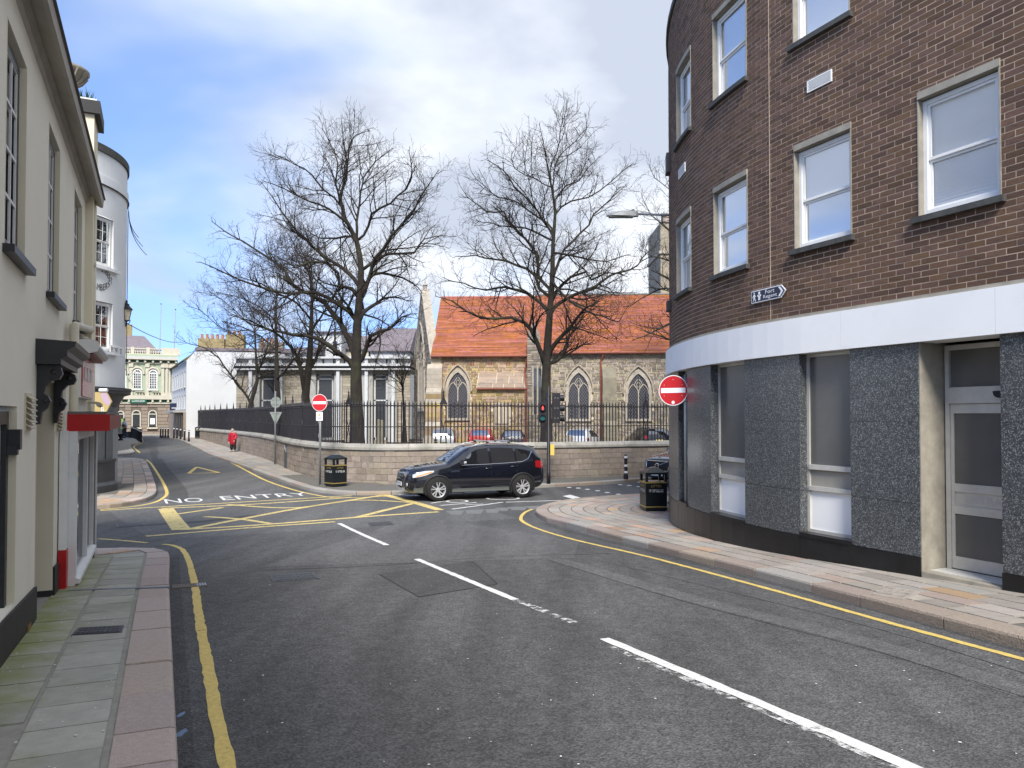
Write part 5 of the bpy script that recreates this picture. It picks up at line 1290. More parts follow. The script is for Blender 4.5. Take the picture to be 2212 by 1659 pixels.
# stair turret between chancel and nave, half behind the big tree
tA, tB = Q3(1215, 900, .7)[0], Q3(1345, 900, .7)[0]
t = MB(); t.prism([frC(a_, .75, z_) for a_, z_ in ((tA, YARD), (tB, YARD), (tB, 6.9), ((tA + tB) / 2, 7.9), (tA, 6.9))], tuple(np.array(frC(0, -3, 0)) - np.array(frC(0, 0, 0)))); tw = part('turret', t, 'stone_rubble_grey', ch)
rubble(lambda a, o, z: frC(a, o + .78, z), tA, tB, YARD, 6.8, lambda a, z, L, h: tA + .35 < a < tB - .1 and 1.7 < z < 4.9, 'stone_rubble_grey', tw, n_solo=0)
for k in range(3): t = MB(); t.fbox(frC, tA + .42 + k * .3, tA + .62 + k * .3, .76, .80, 1.85, 4.75); part('lancet', t, 'glass_far', tw)
for k in range(4): t = MB(); t.fbox(frC, tA + .32 + k * .3, tA + .42 + k * .3, .76, .86, 1.7, 4.9); part('mullion', t, 'dressed_stone', tw)
# bell tower seen past the brick building
x0_, y0_, _ = at(1427, 600, 56); t = MB(); t.box(x0_, x0_ + 5, 56, 61, YARD, 1.62 + (900 - 478) * 56 / F); tw = part('bell_tower', t, 'stone_rubble_grey', ch)
for k in range(4):
    t = MB(); zt2 = 1.62 + (900 - 478) * 56 / F; t.box(x0_ + .1 + k * 1.3, x0_ + .8 + k * 1.3, 55.9, 56.3, zt2, zt2 + .7); part('merlon', t, 'stone_rubble_grey', tw)
for z_ in (6.6, 10.5, 14): t = MB(); t.box(x0_ - .12, x0_ + 5.1, 55.85, 61.1, z_, z_ + .22); part('string_course', t, 'dressed_stone', tw)
# ================================================================== bare lime trees
mat('bark', (.034, .028, .022), (.018, .015, .013), scale=7, rough=.95, bump=.9, bscale=22, c3=(.05, .055, .025), s3=1.3, w3=(.52, .75), stretch=(1, 1, .35))
mat('twig', (.036, .025, .021), (.022, .016, .014), scale=3, rough=.9)
def curve_pts(pts, step=.45):
    P = [np.array(p, float) for p in pts]; out = []
    for i in range(len(P) - 1):
        p0 = P[max(i - 1, 0)]; p1 = P[i]; p2 = P[i + 1]; p3 = P[min(i + 2, len(P) - 1)]; n = max(1, int(np.linalg.norm(p2 - p1) / step))
        for k in range(n):
            t = k / n; out.append(.5 * ((2 * p1) + (-p0 + p2) * t + (2 * p0 - 5 * p1 + 4 * p2 - p3) * t * t + (-p0 + 3 * p1 - 3 * p2 + p3) * t ** 3))
    out.append(P[-1]); return out
class Tree:
    def __init__(s, seed): s.r = random.Random(seed); s.wood = MB(); s.twigs = MB(); s.n = 0
    def rv(s): 
        while True:
            v = Vector((s.r.uniform(-1, 1), s.r.uniform(-1, 1), s.r.uniform(-1, 1)))
            if .1 < v.length < 1: return v.normalized()
    def branch(s, pts, r0, r1, level, dens=1.0, maxlev=4, lsc=1.0):
        n = len(pts); rr = [r0 + (r1 - r0) * (i / (n - 1)) ** (1.0 if level == 0 else .8) for i in range(n)]
        if level <= 1: s.wood.tube(pts, rr, 8 if level == 0 else 5, cap=True)
        else: s.twigs.tube(pts, rr, 3, cap=False)
        s.n += 1
        if level >= maxlev: return
        L = sum((Vector(pts[i + 1]) - Vector(pts[i])).length for i in range(n - 1))
        gap = (.36, .26, .19, .20)[level] / dens; cnt = int(L / gap)
        for k in range(cnt):
            t = .14 + .86 * (k + s.r.random()) / max(cnt, 1); t = min(t, .995); x = t * (n - 1); i = min(int(x), n - 2); f = x - i
            p = Vector(pts[i]) * (1 - f) + Vector(pts[i + 1]) * f; tg = (Vector(pts[i + 1]) - Vector(pts[i])).normalized()
            side = tg.cross(s.rv()); side = side.normalized() if side.length > .05 else s.rv()
            an = rad(s.r.uniform(28, 66)); d = (tg * math.cos(an) + side * math.sin(an)); d.z += .12; d.normalize()
            if level == 0: ln_ = s.r.uniform(.7, 3.0) * max(.16, 1.22 - 1.02 * t) * min(1, L / 5 + .3) * lsc
            elif level == 1: ln_ = s.r.uniform(.4, 1.2) * (1.1 - .6 * t)
            elif level == 2: ln_ = s.r.uniform(.25, .75)
            else: ln_ = s.r.uniform(.12, .38)
            rb_ = min(rr[i] * .62, (.055, .020, .010, .006)[level] * (.7 + .5 * ln_ / (3.0, 1.25, .75, .38)[level]))
            re = (.010, .0060, .0050, .0046)[level]
            s.sprout(p, d, ln_, rb_, re, level + 1, dens, maxlev)
    def sprout(s, p, d, L, r0, r1, level, dens, maxlev):
        n = (6, 6, 4, 3, 2)[level]
        pts = [tuple(p)]; q = Vector(p); d = Vector(d); w = s.rv(); up = (.30, .16, .12, .10)[min(level, 3)] * (1 if s.r.random() < .8 else -.5)
        for i in range(n):
            d = (d + w * .13 + Vector((0, 0, up)) * (1.2 / n * 2) + s.rv() * .16).normalized(); q = q + d * (L / n); pts.append(tuple(q))
            if s.r.random() < .35: w = s.rv()
        s.branch(pts, r0, max(r1, r0 * .25) if level < 2 else r1, level, dens, maxlev)
def tree(label, depth, tz, trunk, limbs, r_base, r_top, seed, dens=1.0, maxlev=4, rl=.115, extra=0, base_z=None, spread=3.2, group='bare trees in the churchyard'):
    T = Tree(seed); bz = YARD if base_z is None else base_z
    def P(x, y, dy=0.): return at(*tz(x, y), depth + dy)
    tp = [P(x, y) for x, y in trunk]; x0, y0, _ = tp[0]
    tp = [(x0, y0, bz - .05), (x0, y0, bz + .5)] + [p for p in tp if p[2] > bz + .7]
    tp = curve_pts(tp, .5); n = len(tp)
    rr = [max(.014 if i > n * .8 else r_top * (1 - i / n), r_base * (1 - (i / (n - 1)) ** .85 * .985) * (1.35 - .35 * min(1, i / 3.0))) for i in range(n)]
    T.wood.tube(tp, rr, 14)
    T_top = tp[int(n * .75):]
    T.branch(T_top, r_top * 1.1, .012, 0, dens, maxlev, .55)
    for li, lm in enumerate(limbs):
        dy = T.r.uniform(.35, 1) * spread * (1 if li % 2 else -1); m_ = len(lm)
        pts = [P(x, y, dy * (i / (m_ - 1)) ** 1.1) for i, (x, y) in enumerate(lm)]
        # start inside the trunk axis
        k = min(range(n), key=lambda q: abs(tp[q][2] - pts[0][2])); r_here = rr[k]
        if np.linalg.norm(np.array(tp[k]) - np.array(pts[0])) > r_here * .6:
            k2 = max(0, k - 1); pts = [tp[k2]] + pts; r_here = rr[k2]
        pts = curve_pts(pts, .42); L = sum(np.linalg.norm(np.array(pts[i + 1]) - np.array(pts[i])) for i in range(len(pts) - 1))
        pts = [tuple(np.array(p) + np.array((T.r.uniform(-.04, .04), T.r.uniform(-.08, .08), T.r.uniform(-.04, .04))) * (i > 0)) for i, p in enumerate(pts)]
        T.branch(pts, min(r_here * .62, rl * (.55 + L / 9)), .014, 0, dens, maxlev)
    for k in range(extra):
        i = int(n * T.r.uniform(.35, .97)); i = min(i, n - 1); an = T.r.uniform(0, 6.283); d = Vector((math.cos(an), math.sin(an), T.r.uniform(.25, 1.1))).normalized(); L = T.r.uniform(2.0, 4.6)
        pts = [tp[i]]; q = Vector(tp[i]); w = T.rv()
        for j in range(9): d = (d + w * .10 + Vector((0, 0, .05)) + T.rv() * .12).normalized(); q = q + d * (L / 9); pts.append(tuple(q))
        T.branch(pts, min(rr[i] * .6, rl * .7), .013, 0, dens, maxlev)
    o = thing('lime_tree', label, 'tree', (x0, y0, bz), group=group)
    part('trunk', T.wood, 'bark', o, smooth=True); part('crown', T.twigs, 'twig', o, kind='stuff')
    return T.n
TZ1 = lambda x, y: ((650 + x / 1.2758) * .54861, (400 + y / 1.2758) * .54861)
TZ2 = lambda x, y: ((1700 + x / 1.276) * .54861, (400 + y / 1.276) * .54861)
nb = []
nb.append(tree('broad bare tree with thick trunk behind the standing fence corner', 33, TZ1,
     [(965, 1660), (960, 1450), (962, 1200), (975, 1000), (985, 850), (962, 700), (905, 590), (880, 490), (915, 330), (895, 200), (888, 100)],
     [[(955, 1340), (870, 1260), (760, 1190), (640, 1172), (540, 1150), (420, 1100), (320, 1075)], [(945, 1260), (905, 1150), (860, 1080), (770, 990), (650, 930), (600, 850), (480, 760), (350, 680), (240, 605)],
      [(985, 1000), (940, 940), (875, 930), (870, 860), (800, 810), (720, 800), (660, 830), (560, 780)], [(975, 930), (900, 840), (800, 780), (700, 690), (600, 570), (520, 450), (480, 400)],
      [(990, 1290), (1040, 1170), (1130, 1140), (1190, 1085), (1265, 1065)], [(1000, 960), (1040, 870), (1140, 870), (1240, 905), (1290, 960)],
      [(1010, 920), (1060, 790), (1140, 680), (1230, 570), (1280, 490), (1340, 400), (1380, 340)], [(1080, 775), (1180, 762), (1250, 760), (1300, 690), (1420, 670)],
      [(1000, 670), (1040, 570), (1130, 510), (1210, 440), (1245, 340), (1220, 245)], [(965, 640), (965, 560), (985, 460), (1000, 380), (1060, 300), (1140, 235)],
      [(895, 530), (800, 440), (740, 370), (650, 310), (550, 265)], [(885, 500), (860, 420), (870, 310), (830, 210), (790, 135)], [(915, 390), (920, 250), (960, 165), (1030, 145)],
      [(950, 680), (860, 685), (780, 690), (700, 640)], [(960, 1100), (880, 1020), (760, 960), (600, 960), (450, 920), (300, 860), (170, 800)], [(980, 1080), (1060, 1010), (1150, 980), (1230, 1010)],
      [(940, 650), (860, 560), (720, 500), (600, 440), (500, 400)]],
     .37, .04, 101, dens=1.0, maxlev=4))
nb.append(tree('tall bare tree with straight trunk in front of the orange roof', 33.5, TZ2,
     [(575, 1660), (575, 1400), (580, 1250), (592, 1080), (605, 900), (610, 700), (620, 560), (602, 430), (582, 330), (560, 200), (540, 110)],
     [[(570, 1330), (530, 1200), (470, 1110), (400, 1080), (320, 1090), (250, 1085), (170, 1050), (100, 1000), (20, 975)], [(575, 1040), (500, 980), (420, 940), (320, 935), (270, 945), (160, 915), (50, 885)],
      [(590, 980), (545, 940), (520, 870), (430, 820), (320, 790), (220, 775), (120, 780)], [(590, 940), (540, 880), (520, 760), (440, 660), (385, 600), (360, 555), (270, 550), (180, 480), (150, 430)],
      [(610, 680), (560, 600), (500, 510), (420, 430), (360, 350), (280, 290)], [(590, 1320), (660, 1280), (690, 1180), (740, 1130), (800, 1150)], [(600, 1240), (700, 1130), (760, 1050), (850, 1000)],
      [(610, 1040), (720, 970), (820, 930), (900, 870), (1010, 840), (1080, 760), (1150, 700)], [(620, 960), (700, 880), (770, 855), (800, 895), (880, 860), (980, 880)], [(620, 860), (670, 740), (740, 670), (790, 620), (810, 570), (890, 500), (980, 420)],
      [(620, 570), (700, 500), (790, 480), (900, 400), (1010, 310)], [(615, 500), (680, 420), (740, 400), (790, 330), (850, 270)], [(602, 430), (520, 390), (420, 335), (400, 245)], [(605, 430), (640, 280), (720, 200), (790, 115)],
      [(590, 350), (640, 200), (655, 65)], [(610, 700), (480, 640), (340, 620), (220, 600)], [(610, 760), (740, 780), (880, 800), (1000, 760)], [(605, 640), (450, 520), (300, 460), (200, 360)], [(600, 900), (700, 1010), (860, 1080), (960, 1120)]],
     .31, .04, 102, dens=1.0, maxlev=4))
nb.append(tree('bare tree forking low into two stems behind the sign', 38.5, TZ1, [(712, 1560), (705, 1480), (725, 1300), (735, 1100), (738, 950), (735, 830), (728, 700)],
     [[(705, 1480), (670, 1290), (600, 1200), (540, 1150), (440, 1120), (330, 1060)], [(735, 1330), (790, 1220), (830, 1130), (850, 1060)], [(735, 1100), (660, 1010), (560, 960), (440, 900), (330, 880)], [(735, 950), (640, 860), (540, 800), (430, 760)], [(735, 1150), (800, 1050), (850, 960), (880, 900)], [(735, 900), (690, 800), (640, 700), (600, 640)]],
     .31, .04, 103, dens=1.0, maxlev=4, extra=5))
nb.append(tree('slim bare tree between the window bays of the grey stone hall', 43, TZ1, [(570, 1560), (562, 1400), (560, 1250), (555, 1100), (560, 950), (570, 850)],
     [[(560, 1400), (620, 1330), (680, 1250), (700, 1150)], [(560, 1250), (480, 1180), (380, 1130), (280, 1100)], [(558, 1100), (470, 1030), (370, 980), (260, 960)], [(558, 1050), (640, 960), (700, 900)]],
     .25, .04, 104, dens=1.0, maxlev=4, extra=6))
nb.append(tree('leaning bare tree reaching towards the white gable', 52, TZ1, [(425, 1560), (440, 1480), (462, 1400), (455, 1250), (450, 1120), (440, 1000)],
     [[(425, 1500), (340, 1390), (270, 1290), (200, 1240), (100, 1210), (50, 1180)], [(460, 1390), (490, 1300), (520, 1220), (560, 1150)], [(455, 1250), (370, 1180), (270, 1130), (180, 1050), (110, 1030)], [(450, 1150), (360, 1060), (260, 980), (170, 960)], [(445, 1080), (380, 960), (320, 900)], [(450, 1150), (520, 1050), (560, 980)]],
     .25, .04, 105, dens=1.0, maxlev=4, extra=5))
nb.append(tree('small knobbly pollard tree beside the church gable', 41, TZ1, [(1202, 1600), (1195, 1480), (1190, 1400), (1205, 1330)],
     [[(1190, 1420), (1130, 1345), (1060, 1315), (1035, 1285)], [(1195, 1390), (1170, 1270), (1150, 1225)], [(1205, 1380), (1240, 1320), (1248, 1250)], [(1195, 1440), (1150, 1390), (1090, 1370)], [(1205, 1350), (1200, 1280), (1215, 1210)]],
     .20, .05, 106, dens=.9, maxlev=4, rl=.12, spread=1.2))
nb.append(tree('bare tree half hidden beyond the brick building', 44, TZ2, [(1290, 1600), (1290, 1200), (1280, 900), (1270, 700), (1260, 500), (1230, 350)],
     [[(1280, 900), (1200, 800), (1120, 780), (1040, 800)], [(1275, 750), (1190, 640), (1100, 570), (1050, 460)], [(1265, 560), (1190, 440), (1120, 380), (1090, 310)], [(1285, 1000), (1180, 940), (1090, 970), (980, 1035)], [(1290, 1200), (1230, 1110), (1130, 1150), (1010, 1200)]],
     .35, .05, 107, dens=.8, maxlev=4, extra=5))
print('BRANCHES', nb)
# ================================================================== vehicles
mat('car_black', (.006, .007, .012), rough=.12, spec=.6, coat=1)
mat('car_silver', (.30, .32, .34), rough=.45, metal=.3, coat=.2)
mat('car_red', (.48, .03, .025), rough=.25, coat=.8)
mat('car_navy', (.012, .018, .04), rough=.4, coat=.2)
mat('car_white', (.60, .62, .65), rough=.25, coat=.8)
mat('car_grey', (.10, .115, .13), rough=.2, metal=.4, coat=1)
mat('trim_black', (.02, .02, .021), rough=.55)
mat('trim_grey', (.11, .12, .115), rough=.5)
mat('chrome', (.65, .66, .68), rough=.12, metal=1)
mat('alloy', (.56, .57, .58), (.48, .49, .50), rough=.35, metal=.4)
mat('tyre', (.014, .014, .014), rough=.85)
mat('lamp_glass', (.52, .55, .58), rough=.08, spec=.6, coat=1)
mat('lamp_amber', (.75, .30, .06), rough=.15)
mat('lamp_red', (.28, .008, .012), rough=.15, coat=1)
mat('plate_white', (.75, .76, .74), rough=.4)
mat('plate_yellow', (.72, .55, .10), rough=.4)
mat('ink', (.01, .01, .012), rough=.5)
glassmat('car_glass', refl=.20, dark=(.006, .007, .008))
glassmat('car_glass_rear', refl=.30, dark=(.03, .035, .04))
def interp(tab, x):
    xs = [t[0] for t in tab]; ys = [t[1] for t in tab]; return float(np.interp(x, xs, ys))
SUV = dict(top=[(0, .72), (.04, .84), (.12, .915), (.3, .975), (.6, 1.03), (1.0, 1.085), (1.2, 1.115), (1.3, 1.16), (1.7, 1.43), (1.95, 1.575), (2.1, 1.615), (2.5, 1.655), (3.0, 1.66), (3.5, 1.635), (3.9, 1.585), (4.08, 1.55), (4.2, 1.38), (4.32, 1.16), (4.38, 1.0), (4.42, .80), (4.44, .62)],
           bot=[(0, .36), (.1, .27), (.3, .22), (4.0, .24), (4.3, .32), (4.44, .42)],
           wid=[(0, .50), (.03, .60), (.1, .715), (.25, .80), (.5, .865), (.9, .905), (2.2, .92), (3.6, .915), (4.0, .885), (4.25, .825), (4.38, .74), (4.44, .62)],
           belt=[(0, .80), (.9, .95), (1.3, 1.02), (2.2, 1.055), (3.3, 1.10), (3.8, 1.16), (4.3, 1.2)],
           L=4.44, fx=.90, rx=3.59, wr=.345, wsA=1.24, wsB=2.02, rwA=4.06, rwB=4.30,
           wins=[[(1.62, 1.055, 1.06), (1.75, 1.06, 1.20), (2.0, 1.06, 1.42), (2.2, 1.062, 1.50), (2.52, 1.068, 1.535)], [(2.60, 1.075, 1.54), (3.0, 1.085, 1.54), (3.36, 1.105, 1.515)], [(3.42, 1.11, 1.51), (3.6, 1.125, 1.49), (3.8, 1.20, 1.45), (3.93, 1.37, 1.41)]])
HATCH = dict(top=[(0, .62), (.05, .74), (.15, .80), (.5, .90), (.9, .97), (1.0, 1.0), (1.4, 1.25), (1.75, 1.41), (2.2, 1.47), (2.8, 1.465), (3.3, 1.42), (3.5, 1.38), (3.62, 1.2), (3.72, 1.0), (3.78, .85), (3.82, .6)],
             bot=[(0, .30), (.15, .2), (3.5, .2), (3.82, .34)], wid=[(0, .45), (.05, .6), (.2, .74), (.6, .82), (1.8, .845), (3.0, .835), (3.5, .79), (3.72, .73), (3.82, .62)],
             belt=[(0, .70), (.8, .86), (1.2, .90), (3.0, .96), (3.8, 1.0)], L=3.82, fx=.75, rx=3.2, wr=.30, wsA=.96, wsB=1.7, rwA=3.45, rwB=3.70,
             wins=[[(1.35, .92, .93), (1.6, .925, 1.20), (1.85, .93, 1.33), (2.15, .935, 1.36)], [(2.22, .94, 1.36), (2.6, .95, 1.36), (3.0, .965, 1.33), (3.15, .98, 1.2)]])
class Car:
    def __init__(s, P, sx=1., sy=1., sz=1.): s.P = P; s.s = (sx, sy, sz)
    def section(s, x):
        P = s.P; zt = interp(P['top'], x); zb = interp(P['bot'], x); w = interp(P['wid'], x); bl = min(interp(P['belt'], x), zt - .035)
        gh = min(max((zt - bl - .06) / .42, 0), 1); we = w * (.90 - .215 * gh)
        zm_ = zb + (bl - zb) * .45
        return [(0, zb), (w * .80, zb), (w * .95, zb + .07), (w * .99, zb + (zm_ - zb) * .6), (w, zm_), (w * .99, zm_ + (bl - zm_) * .6), (w * .955, bl), (w * .955 + (we - w * .955) * .5, bl + (zt - .05 - bl) * .5 + .01 * gh), (we, zt - .05 - .02 * (1 - gh) * 0), (we * .86, zt - .018), (we * .5, zt - .004), (0, zt)]
    def y_at(s, x, z):
        sc_ = s.section(x); pts = sc_[2:9]
        for i in range(len(pts) - 1):
            (y0, z0), (y1, z1) = pts[i], pts[i + 1]
            if z0 <= z <= z1 + 1e-6 and z1 > z0: return y0 + (y1 - y0) * (z - z0) / (z1 - z0)
        return pts[0][0] if z < pts[0][1] else pts[-1][0]
    def x_front(s, y, z):
        lo, hi = 0., 1.2
        for _ in range(24):
            m = (lo + hi) / 2
            zt = interp(s.P['top'], m)
            if zt - .03 > z and s.y_at(m, z) > abs(y): hi = m
            else: lo = m
        return hi
    def x_rear(s, y, z):
        lo, hi = s.P['L'] - 1.3, s.P['L']
        for _ in range(24):
            m = (lo + hi) / 2; zt = interp(s.P['top'], m)
            if zt - .03 > z and s.y_at(m, z) > abs(y): lo = m
            else: hi = m
        return lo
    def T(s, x, y, z): return (x * s.s[0], y * s.s[1], z * s.s[2])
    def body(s):
        P = s.P; xs = sorted(set([0, .015] + [t[0] for t in P['top']] + [t[0] for t in P['wid']] + list(np.linspace(0, P['L'], 46)))); mb = MB(); rings = []
        for x in xs:
            sc_ = s.section(x); ring = [(y, z) for y, z in sc_] + [(-y, z) for y, z in sc_[-2:0:-1]]; k = len(mb.v); mb.v += [s.T(x, -y, z) for y, z in ring]; rings.append((k, len(ring)))
        n = rings[0][1]
        for i in range(len(rings) - 1):
            a, b_ = rings[i][0], rings[i + 1][0]
            for j in range(n): mb.f.append((a + j, a + (j + 1) % n, b_ + (j + 1) % n, b_ + j)); mb.m.append(0)
        mb.f += [tuple(range(rings[0][0] + n - 1, rings[0][0] - 1, -1)), tuple(range(rings[-1][0], rings[-1][0] + n))]; mb.m += [0, 0]
        return mb
    def side(s, tab, side, off=.005, nx=14, nz=5, mb=None):
        """patch on the flank: table of (x, z low, z high)"""
        mb = mb or MB(); k = len(mb.v); xs = np.linspace(tab[0][0], tab[-1][0], nx + 1)
        for x in xs:
            z0 = float(np.interp(x, [t[0] for t in tab], [t[1] for t in tab])); z1 = float(np.interp(x, [t[0] for t in tab], [t[2] for t in tab]))
            for j in range(nz + 1): z = z0 + (z1 - z0) * j / nz; mb.v.append(s.T(x, side * (s.y_at(x, z) + off), z + off * .3))
        for i in range(nx):
            for j in range(nz): p = k + i * (nz + 1) + j; mb.f.append((p, p + nz + 1, p + nz + 2, p + 1)); mb.m.append(0)
        return mb
    def front(s, y0, y1, z0, z1, off=.008, n=10, m=4, rear=False, shape=None, mb=None):
        mb = mb or MB(); k = len(mb.v)
        for i in range(n + 1):
            y = y0 + (y1 - y0) * i / n; za, zb = (z0, z1) if shape is None else shape(y)
            for j in range(m + 1):
                z = za + (zb - za) * j / m; x = (s.x_rear(y, z) + off) if rear else (s.x_front(y, z) - off); mb.v.append(s.T(x, y, z))
        for i in range(n):
            for j in range(m): p = k + i * (m + 1) + j; mb.f.append((p, p + m + 1, p + m + 2, p + 1)); mb.m.append(0)
        return mb
    def topw(s, xa, xb, frac=.93, off=.006, n=10, m=12):
        mb = MB(); k = len(mb.v)
        for i in range(n + 1):
            x = xa + (xb - xa) * i / n; sc_ = s.section(x); top = sc_[8:]; ys = [p[0] for p in top][::-1]; zs_ = [p[1] for p in top][::-1]
            for j in range(m + 1):
                y = (-1 + 2 * j / m) * top[0][0] * frac; z = float(np.interp(abs(y), ys, zs_)); mb.v.append(s.T(x + (-off if xa < 2.4 else off), y, z + off))
        for i in range(n):
            for j in range(m): p = k + i * (m + 1) + j; mb.f.append((p, p + m + 1, p + m + 2, p + 1)); mb.m.append(0)
        return mb
def wheel_parts(root, x, y, side, r, S, spokes=5):
    """tyre > rim > spokes, hub"""
    cx, cy, cz = x * S[0], y * S[1], r
    t = MB(); w = .11
    t.lathe((cx, cy, cz), [(r * .66, -w), (r * .90, -w), (r * .985, -w * .75), (r, -w * .3), (r, w * .3), (r * .985, w * .75), (r * .90, w), (r * .66, w)], 28, axis=(0, side, 0), cap=False); ty = part('tyre', t, 'tyre', root, smooth=True)
    t = MB(); t.lathe((cx, cy, cz), [(r * .67, w * .95), (r * .64, w * .92), (r * .60, w * .45), (r * .58, -.02), (.02, -.02)], 28, axis=(0, side, 0), cap=False); part('rim', t, 'alloy', ty, smooth=True)
    t = MB(); t.lathe((cx, cy, cz), [(r * .57, w * .22), (.02, w * .22)], 20, axis=(0, side, 0)); part('brake_disc', t, 'trim_black', ty)
    for k in range(spokes):
        for d_ in (-.15, .15):
            an = 2 * math.pi * k / spokes + d_ + .3; a2 = 2 * math.pi * k / spokes + d_ * 1.5 + .3; t = MB(); p0 = (math.cos(an) * r * .14, math.sin(an) * r * .14); p1 = (math.cos(a2) * r * .63, math.sin(a2) * r * .63); nx_, nz_ = -math.sin(an), math.cos(an); w0, w1 = .016, .022
            q = lambda p, s_, o_: (cx + p[0] + nx_ * s_, cy + side * o_, cz + p[1] + nz_ * s_)
            t.hexa([q(p0, -w0, w * .3), q(p1, -w1, w * .35), q(p1, w1, w * .35), q(p0, w0, w * .3)], [q(p0, -w0 * .7, w * .62), q(p1, -w1 * .7, w * .86), q(p1, w1 * .7, w * .86), q(p0, w0 * .7, w * .62)]); part('spoke', t, 'alloy', ty)
    t = MB(); t.lathe((cx, cy, cz), [(r * .2, w * .3), (r * .2, w * .62), (r * .10, w * .66), (.005, w * .66)], 14, axis=(0, side, 0)); part('hub', t, 'alloy', ty)
def build_car(name, label, paint, P, loc, rotz, S=(1, 1, 1), kind='suv', group=None, plate='plate_white', full=True, vol=False):
    C = Car(P, *S); root = thing(name, label, 'car', loc, rotz, group, local=True)
    bd = part('body', C.body(), paint, root, smooth=True)
    part('windscreen', C.topw(P['wsA'] + .02, P['wsB'], .90), 'car_glass_rear', root, smooth=True)
    part('rear_window', C.topw(P['rwA'] + .03, P['rwB'], .86), 'car_glass_rear' if kind == 'hatch' else 'car_glass', root, smooth=True)
    for sd_ in (-1, 1):
        for w in P['wins']: part('side_window', C.side(w, sd_), 'car_glass', root, smooth=True)
        for wx in (P['fx'], P['rx']):
            wr = P['wr']; t = MB(); cx = wx; R_ = wr + .055; fan = []
            # dark arch filling, a little proud of the flank
            k = len(t.v); m_ = 20; r_in = wr * .86
            for i in range(m_ + 1):
                an = math.pi * (-.12 + 1.24 * i / m_)
                for rr_ in (r_in, R_): xx, zz_ = cx + rr_ * math.cos(an), wr + rr_ * math.sin(an); t.v.append(C.T(xx, sd_ * (C.y_at(xx, max(zz_, .3)) + .004), zz_))
            for i in range(m_): t.f.append((k + 2 * i, k + 2 * i + 1, k + 2 * i + 3, k + 2 * i + 2)); t.m.append(0)
            part('wheel_arch', t, 'trim_black', root)
            t = MB(); pts = []
            for i in range(m_ + 1):
                an = math.pi * (-.10 + 1.20 * i / m_); xx, zz_ = cx + (R_ + .015) * math.cos(an), wr + (R_ + .015) * math.sin(an); pts.append(C.T(xx, sd_ * (C.y_at(xx, max(zz_, .3)) + .004), zz_))
            t.tube(pts, .028 if kind == 'suv' else .012, 6); part('arch_trim', t, 'trim_black' if kind == 'suv' else paint, root, smooth=True)
            wheel_parts(root, cx, sd_ * (C.y_at(cx, .5) - .078), sd_, wr * S[2], S)
        t = C.side([(P['fx'] + .42, .25, .36), (P['rx'] - .42, .25, .36)], sd_, .008, 6, 2); part('sill_trim', t, 'trim_grey' if kind == 'suv' else paint, root)
        # headlight and tail light
        hz = [(.17, .70, .79), (.35, .725, .865), (.55, .775, .90), (.78, .86, .905)] if kind == 'suv' else [(.12, .60, .68), (.35, .64, .75), (.6, .72, .79)]
        h_ = part('headlight', C.side(hz, sd_, .008, 8, 4), 'lamp_glass', root, smooth=True)
        part('indicator', C.side([(hz[0][0] + .1, hz[0][1] + .02, hz[0][1] + .05), (hz[-1][0] - .05, hz[-1][1] - .01, hz[-1][1] + .02)], sd_, .011, 5, 1), 'lamp_amber', h_)
        tz_ = [(P['L'] - .40, .93, 1.12), (P['L'] - .25, .90, 1.13), (P['L'] - .10, .90, 1.05)] if kind == 'suv' else [(P['L'] - .25, .70, .92), (P['L'] - .12, .66, .94), (P['L'] - .06, .66, .90)]
        part('tail_light', C.side(tz_, sd_, .010, 6, 3), 'lamp_red', root, smooth=True)
        if full:
            mx_ = P['wsA'] + .42; zb_ = interp(P['belt'], mx_) + .03; y_ = C.y_at(mx_, zb_); t = MB()
            t.hexa([C.T(mx_ - .10, sd_ * (y_ + .05), zb_ + .01), C.T(mx_ + .06, sd_ * (y_ + .04), zb_ + .01), C.T(mx_ + .06, sd_ * (y_ + .23), zb_ + .02), C.T(mx_ - .04, sd_ * (y_ + .24), zb_ + .02)], [C.T(mx_ - .06, sd_ * (y_ + .05), zb_ + .15), C.T(mx_ + .06, sd_ * (y_ + .05), zb_ + .16), C.T(mx_ + .06, sd_ * (y_ + .22), zb_ + .15), C.T(mx_ - .01, sd_ * (y_ + .22), zb_ + .14)]); t.box(*sorted(((mx_ - .03) * S[0], (mx_ + .04) * S[0])), *sorted((sd_ * (y_ - .04) * S[1], sd_ * (y_ + .06) * S[1])), zb_ * S[2], (zb_ + .04) * S[2]); mr = part('mirror', t, paint, root)
            t = MB(); t.face([C.T(mx_ + .062, sd_ * (y_ + .07), zb_ + .03), C.T(mx_ + .062, sd_ * (y_ + .21), zb_ + .035), C.T(mx_ + .062, sd_ * (y_ + .205), zb_ + .135), C.T(mx_ + .062, sd_ * (y_ + .07), zb_ + .14)]); part('mirror_glass', t, 'chrome', mr)
            t = MB(); t.face([C.T(mx_ + .055, sd_ * (y_ + .232), zb_ + .05), C.T(mx_ - .03, sd_ * (y_ + .245), zb_ + .05), C.T(mx_ - .02, sd_ * (y_ + .240), zb_ + .11), C.T(mx_ + .055, sd_ * (y_ + .230), zb_ + .11)]); part('mirror_marker', t, 'lamp_glass', mr)
            bt = P['wins']; pts = [(x, z - .012) for w in bt for x, z, _ in w] + ([(3.97, 1.42)] if kind == 'suv' else [])
            t = MB(); t.tube([C.T(x, sd_ * (C.y_at(x, z) + .008), z) for x, z in pts], .010, 5); part('window_trim', t, 'chrome', root)
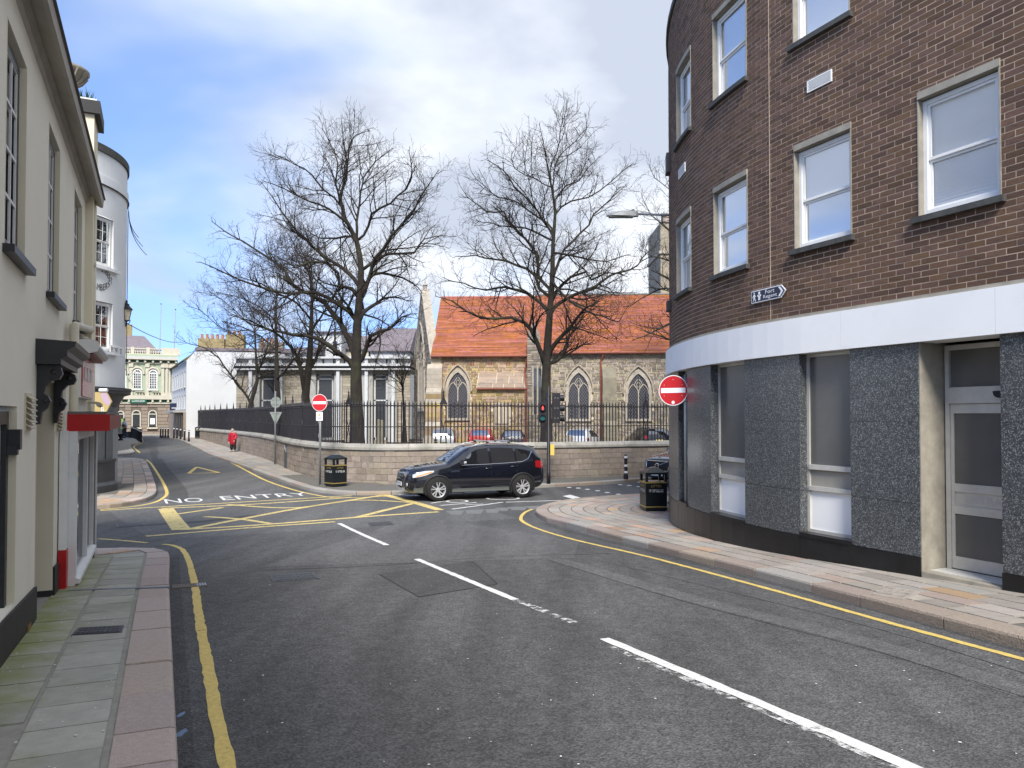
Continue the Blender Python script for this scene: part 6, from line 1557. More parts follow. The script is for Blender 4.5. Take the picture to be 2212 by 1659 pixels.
            for hx in (2.48, 3.32):
                z_ = interp(P['belt'], hx) - .13; t = MB(); t.tube([C.T(hx - .1, sd_ * (C.y_at(hx - .1, z_) + .004), z_), C.T(hx - .08, sd_ * (C.y_at(hx, z_) + .03), z_), C.T(hx + .08, sd_ * (C.y_at(hx, z_) + .03), z_ + .008), C.T(hx + .1, sd_ * (C.y_at(hx + .1, z_) + .004), z_ + .008)], .014, 6); part('door_handle', t, paint, root, smooth=True)
            for gx_ in (1.52, 2.56, 3.40):   # shut lines
                t = MB(); zz0, zz1 = .38, interp(P['belt'], gx_) - .01; t.tube([C.T(gx_ + .02 * math.sin(q * 2), sd_ * (C.y_at(gx_, zz0 + (zz1 - zz0) * q) + .001), zz0 + (zz1 - zz0) * q) for q in np.linspace(0, 1, 7)], .0045, 4); part('shut_line', t, 'ink', root)
    if full:
        if vol:
            W_, Z0, Z1 = .52, .52, .84
            t = C.front(-W_, W_, Z0, Z1, .03); gr_ = part('grille', t, 'ink', root, smooth=True)
            t = MB(); lp = [(-W_, Z1), (W_, Z1), (W_ - .04, Z0), (-W_ + .04, Z0), (-W_, Z1)]; pp = []
            for i in range(4):
                for q in np.linspace(0, 1, 8)[:-1]: pp.append((lp[i][0] + (lp[i + 1][0] - lp[i][0]) * q, lp[i][1] + (lp[i + 1][1] - lp[i][1]) * q))
            pp.append(pp[0]); t.tube([C.T(C.x_front(y, z) - .035, y, z) for y, z in pp], .018, 6); part('grille_frame', t, 'chrome', gr_)
            t = MB(); t.tube([C.T(C.x_front(y, .68) - .05, y, .68 + y * -.34) for y in np.linspace(-.42, .42, 9)], .011, 5); part('grille_bar', t, 'chrome', gr_)
            t = MB(); c_ = C.T(C.x_front(0, .68) - .06, 0, .68); t.tube([(c_[0], c_[1] + .085 * math.cos(q), c_[2] + .085 * math.sin(q)) for q in np.linspace(0, 2 * math.pi, 19)], .018, 6); part('emblem', t, 'chrome', gr_)
        else:
            gr_ = part('grille', C.front(-.34, .34, .69, .80, .010, shape=lambda y: (.69, .80 - .02 * (y / .34) ** 2)), 'ink', root, smooth=True)
            for z_ in (.715, .745, .775): t = MB(); t.tube([C.T(C.x_front(y, z_) - .016, y, z_) for y in np.linspace(-.32, .32, 9)], .007, 5); part('grille_bar', t, 'trim_grey', gr_)
            t = MB(); t.tube([C.T(C.x_front(y, .808) - .012, y, .808) for y in np.linspace(-.36, .36, 9)], .012, 5); part('grille_trim', t, 'chrome', gr_)
            t = MB(); c_ = C.T(C.x_front(0, .745) - .022, 0, .745); t.v = [(c_[0], c_[1] + .065 * math.cos(q), c_[2] + .026 * math.sin(q)) for q in np.linspace(0, 2 * math.pi, 17)[:-1]]; t.f = [tuple(range(16))]; t.m = [0]; part('emblem', t, 'navy', gr_)
            t = MB(); t.tube([(c_[0] - .002, c_[1] + .068 * math.cos(q), c_[2] + .028 * math.sin(q)) for q in np.linspace(0, 2 * math.pi, 17)], .005, 5); part('emblem_ring', t, 'chrome', gr_)
            lg_ = part('lower_grille', C.front(-.46, .46, .38, .60, .010, shape=lambda y: (.38 + .10 * abs(y / .46) ** 2, .605)), 'ink', root, smooth=True)
            t = MB(); t.tube([C.T(C.x_front(y, z) - .016, y, z) for y, z in [(-.40, .40), (-.46, .50), (-.44, .60), (-.3, .625), (0, .63), (.3, .625), (.44, .60), (.46, .50), (.40, .40)]], .015, 6); part('lower_grille_trim', t, 'chrome', lg_)
            part('skid_plate', C.front(-.5, .5, .295, .365, .012, shape=lambda y: (.295 + .03 * abs(y / .5) ** 2, .37 + .05 * abs(y / .5) ** 2)), 'alloy', root, smooth=True)
        for sd_ in (-1, 1):
            part('bumper_corner', C.side([(.2, .27, .40), (.52, .25, .40)], sd_, .007, 5, 2), 'trim_grey', root)
            y_ = sd_ * .62; t = MB(); t.lathe(C.T(C.x_front(y_, .50) - .01, y_, .50), [(.05, -.01), (.05, .008), (.035, .014)], 12, axis=(-1, 0, 0)); part('fog_lamp', t, 'lamp_glass', root)
        t = MB(); x_ = C.x_front(.24, .5) - (.03 if not vol else .06); zc = .50 if not vol else .42; t.box((x_ - .012) * S[0], x_ * S[0], -.26, .26, zc - .055, zc + .055); pl_ = part('number_plate', t, plate, root)
        if not vol: part('lettering', text_mb('J104277', lambda a, b: ((x_ - .014) * S[0], .22 - a * .44, zc - .035 + b * .07)), 'ink', pl_)
        else: t = MB(); t.box((x_ - .002) * S[0], (x_ + .06) * S[0], -.24, .24, zc - .045, zc + .045); part('plate_mount', t, 'trim_black', pl_)
        if kind == 'suv' and not vol:
            for sd_ in (-1, 1):
                pts = [(2.02, -.005), (2.2, .035), (2.6, .062), (3.2, .062), (3.75, .03), (3.98, -.01)]
                t = MB(); t.tube([C.T(x, sd_ * (C.section(x)[8][0] * .93), C.section(x)[9][1] + dz) for x, dz in pts], [.012, .02, .02, .02, .02, .012], 6); part('roof_rail', t, 'alloy', root, smooth=True)
                part('side_vent', C.side([(1.30, .84, .89), (1.56, .85, .91)], sd_, .008, 4, 1), 'chrome', root)
            for bx in (2.55, 3.25):
                z_ = interp(P['top'], bx) + .085; t = MB(); t.tube([C.T(bx, -.60, z_), C.T(bx, .60, z_)], .016, 6); cb = part('roof_bar', t, 'alloy', root)
                for sd_ in (-1, 1): t = MB(); y_ = C.section(bx)[8][0] * .93 * sd_; t.box(bx - .04, bx + .04, y_ - .035, y_ + .035, z_ - .06, z_ - .008); part('bar_foot', t, 'trim_black', cb)
            t = MB(); t.hexa([C.T(3.95, -.52, 1.555), C.T(4.16, -.50, 1.535), C.T(4.16, .50, 1.535), C.T(3.95, .52, 1.555)], [C.T(3.95, -.52, 1.59), C.T(4.16, -.50, 1.56), C.T(4.16, .50, 1.56), C.T(3.95, .52, 1.59)]); part('spoiler', t, paint, root)
            # driver, dark behind the glass
    else:
        t = MB(); z_ = .62 if kind == 'hatch' else .8; x_ = C.x_rear(.24, z_) + .02; t.box(x_ * S[0], (x_ + .012) * S[0], -.25, .25, z_ * S[2] - .05, z_ * S[2] + .05); part('number_plate', t, plate, root)
    return root
# the black car crossing the junction
phi = math.atan2(22.86 - 21.84, .29 + 2.2); off = (.90, -.82)
ox, oy = -2.2 - (off[0] * math.cos(phi) - off[1] * math.sin(phi)), 21.84 - (off[0] * math.sin(phi) + off[1] * math.cos(phi))
build_car('car', 'glossy black five door car with roof bars crossing the junction', 'car_black', SUV, (ox, oy, g(-1, 22.4) + .004), phi)
# grey car waiting behind the corner
build_car('car', 'dark grey car with chrome framed grille behind the litter bin', 'car_grey', SUV, (5.28, 26.75, g(5, 27) + .004), rad(38), S=(1.1, 1.04, 1.06), vol=True)
# cars parked in the churchyard, tails to the street
for u_, d_, lb, pt, P_, S_, k_, yaw in ((957, 44.8, 'small silver hatchback parked by the church buttress', 'car_silver', HATCH, (1, 1, 1.02), 'hatch', 96), (1036, 46.0, 'red hatchback parked before the church vestry', 'car_red', HATCH, (1, 1.02, 1), 'hatch', 84),
                                    (1107, 46.2, 'dark blue hatchback parked by the vestry corner', 'car_navy', HATCH, (1, .98, .95), 'hatch', 88), (1243, 45.5, 'white hatchback parked below the tracery window', 'car_white', HATCH, (1.06, 1.04, 1.0), 'hatch', 70), (1425, 45.0, 'black car parked behind the railings at the brick corner', 'car_black', SUV, (1, 1, .95), 'suv', 100)):
    ya = rad(yaw - 180); L_ = P_['L'] * S_[0]; x_ = (u_ - 1106) / F * d_
    build_car('car', lb, pt, P_, (x_ - L_ * math.cos(ya), d_ - L_ * math.sin(ya), YARD + .006), ya, S=S_, kind=k_, plate='plate_yellow', full=False, group='cars parked in the churchyard')

# ================================================================== street furniture
mat('bin_black', (.008, .011, .013), rough=.3, spec=.5)
mat('gold', (.55, .40, .12), rough=.35, metal=.6)
mat('post_grey', (.25, .265, .27), (.20, .21, .215), scale=8, rough=.5, metal=.3)
mat('sign_red', (.55, .022, .028), (.52, .022, .028), scale=2, rough=.4)
mat('sign_back', (.30, .345, .33), (.27, .31, .30), scale=6, rough=.5)
mat('yellow_box', (.75, .56, .12), rough=.5)
mat('bollard_white', (.78, .78, .76), rough=.5)
mat('bin_steel', (.45, .46, .47), rough=.35, metal=.7)
def litter_bin(label, loc, rotz, far=False):
    o = thing('litter_bin', label, 'litter bin', loc, rotz, 'black litter bins', local=True); h = .27
    t = MB(); t.box(-h, h, -h, h, .03, .72); bd = part('body', t, 'bin_black', o)
    t = MB(); t.box(-h + .03, h - .03, -h + .03, h - .03, 0, .03); part('base', t, 'bin_black', o)
    for sx in (-1, 1):
        for sy in (-1, 1): t = MB(); t.box(*sorted((sx * h, sx * (h - .06))), *sorted((sy * h, sy * (h - .06))), .72, .96); part('corner_post', t, 'bin_black', o)
    t = MB(); t.box(-h + .06, h - .06, -h + .06, h - .06, .72, .735); part('liner', t, 'bin_steel', o)
    t = MB(); t.hexa([(-h - .01, -h - .01, .96), (h + .01, -h - .01, .96), (h + .01, h + .01, .96), (-h - .01, h + .01, .96)], [(-.10, -.10, 1.07), (.10, -.10, 1.07), (.10, .10, 1.07), (-.10, .10, 1.07)]); t.box(-h - .012, h + .012, -h - .012, h + .012, .915, .959); part('hood', t, 'bin_black', o)
    t = MB(); t.box(-.06, .06, -.06, .06, 1.07, 1.085); part('ashtray', t, 'bin_steel', o)
    for z_ in (.70, .10):
        t = MB(); t.box(-h - .006, h + .006, -h - .006, h + .006, z_, z_ + .03); part('gold_band', t, 'gold', o)
    if not far:
        for k in range(4):
            an = k * math.pi / 2; c_, s_ = math.cos(an), math.sin(an)
            def fm(x, z, d_=h + .004): return (c_ * x + s_ * d_, s_ * x - c_ * d_, z)
            part('lettering', text_mb('LITTER', lambda a, b: fm(-.13 + a * .26, .60 + b * .055)), 'gold', bd)
            part('lettering', text_mb('PARISH OF', lambda a, b: fm(-.10 + a * .28, .525 + b * .022)), 'sign_white', bd)
            part('lettering', text_mb('ST HELIER', lambda a, b: fm(-.10 + a * .28, .475 + b * .04)), 'sign_white', bd)
            t = MB(); t.face([fm(x_, z_) for x_, z_ in ((-.19, .55), (-.13, .55), (-.13, .50), (-.16, .47), (-.19, .50))]); part('crest', t, 'bin_steel', bd)
    return o
litter_bin('square black litter bin beside the no entry post at the wall', (-6.06, 25.45, g(-6, 25.4) + PAVE), rad(48))
litter_bin('square black litter bin by the rounded granite corner', (3.55, 18.62, g(3.5, 18.6) + PAVE), rad(6))
pq = gnd(431, 947, PAVE); litter_bin('distant black litter bin against the end of the wall', (pq[0], pq[1], g(*pq) + PAVE), rad(60), far=True)
t = MB(); cx_, cy_ = 4.55, 20.0; zz_ = g(cx_, cy_) + PAVE
o = thing('utility_cabinet', 'dark grey utility cabinet behind the litter bin at the corner', 'cabinet', (cx_, cy_, zz_), rad(20), local=True)
t.box(-.25, .25, -.2, .2, .06, 1.18); part('box', t, 'car_grey', o); t = MB(); t.box(-.27, .27, -.22, .22, 0, .06); part('base', t, 'concrete_dark', o); t = MB(); t.box(-.27, .27, -.22, .22, 1.18, 1.22); part('lid', t, 'car_grey', o); t = MB(); t.box(-.22, .22, -.212, -.2, .12, 1.12); part('door', t, 'car_grey', o)

def rot_fn(loc, yaw):
    c_, s_ = math.cos(yaw), math.sin(yaw); return lambda x, y, z: (loc[0] + c_ * x - s_ * y, loc[1] + s_ * x + c_ * y, loc[2] + z)
def no_entry(label, loc, yaw, zc, dx, h, plate=False, sticker=False):
    """post with a round plate facing local -y"""
    o = thing('no_entry_sign', label, 'road sign', loc, yaw, None, local=True)
    t = MB(); t.lathe((0, 0, 0), [(.038, 0), (.038, h)], 14); part('post', t, 'post_grey', o, smooth=True)
    t = MB(); t.lathe((0, 0, 0), [(.042, h), (.042, h + .01), (.01, h + .02)], 14); part('post_cap', t, 'post_grey', o)
    y0 = -.055
    def disc(r, y, m_, nm_, par, th=.003): t = MB(); t.lathe((dx, y, zc), [(r, 0), (r, th)], 40, axis=(0, -1, 0)); return part(nm_, t, m_, par)
    d_ = disc(.30, y0, 'sign_back', 'plate', o, .004); disc(.298, y0 - .0045, 'sign_white', 'border', d_, .001); disc(.283, y0 - .006, 'sign_red', 'face', d_, .001)
    t = MB(); t.box(dx - .25, dx + .25, y0 - .0085, y0 - .0075, zc - .048, zc + .048); part('bar', t, 'sign_white', d_)
    for z_ in (zc - .19, zc + .19): t = MB(); t.box(dx - .18, max(dx + .18, .15), y0 + .002, y0 + .02, z_ - .018, z_ + .018); part('bracket', t, 'post_grey', o); t = MB(); t.lathe((0, 0, z_ - .02), [(.045, 0), (.045, .04)], 12); part('clip', t, 'post_grey', o)
    if sticker:
        t = MB(); t.lathe((dx, y0 - .0078, zc - .235), [(.034, 0), (.034, .001)], 16, axis=(0, -1, 0)); part('sticker', t, 'bollard_white', d_)
        for an in (30, 90, 150, 210, 270, 330): t = MB(); t.lathe((dx + .21 * math.cos(rad(an)), y0 - .0075, zc + .21 * math.sin(rad(an))), [(.007, 0), (.005, .003)], 8, axis=(0, -1, 0)); part('rivet', t, 'bollard_white', d_)
    if plate:
        t = MB(); z1 = zc - .32; t.box(-.125, .125, y0 - .004, y0, z1 - .31, z1); p_ = part('notice', t, 'sign_white', o)
        t = MB(); t.face([(-.055, y0 - .006, z1 - .14), (.055, y0 - .006, z1 - .14), (0, y0 - .006, z1 - .045)]); tri = part('warning_triangle', t, 'yellow_box', p_)
        t = MB(); t.face([(-.02, y0 - .008, z1 - .125), (.02, y0 - .008, z1 - .125), (.012, y0 - .008, z1 - .10), (-.012, y0 - .008, z1 - .10)]); part('symbol', t, 'ink', tri)
        for k in range(5): t = MB(); t.face([(-.09, y0 - .006, z1 - .17 - k * .022), (.09 - .02 * (k % 2), y0 - .006, z1 - .17 - k * .022), (.09 - .02 * (k % 2), y0 - .006, z1 - .178 - k * .022), (-.09, y0 - .006, z1 - .178 - k * .022)]); part('text_line', t, 'post_grey', p_)
    return o
b1 = gnd(691, 1047, PAVE); z1_ = g(*b1) + PAVE; zc1 = at(692, 870, b1[1])[2] - z1_
no_entry('round red no entry sign with a small notice below, by the churchyard wall', (b1[0], b1[1], z1_), rad(-14), zc1, 0, zc1 + .3, plate=True)
b2 = gnd(1483, 1147, PAVE); z2_ = g(*b2) + PAVE; zc2 = at(1461, 843, b2[1])[2] - z2_
no_entry('round red no entry sign on a grey post before the granite pier', (b2[0], b2[1], z2_), rad(-33), zc2, -.235, zc2 + .29, sticker=True)
# back of a give way sign
b3 = gnd(594, 1003, PAVE); z3 = g(*b3) + PAVE; zt3 = at(594, 845, b3[1])[2] - z3
o = thing('give_way_sign', 'grey backs of a round and a triangular sign on one post', 'road sign', (b3[0], b3[1], z3), rad(-8), local=True)
t = MB(); t.lathe((0, 0, 0), [(.038, 0), (.038, zt3)], 12); part('post', t, 'post_grey', o, smooth=True)
zc3 = at(594, 869, b3[1])[2] - z3
t = MB(); t.lathe((0, .05, zc3), [(.275, 0), (.275, .004)], 32, axis=(0, 1, 0)); dd = part('round_plate', t, 'sign_back', o)
t = MB(); t.lathe((0, .056, zc3), [(.27, 0), (.27, .001)], 32, axis=(0, 1, 0)); part('face', t, 'sign_red', dd)
zt_ = at(594, 890, b3[1])[2] - z3; zb_ = at(594, 918, b3[1])[2] - z3
t = MB(); t.prism([(-.33, .05, zt_), (.33, .05, zt_), (0, .05, zb_)], (0, .004, 0)); td = part('triangle_plate', t, 'sign_back', o)
t = MB(); t.prism([(-.32, .056, zt_ - .01), (.32, .056, zt_ - .01), (0, .056, zb_ + .02)], (0, .001, 0)); part('face', t, 'sign_white', td)
for z_ in (zc3 + .12, zc3 - .12, zt_ - .08): t = MB(); t.box(-.2, .2, .036, .049, z_ - .015, z_ + .015); part('bracket', t, 'post_grey', o)

# traffic signal
b4 = gnd(1185, 1045, PAVE); z4 = g(*b4) + PAVE
o = thing('traffic_signal', 'black signal post with pedestrian lamp showing red and yellow push button', 'traffic light', (b4[0], b4[1], z4), 0, local=True)
zT = at(1187, 835, b4[1])[2] - z4
t = MB(); t.lathe((0, 0, 0), [(.07, 0), (.07, .4), (.057, .42), (.057, zT), (.02, zT + .02)], 14); part('pole', t, 'iron_black', o, smooth=True)
za, zb_ = at(1187, 913, b4[1])[2] - z4, at(1187, 869, b4[1])[2] - z4
t = MB(); t.box(-.345, -.075, -.13, .08, za, zb_); hd = part('pedestrian_head', t, 'iron_black', o)
for k, (zc_, m_) in enumerate(((zb_ - .19, 'ink'), (za + .18, 'ink'))):
    t = MB(); t.lathe((-.21, -.131, zc_), [(.115, 0), (.115, .09), (.105, .09), (.105, .005), (.0, .005)], 20, axis=(0, -1, 0), cap=False); part('visor', t, 'iron_black', hd)
emit('red_man', (.9, .05, .05), .9); mat('green_lens', (.01, .10, .11), rough=.15)
t = MB(); zc_ = zb_ - .19
for poly in ([(-.02, .06), (.02, .06), (.02, .03), (-.02, .03)], [(-.03, .025), (.03, .025), (.025, -.02), (-.025, -.02)], [(-.025, -.02), (.025, -.02), (.02, -.08), (-.02, -.08)]): t.face([(-.21 + x_, -.140, zc_ + z_) for x_, z_ in poly])
part('red_figure', t, 'red_man', hd)
t = MB(); t.lathe((-.21, -.134, za + .18), [(.10, 0), (.10, .004)], 18, axis=(0, -1, 0)); part('green_lens', t, 'green_lens', hd)
zc0, zc1_ = at(1205, 914, b4[1])[2] - z4, at(1205, 849, b4[1])[2] - z4
t = MB(); t.box(.13, .41, -.10, .16, zc0, zc1_); vh = part('vehicle_head', t, 'iron_black', o)
for k in range(3):
    z_ = zc0 + (zc1_ - zc0) * (k + .5) / 3; t = MB(); t.lathe((.411, .03, z_), [(.115, 0), (.115, .16), (.108, .16), (.108, .01), (0, .01)], 18, axis=(1, 0, 0)); part('visor', t, 'iron_black', vh)
    for q in range(2): t = MB(); t.box(.20 + q * .1, .25 + q * .1, -.112, -.10, z_ - .03, z_ + .02); part('rear_catch', t, 'trim_grey', vh)
for z_ in (za + .1, zb_ - .1): t = MB(); t.tube([(-.08, 0, z_), (0, 0, z_)], .02, 6); part('bracket', t, 'iron_black', o); t = MB(); t.tube([(0, 0, z_), (.14, 0, z_)], .02, 6); part('bracket', t, 'iron_black', o)
zy0, zy1 = at(1194, 983, b4[1])[2] - z4, at(1194, 960, b4[1])[2] - z4
t = MB(); t.box(.06, .20, -.09, .05, zy0, zy1); pb = part('push_button_box', t, 'yellow_box', o)
t = MB(); t.box(.058, .062, -.07, .03, zy0 + .05, zy1 - .05); part('panel', t, 'iron_black', pb)

# bollards
def bollard(label, p, s=1., bands=1, z=None, group='black and white bollards along the street'):
    zz_ = g(*p) + PAVE if z is None else z
    o = thing('bollard', label, 'bollard', (p[0], p[1], zz_), 0, group, local=True)
    t = MB(); t.lathe((0, 0, 0), [(.095 * s, 0), (.095 * s, .18 * s), (.07 * s, .20 * s), (.065 * s, .78 * s), (.085 * s, .80 * s), (.085 * s, .83 * s), (.066 * s, .84 * s), (.066 * s, .95 * s), (.045 * s, .99 * s), (.005, 1.0 * s)], 12); part('shaft', t, 'iron_black', o, smooth=False)
    for k in range(bands):
        z0 = (.84, .50, .24)[k] * s; t = MB(); t.lathe((0, 0, z0), [(.0715 * s, 0), (.0715 * s, .09 * s)], 12); part('white_band', t, 'bollard_white', o)
    return o
bollard('black bollard with white bands on the pavement past the traffic signal', gnd(1352, 1035, PAVE), .95, 3)
for k, u_v in enumerate(((520, 1500), (478, 1480), (458, 1470), (440, 1462), (425, 1455))):
    u_, v_ = (380 + (u_v[0] - 36) / 2.7645) * .54861, (1200 + u_v[1] / 2.7645) * .54861
for k, (x_, y_) in enumerate(((843, 1450), (876, 1455), (915, 1465), (958, 1476), (1005, 1488))):
    bollard(('first', 'second', 'third', 'fourth', 'fifth')[k] + ' white topped bollard from the shop doors beside the white gable', gnd((380 + x_ / 2.7645) * .54861, (1200 + y_ / 2.7645) * .54861, PAVE), .95, 1, group='row of bollards beside the white gable')
for k, (x_, y_) in enumerate(((487, 1497), (470, 1490), (455, 1478), (442, 1468), (430, 1460), (418, 1455), (405, 1450), (392, 1447), (378, 1445))):
    bollard(('first', 'second', 'third', 'fourth', 'fifth', 'sixth', 'seventh', 'eighth', 'last')[k] + ' bollard of the curved row counting from the kerb corner', gnd((380 + x_ / 2.7645) * .54861, (1200 + y_ / 2.7645) * .54861, PAVE), 1.0, 1, group='curved row of bollards on the paved corner')
for k, (x_, y_) in enumerate(((697, 1448), (722, 1449), (750, 1450), (779, 1452))):
    p_ = gnd((380 + x_ / 2.7645) * .54861, (1200 + y_ / 2.7645) * .54861, PAVE); bollard(('first', 'second', 'third', 'fourth')[k] + ' bollard before the bank, counting towards the white house', p_, .98, 1, group='row of bollards before the bank')

# street lamp on a wall arm
o = thing('street_lamp', 'grey street lamp on a slim arm from the brick wall', 'street lamp', (3.75, 17.6, 6.3))
A_, B_, Cc_ = at(1447, 465, 17.6), at(1376, 462, 17.6), at(1310, 465, 17.6)
t = MB(); t.tube([(A_[0] + .25, A_[1], A_[2] - .01), A_, B_], [.035, .03, .026], 8); part('arm', t, 'post_grey', o, smooth=True)
t = MB(); x0, x1 = Cc_[0], B_[0] + .03; zc = Cc_[2]
secs = [(x0, .05, .03, .02), (x0 + .12, .11, .06, .02), (x0 + .4, .12, .10, .03), (x1 - .06, .08, .10, .03), (x1, .05, .06, .03)]
for i in range(len(secs) - 1):
    (xa, wa, ta, ba), (xb, wb, tb_, bb) = secs[i], secs[i + 1]
    t.hexa([(xa, 17.6 - wa, zc - ba), (xb, 17.6 - wb, zc - bb), (xb, 17.6 + wb, zc - bb), (xa, 17.6 + wa, zc - ba)], [(xa, 17.6 - wa * .5, zc + ta), (xb, 17.6 - wb * .5, zc + tb_), (xb, 17.6 + wb * .5, zc + tb_), (xa, 17.6 + wa * .5, zc + ta)])
part('head', t, 'post_grey', o)
t = MB(); t.box(x0 + .06, x1 - .12, 17.6 - .09, 17.6 + .09, zc - .05, zc - .031); part('lens', t, 'trim_grey', o)
t = MB(); t.lathe((x1 - .12, 17.6, zc + .10), [(.035, 0), (.035, .03), (.01, .05)], 10); part('photocell', t, 'trim_grey', o)
# dark boxes on the far side of the curve
for z_, h_ in ((3.9, .22), (6.9, .42)):
    p_ = frR(13.25, .06, z_); t = MB(); t.fbox(frR, 13.1, 13.4, 0, .09, z_, z_ + h_); solo('wall_box', t, 'trim_black', 'black alarm box ' + ('low' if z_ < 6 else 'high') + ' on the rounded brick corner', 'alarm box')
# churchyard furniture
p_ = at(822, 955, 30.0); t = MB(); t.hexa([(p_[0] - .14, 29.9, YARD), (p_[0] + .14, 29.9, YARD), (p_[0] + .14, 30.15, YARD), (p_[0] - .14, 30.15, YARD)], [(p_[0] - .13, 29.92, 1.52), (p_[0] + .13, 29.92, 1.46), (p_[0] + .13, 30.13, 1.46), (p_[0] - .13, 30.13, 1.52)]); solo('stone_pillar', t, 'lichen_stone', 'weathered pale stone pillar standing behind the railings', 'pillar')
mat('timber_dark', (.05, .042, .035), (.03, .026, .022), scale=6, rough=.8)
for u_, d_, lb in ((870, 37, 'dark timber bench by the small pollard tree'), (712, 40, 'dark timber bench by the grey stone hall'), (915, 42, 'dark timber picnic bench by the church gable')):
    x_ = (u_ - 1106) / F * d_; o = thing('bench', lb, 'bench', (x_, d_, YARD), rad(8), local=True)
    for k in range(3): t = MB(); t.box(-.8, .8, -.2 + k * .15, -.08 + k * .15, .43, .47); part('seat_slat', t, 'timber_dark', o)
    for k in range(3): t = MB(); t.box(-.8, .8, .24, .28, .55 + k * .14, .65 + k * .14); part('back_slat', t, 'timber_dark', o)
    for sx in (-.7, .7):
        t = MB(); t.box(sx - .03, sx + .03, -.18, -.12, 0, .43); part('leg', t, 'timber_dark', o); t = MB(); t.box(sx - .03, sx + .03, .20, .28, 0, .95); part('leg', t, 'timber_dark', o)
for u_, d_, lb in ((925, 41, 'pale leaning headstone near the silver hatchback'), (1228, 43, 'pale headstone beside the white hatchback')):
    x_ = (u_ - 1106) / F * d_; t = MB(); pts = [(-.3, 0), (.3, 0), (.3, .95)] + [(.3 * math.cos(q), .95 + .22 * math.sin(q)) for q in np.linspace(.2, math.pi - .2, 9)] + [(-.3, .95)]
    t.prism([(x_ + a_, d_ + .12 * b_, YARD + b_) for a_, b_ in pts], (0, .12, 0)); solo('headstone', t, 'dressed_stone', lb, 'headstone')
# ================================================================== far buildings
mat('render_white', (.74, .76, .78), (.68, .70, .72), scale=1.2, rough=.85, c3=(.62, .64, .66), s3=.7, w3=(.55, .85))
mat('paint_white_wall', (.56, .575, .59), (.52, .535, .55), scale=1.0, rough=.85, bump=.1, bscale=20, c3=(.47, .485, .50), s3=.5, w3=(.55, .9))
mat('shop_grey', (.040, .045, .052), (.055, .060, .068), scale=4, rough=.5)
mat('shop_grey_light', (.13, .145, .155), (.10, .11, .12), scale=4, rough=.5)
mat('bank_cream', (.56, .525, .43), (.49, .46, .38), scale=2.5, rough=.85)
mat('bank_green', (.37, .44, .325), (.34, .40, .30), scale=2.5, rough=.85)
mat('panel_green', (.02, .09, .045), rough=.6)
mat('bank_sign', (.006, .10, .055), rough=.4)
mat('bank_stone', (.30, .245, .195), (.235, .195, .16), scale=3, rough=.9, bump=.3, bscale=20, vary=.10)
mat('bank_stone_joint', (.16, .13, .105), rough=.95)
mat('slate_far', (.20, .17, .185), (.14, .12, .135), scale=3, rough=.8, vary=.15)
mat('moss_roof', (.12, .125, .06), (.085, .085, .055), scale=2, rough=.95)
mat('chimney_yellow', (.34, .27, .14), (.25, .20, .11), scale=3, rough=.9, bump=.4, bscale=20)
mat('terracotta', (.42, .19, .10), (.35, .16, .09), scale=4, rough=.85)
mat('hall_stone', (.40, .355, .285), (.31, .275, .225), scale=3, rough=.9, bump=.4, bscale=30, vary=.18, hue=.012)
mat('hall_joint', (.24, .215, .18), rough=.95)
mat('hall_grey', (.40, .40, .38), (.33, .33, .32), scale=3, rough=.8)
mat('lantern_glass', (.62, .56, .42), rough=.25, spec=.5)
mat('green_poster', (.16, .42, .10), rough=.5)
mat('hotel_navy', (.012, .018, .05), rough=.5)

# ------------------------------------------------------------------ rounded corner building over the dark shopfront
BC = (-16.2, 23.4); RB = 3.5
def frB(a, o, z):
    ps = a / RB; r = RB + o; return (BC[0] + r * math.cos(ps), BC[1] + r * math.sin(ps), z)
deg = lambda d: rad(d) * RB
cb = thing('rounded_corner_building', 'pale rounded corner building with dark grey shopfront and cornice', 'building', (BC[0], BC[1], -.8))
wins_b = [(deg(-19), deg(.8), 6.28, 7.86), (deg(-19), deg(.8), 3.66, 5.20)]
part('wall', wall_holes(frB, deg(-95), deg(45), 2.55, 9.85, wins_b, 0, -.16, na=.2), 'render_white', cb)
t = MB(); t.fbox(frB, deg(-95), deg(45), -.3, .06, 9.85, 10.08, 36); part('coping', t, 'concrete_dark', cb)
t = MB(); t.fbox(frB, deg(-95), deg(45), -.05, .045, 8.85, 9.12, 36); part('string_band', t, 'render_white', cb)
t = MB(); t.tube([frB(deg(q), .05, 8.84) for q in np.linspace(-95, 45, 30)], .02, 5); part('cable', t, 'ink', cb)
for h in wins_b:
    w = sash(cb, frB, h[0] + .03, h[1] - .03, h[2] + .04, h[3] - .02, -.06, 'white_paint', 'glass_clear', nx=3, nz=2, fw=.06)
    t = MB(); t.fbox(frB, h[0] - .1, h[1] + .22, -.1, .14, h[2] - .10, h[2], 4); part('sill', t, 'render_white', w)
pq = frB(deg(45), -.05, 0); t = MB(); dx_, dy_ = -.60, .80
t.hexa([(pq[0], pq[1], -1), (pq[0] + dx_ * 17, pq[1] + dy_ * 17, -1), (pq[0] + dx_ * 17 - 6, pq[1] + dy_ * 17 - 3, -1), (BC[0] - 6, BC[1], -1)], [(pq[0], pq[1], 9.85), (pq[0] + dx_ * 17, pq[1] + dy_ * 17, 9.85), (pq[0] + dx_ * 17 - 6, pq[1] + dy_ * 17 - 3, 9.85), (BC[0] - 6, BC[1], 9.85)]); part('side_wing', t, 'render_white', cb)
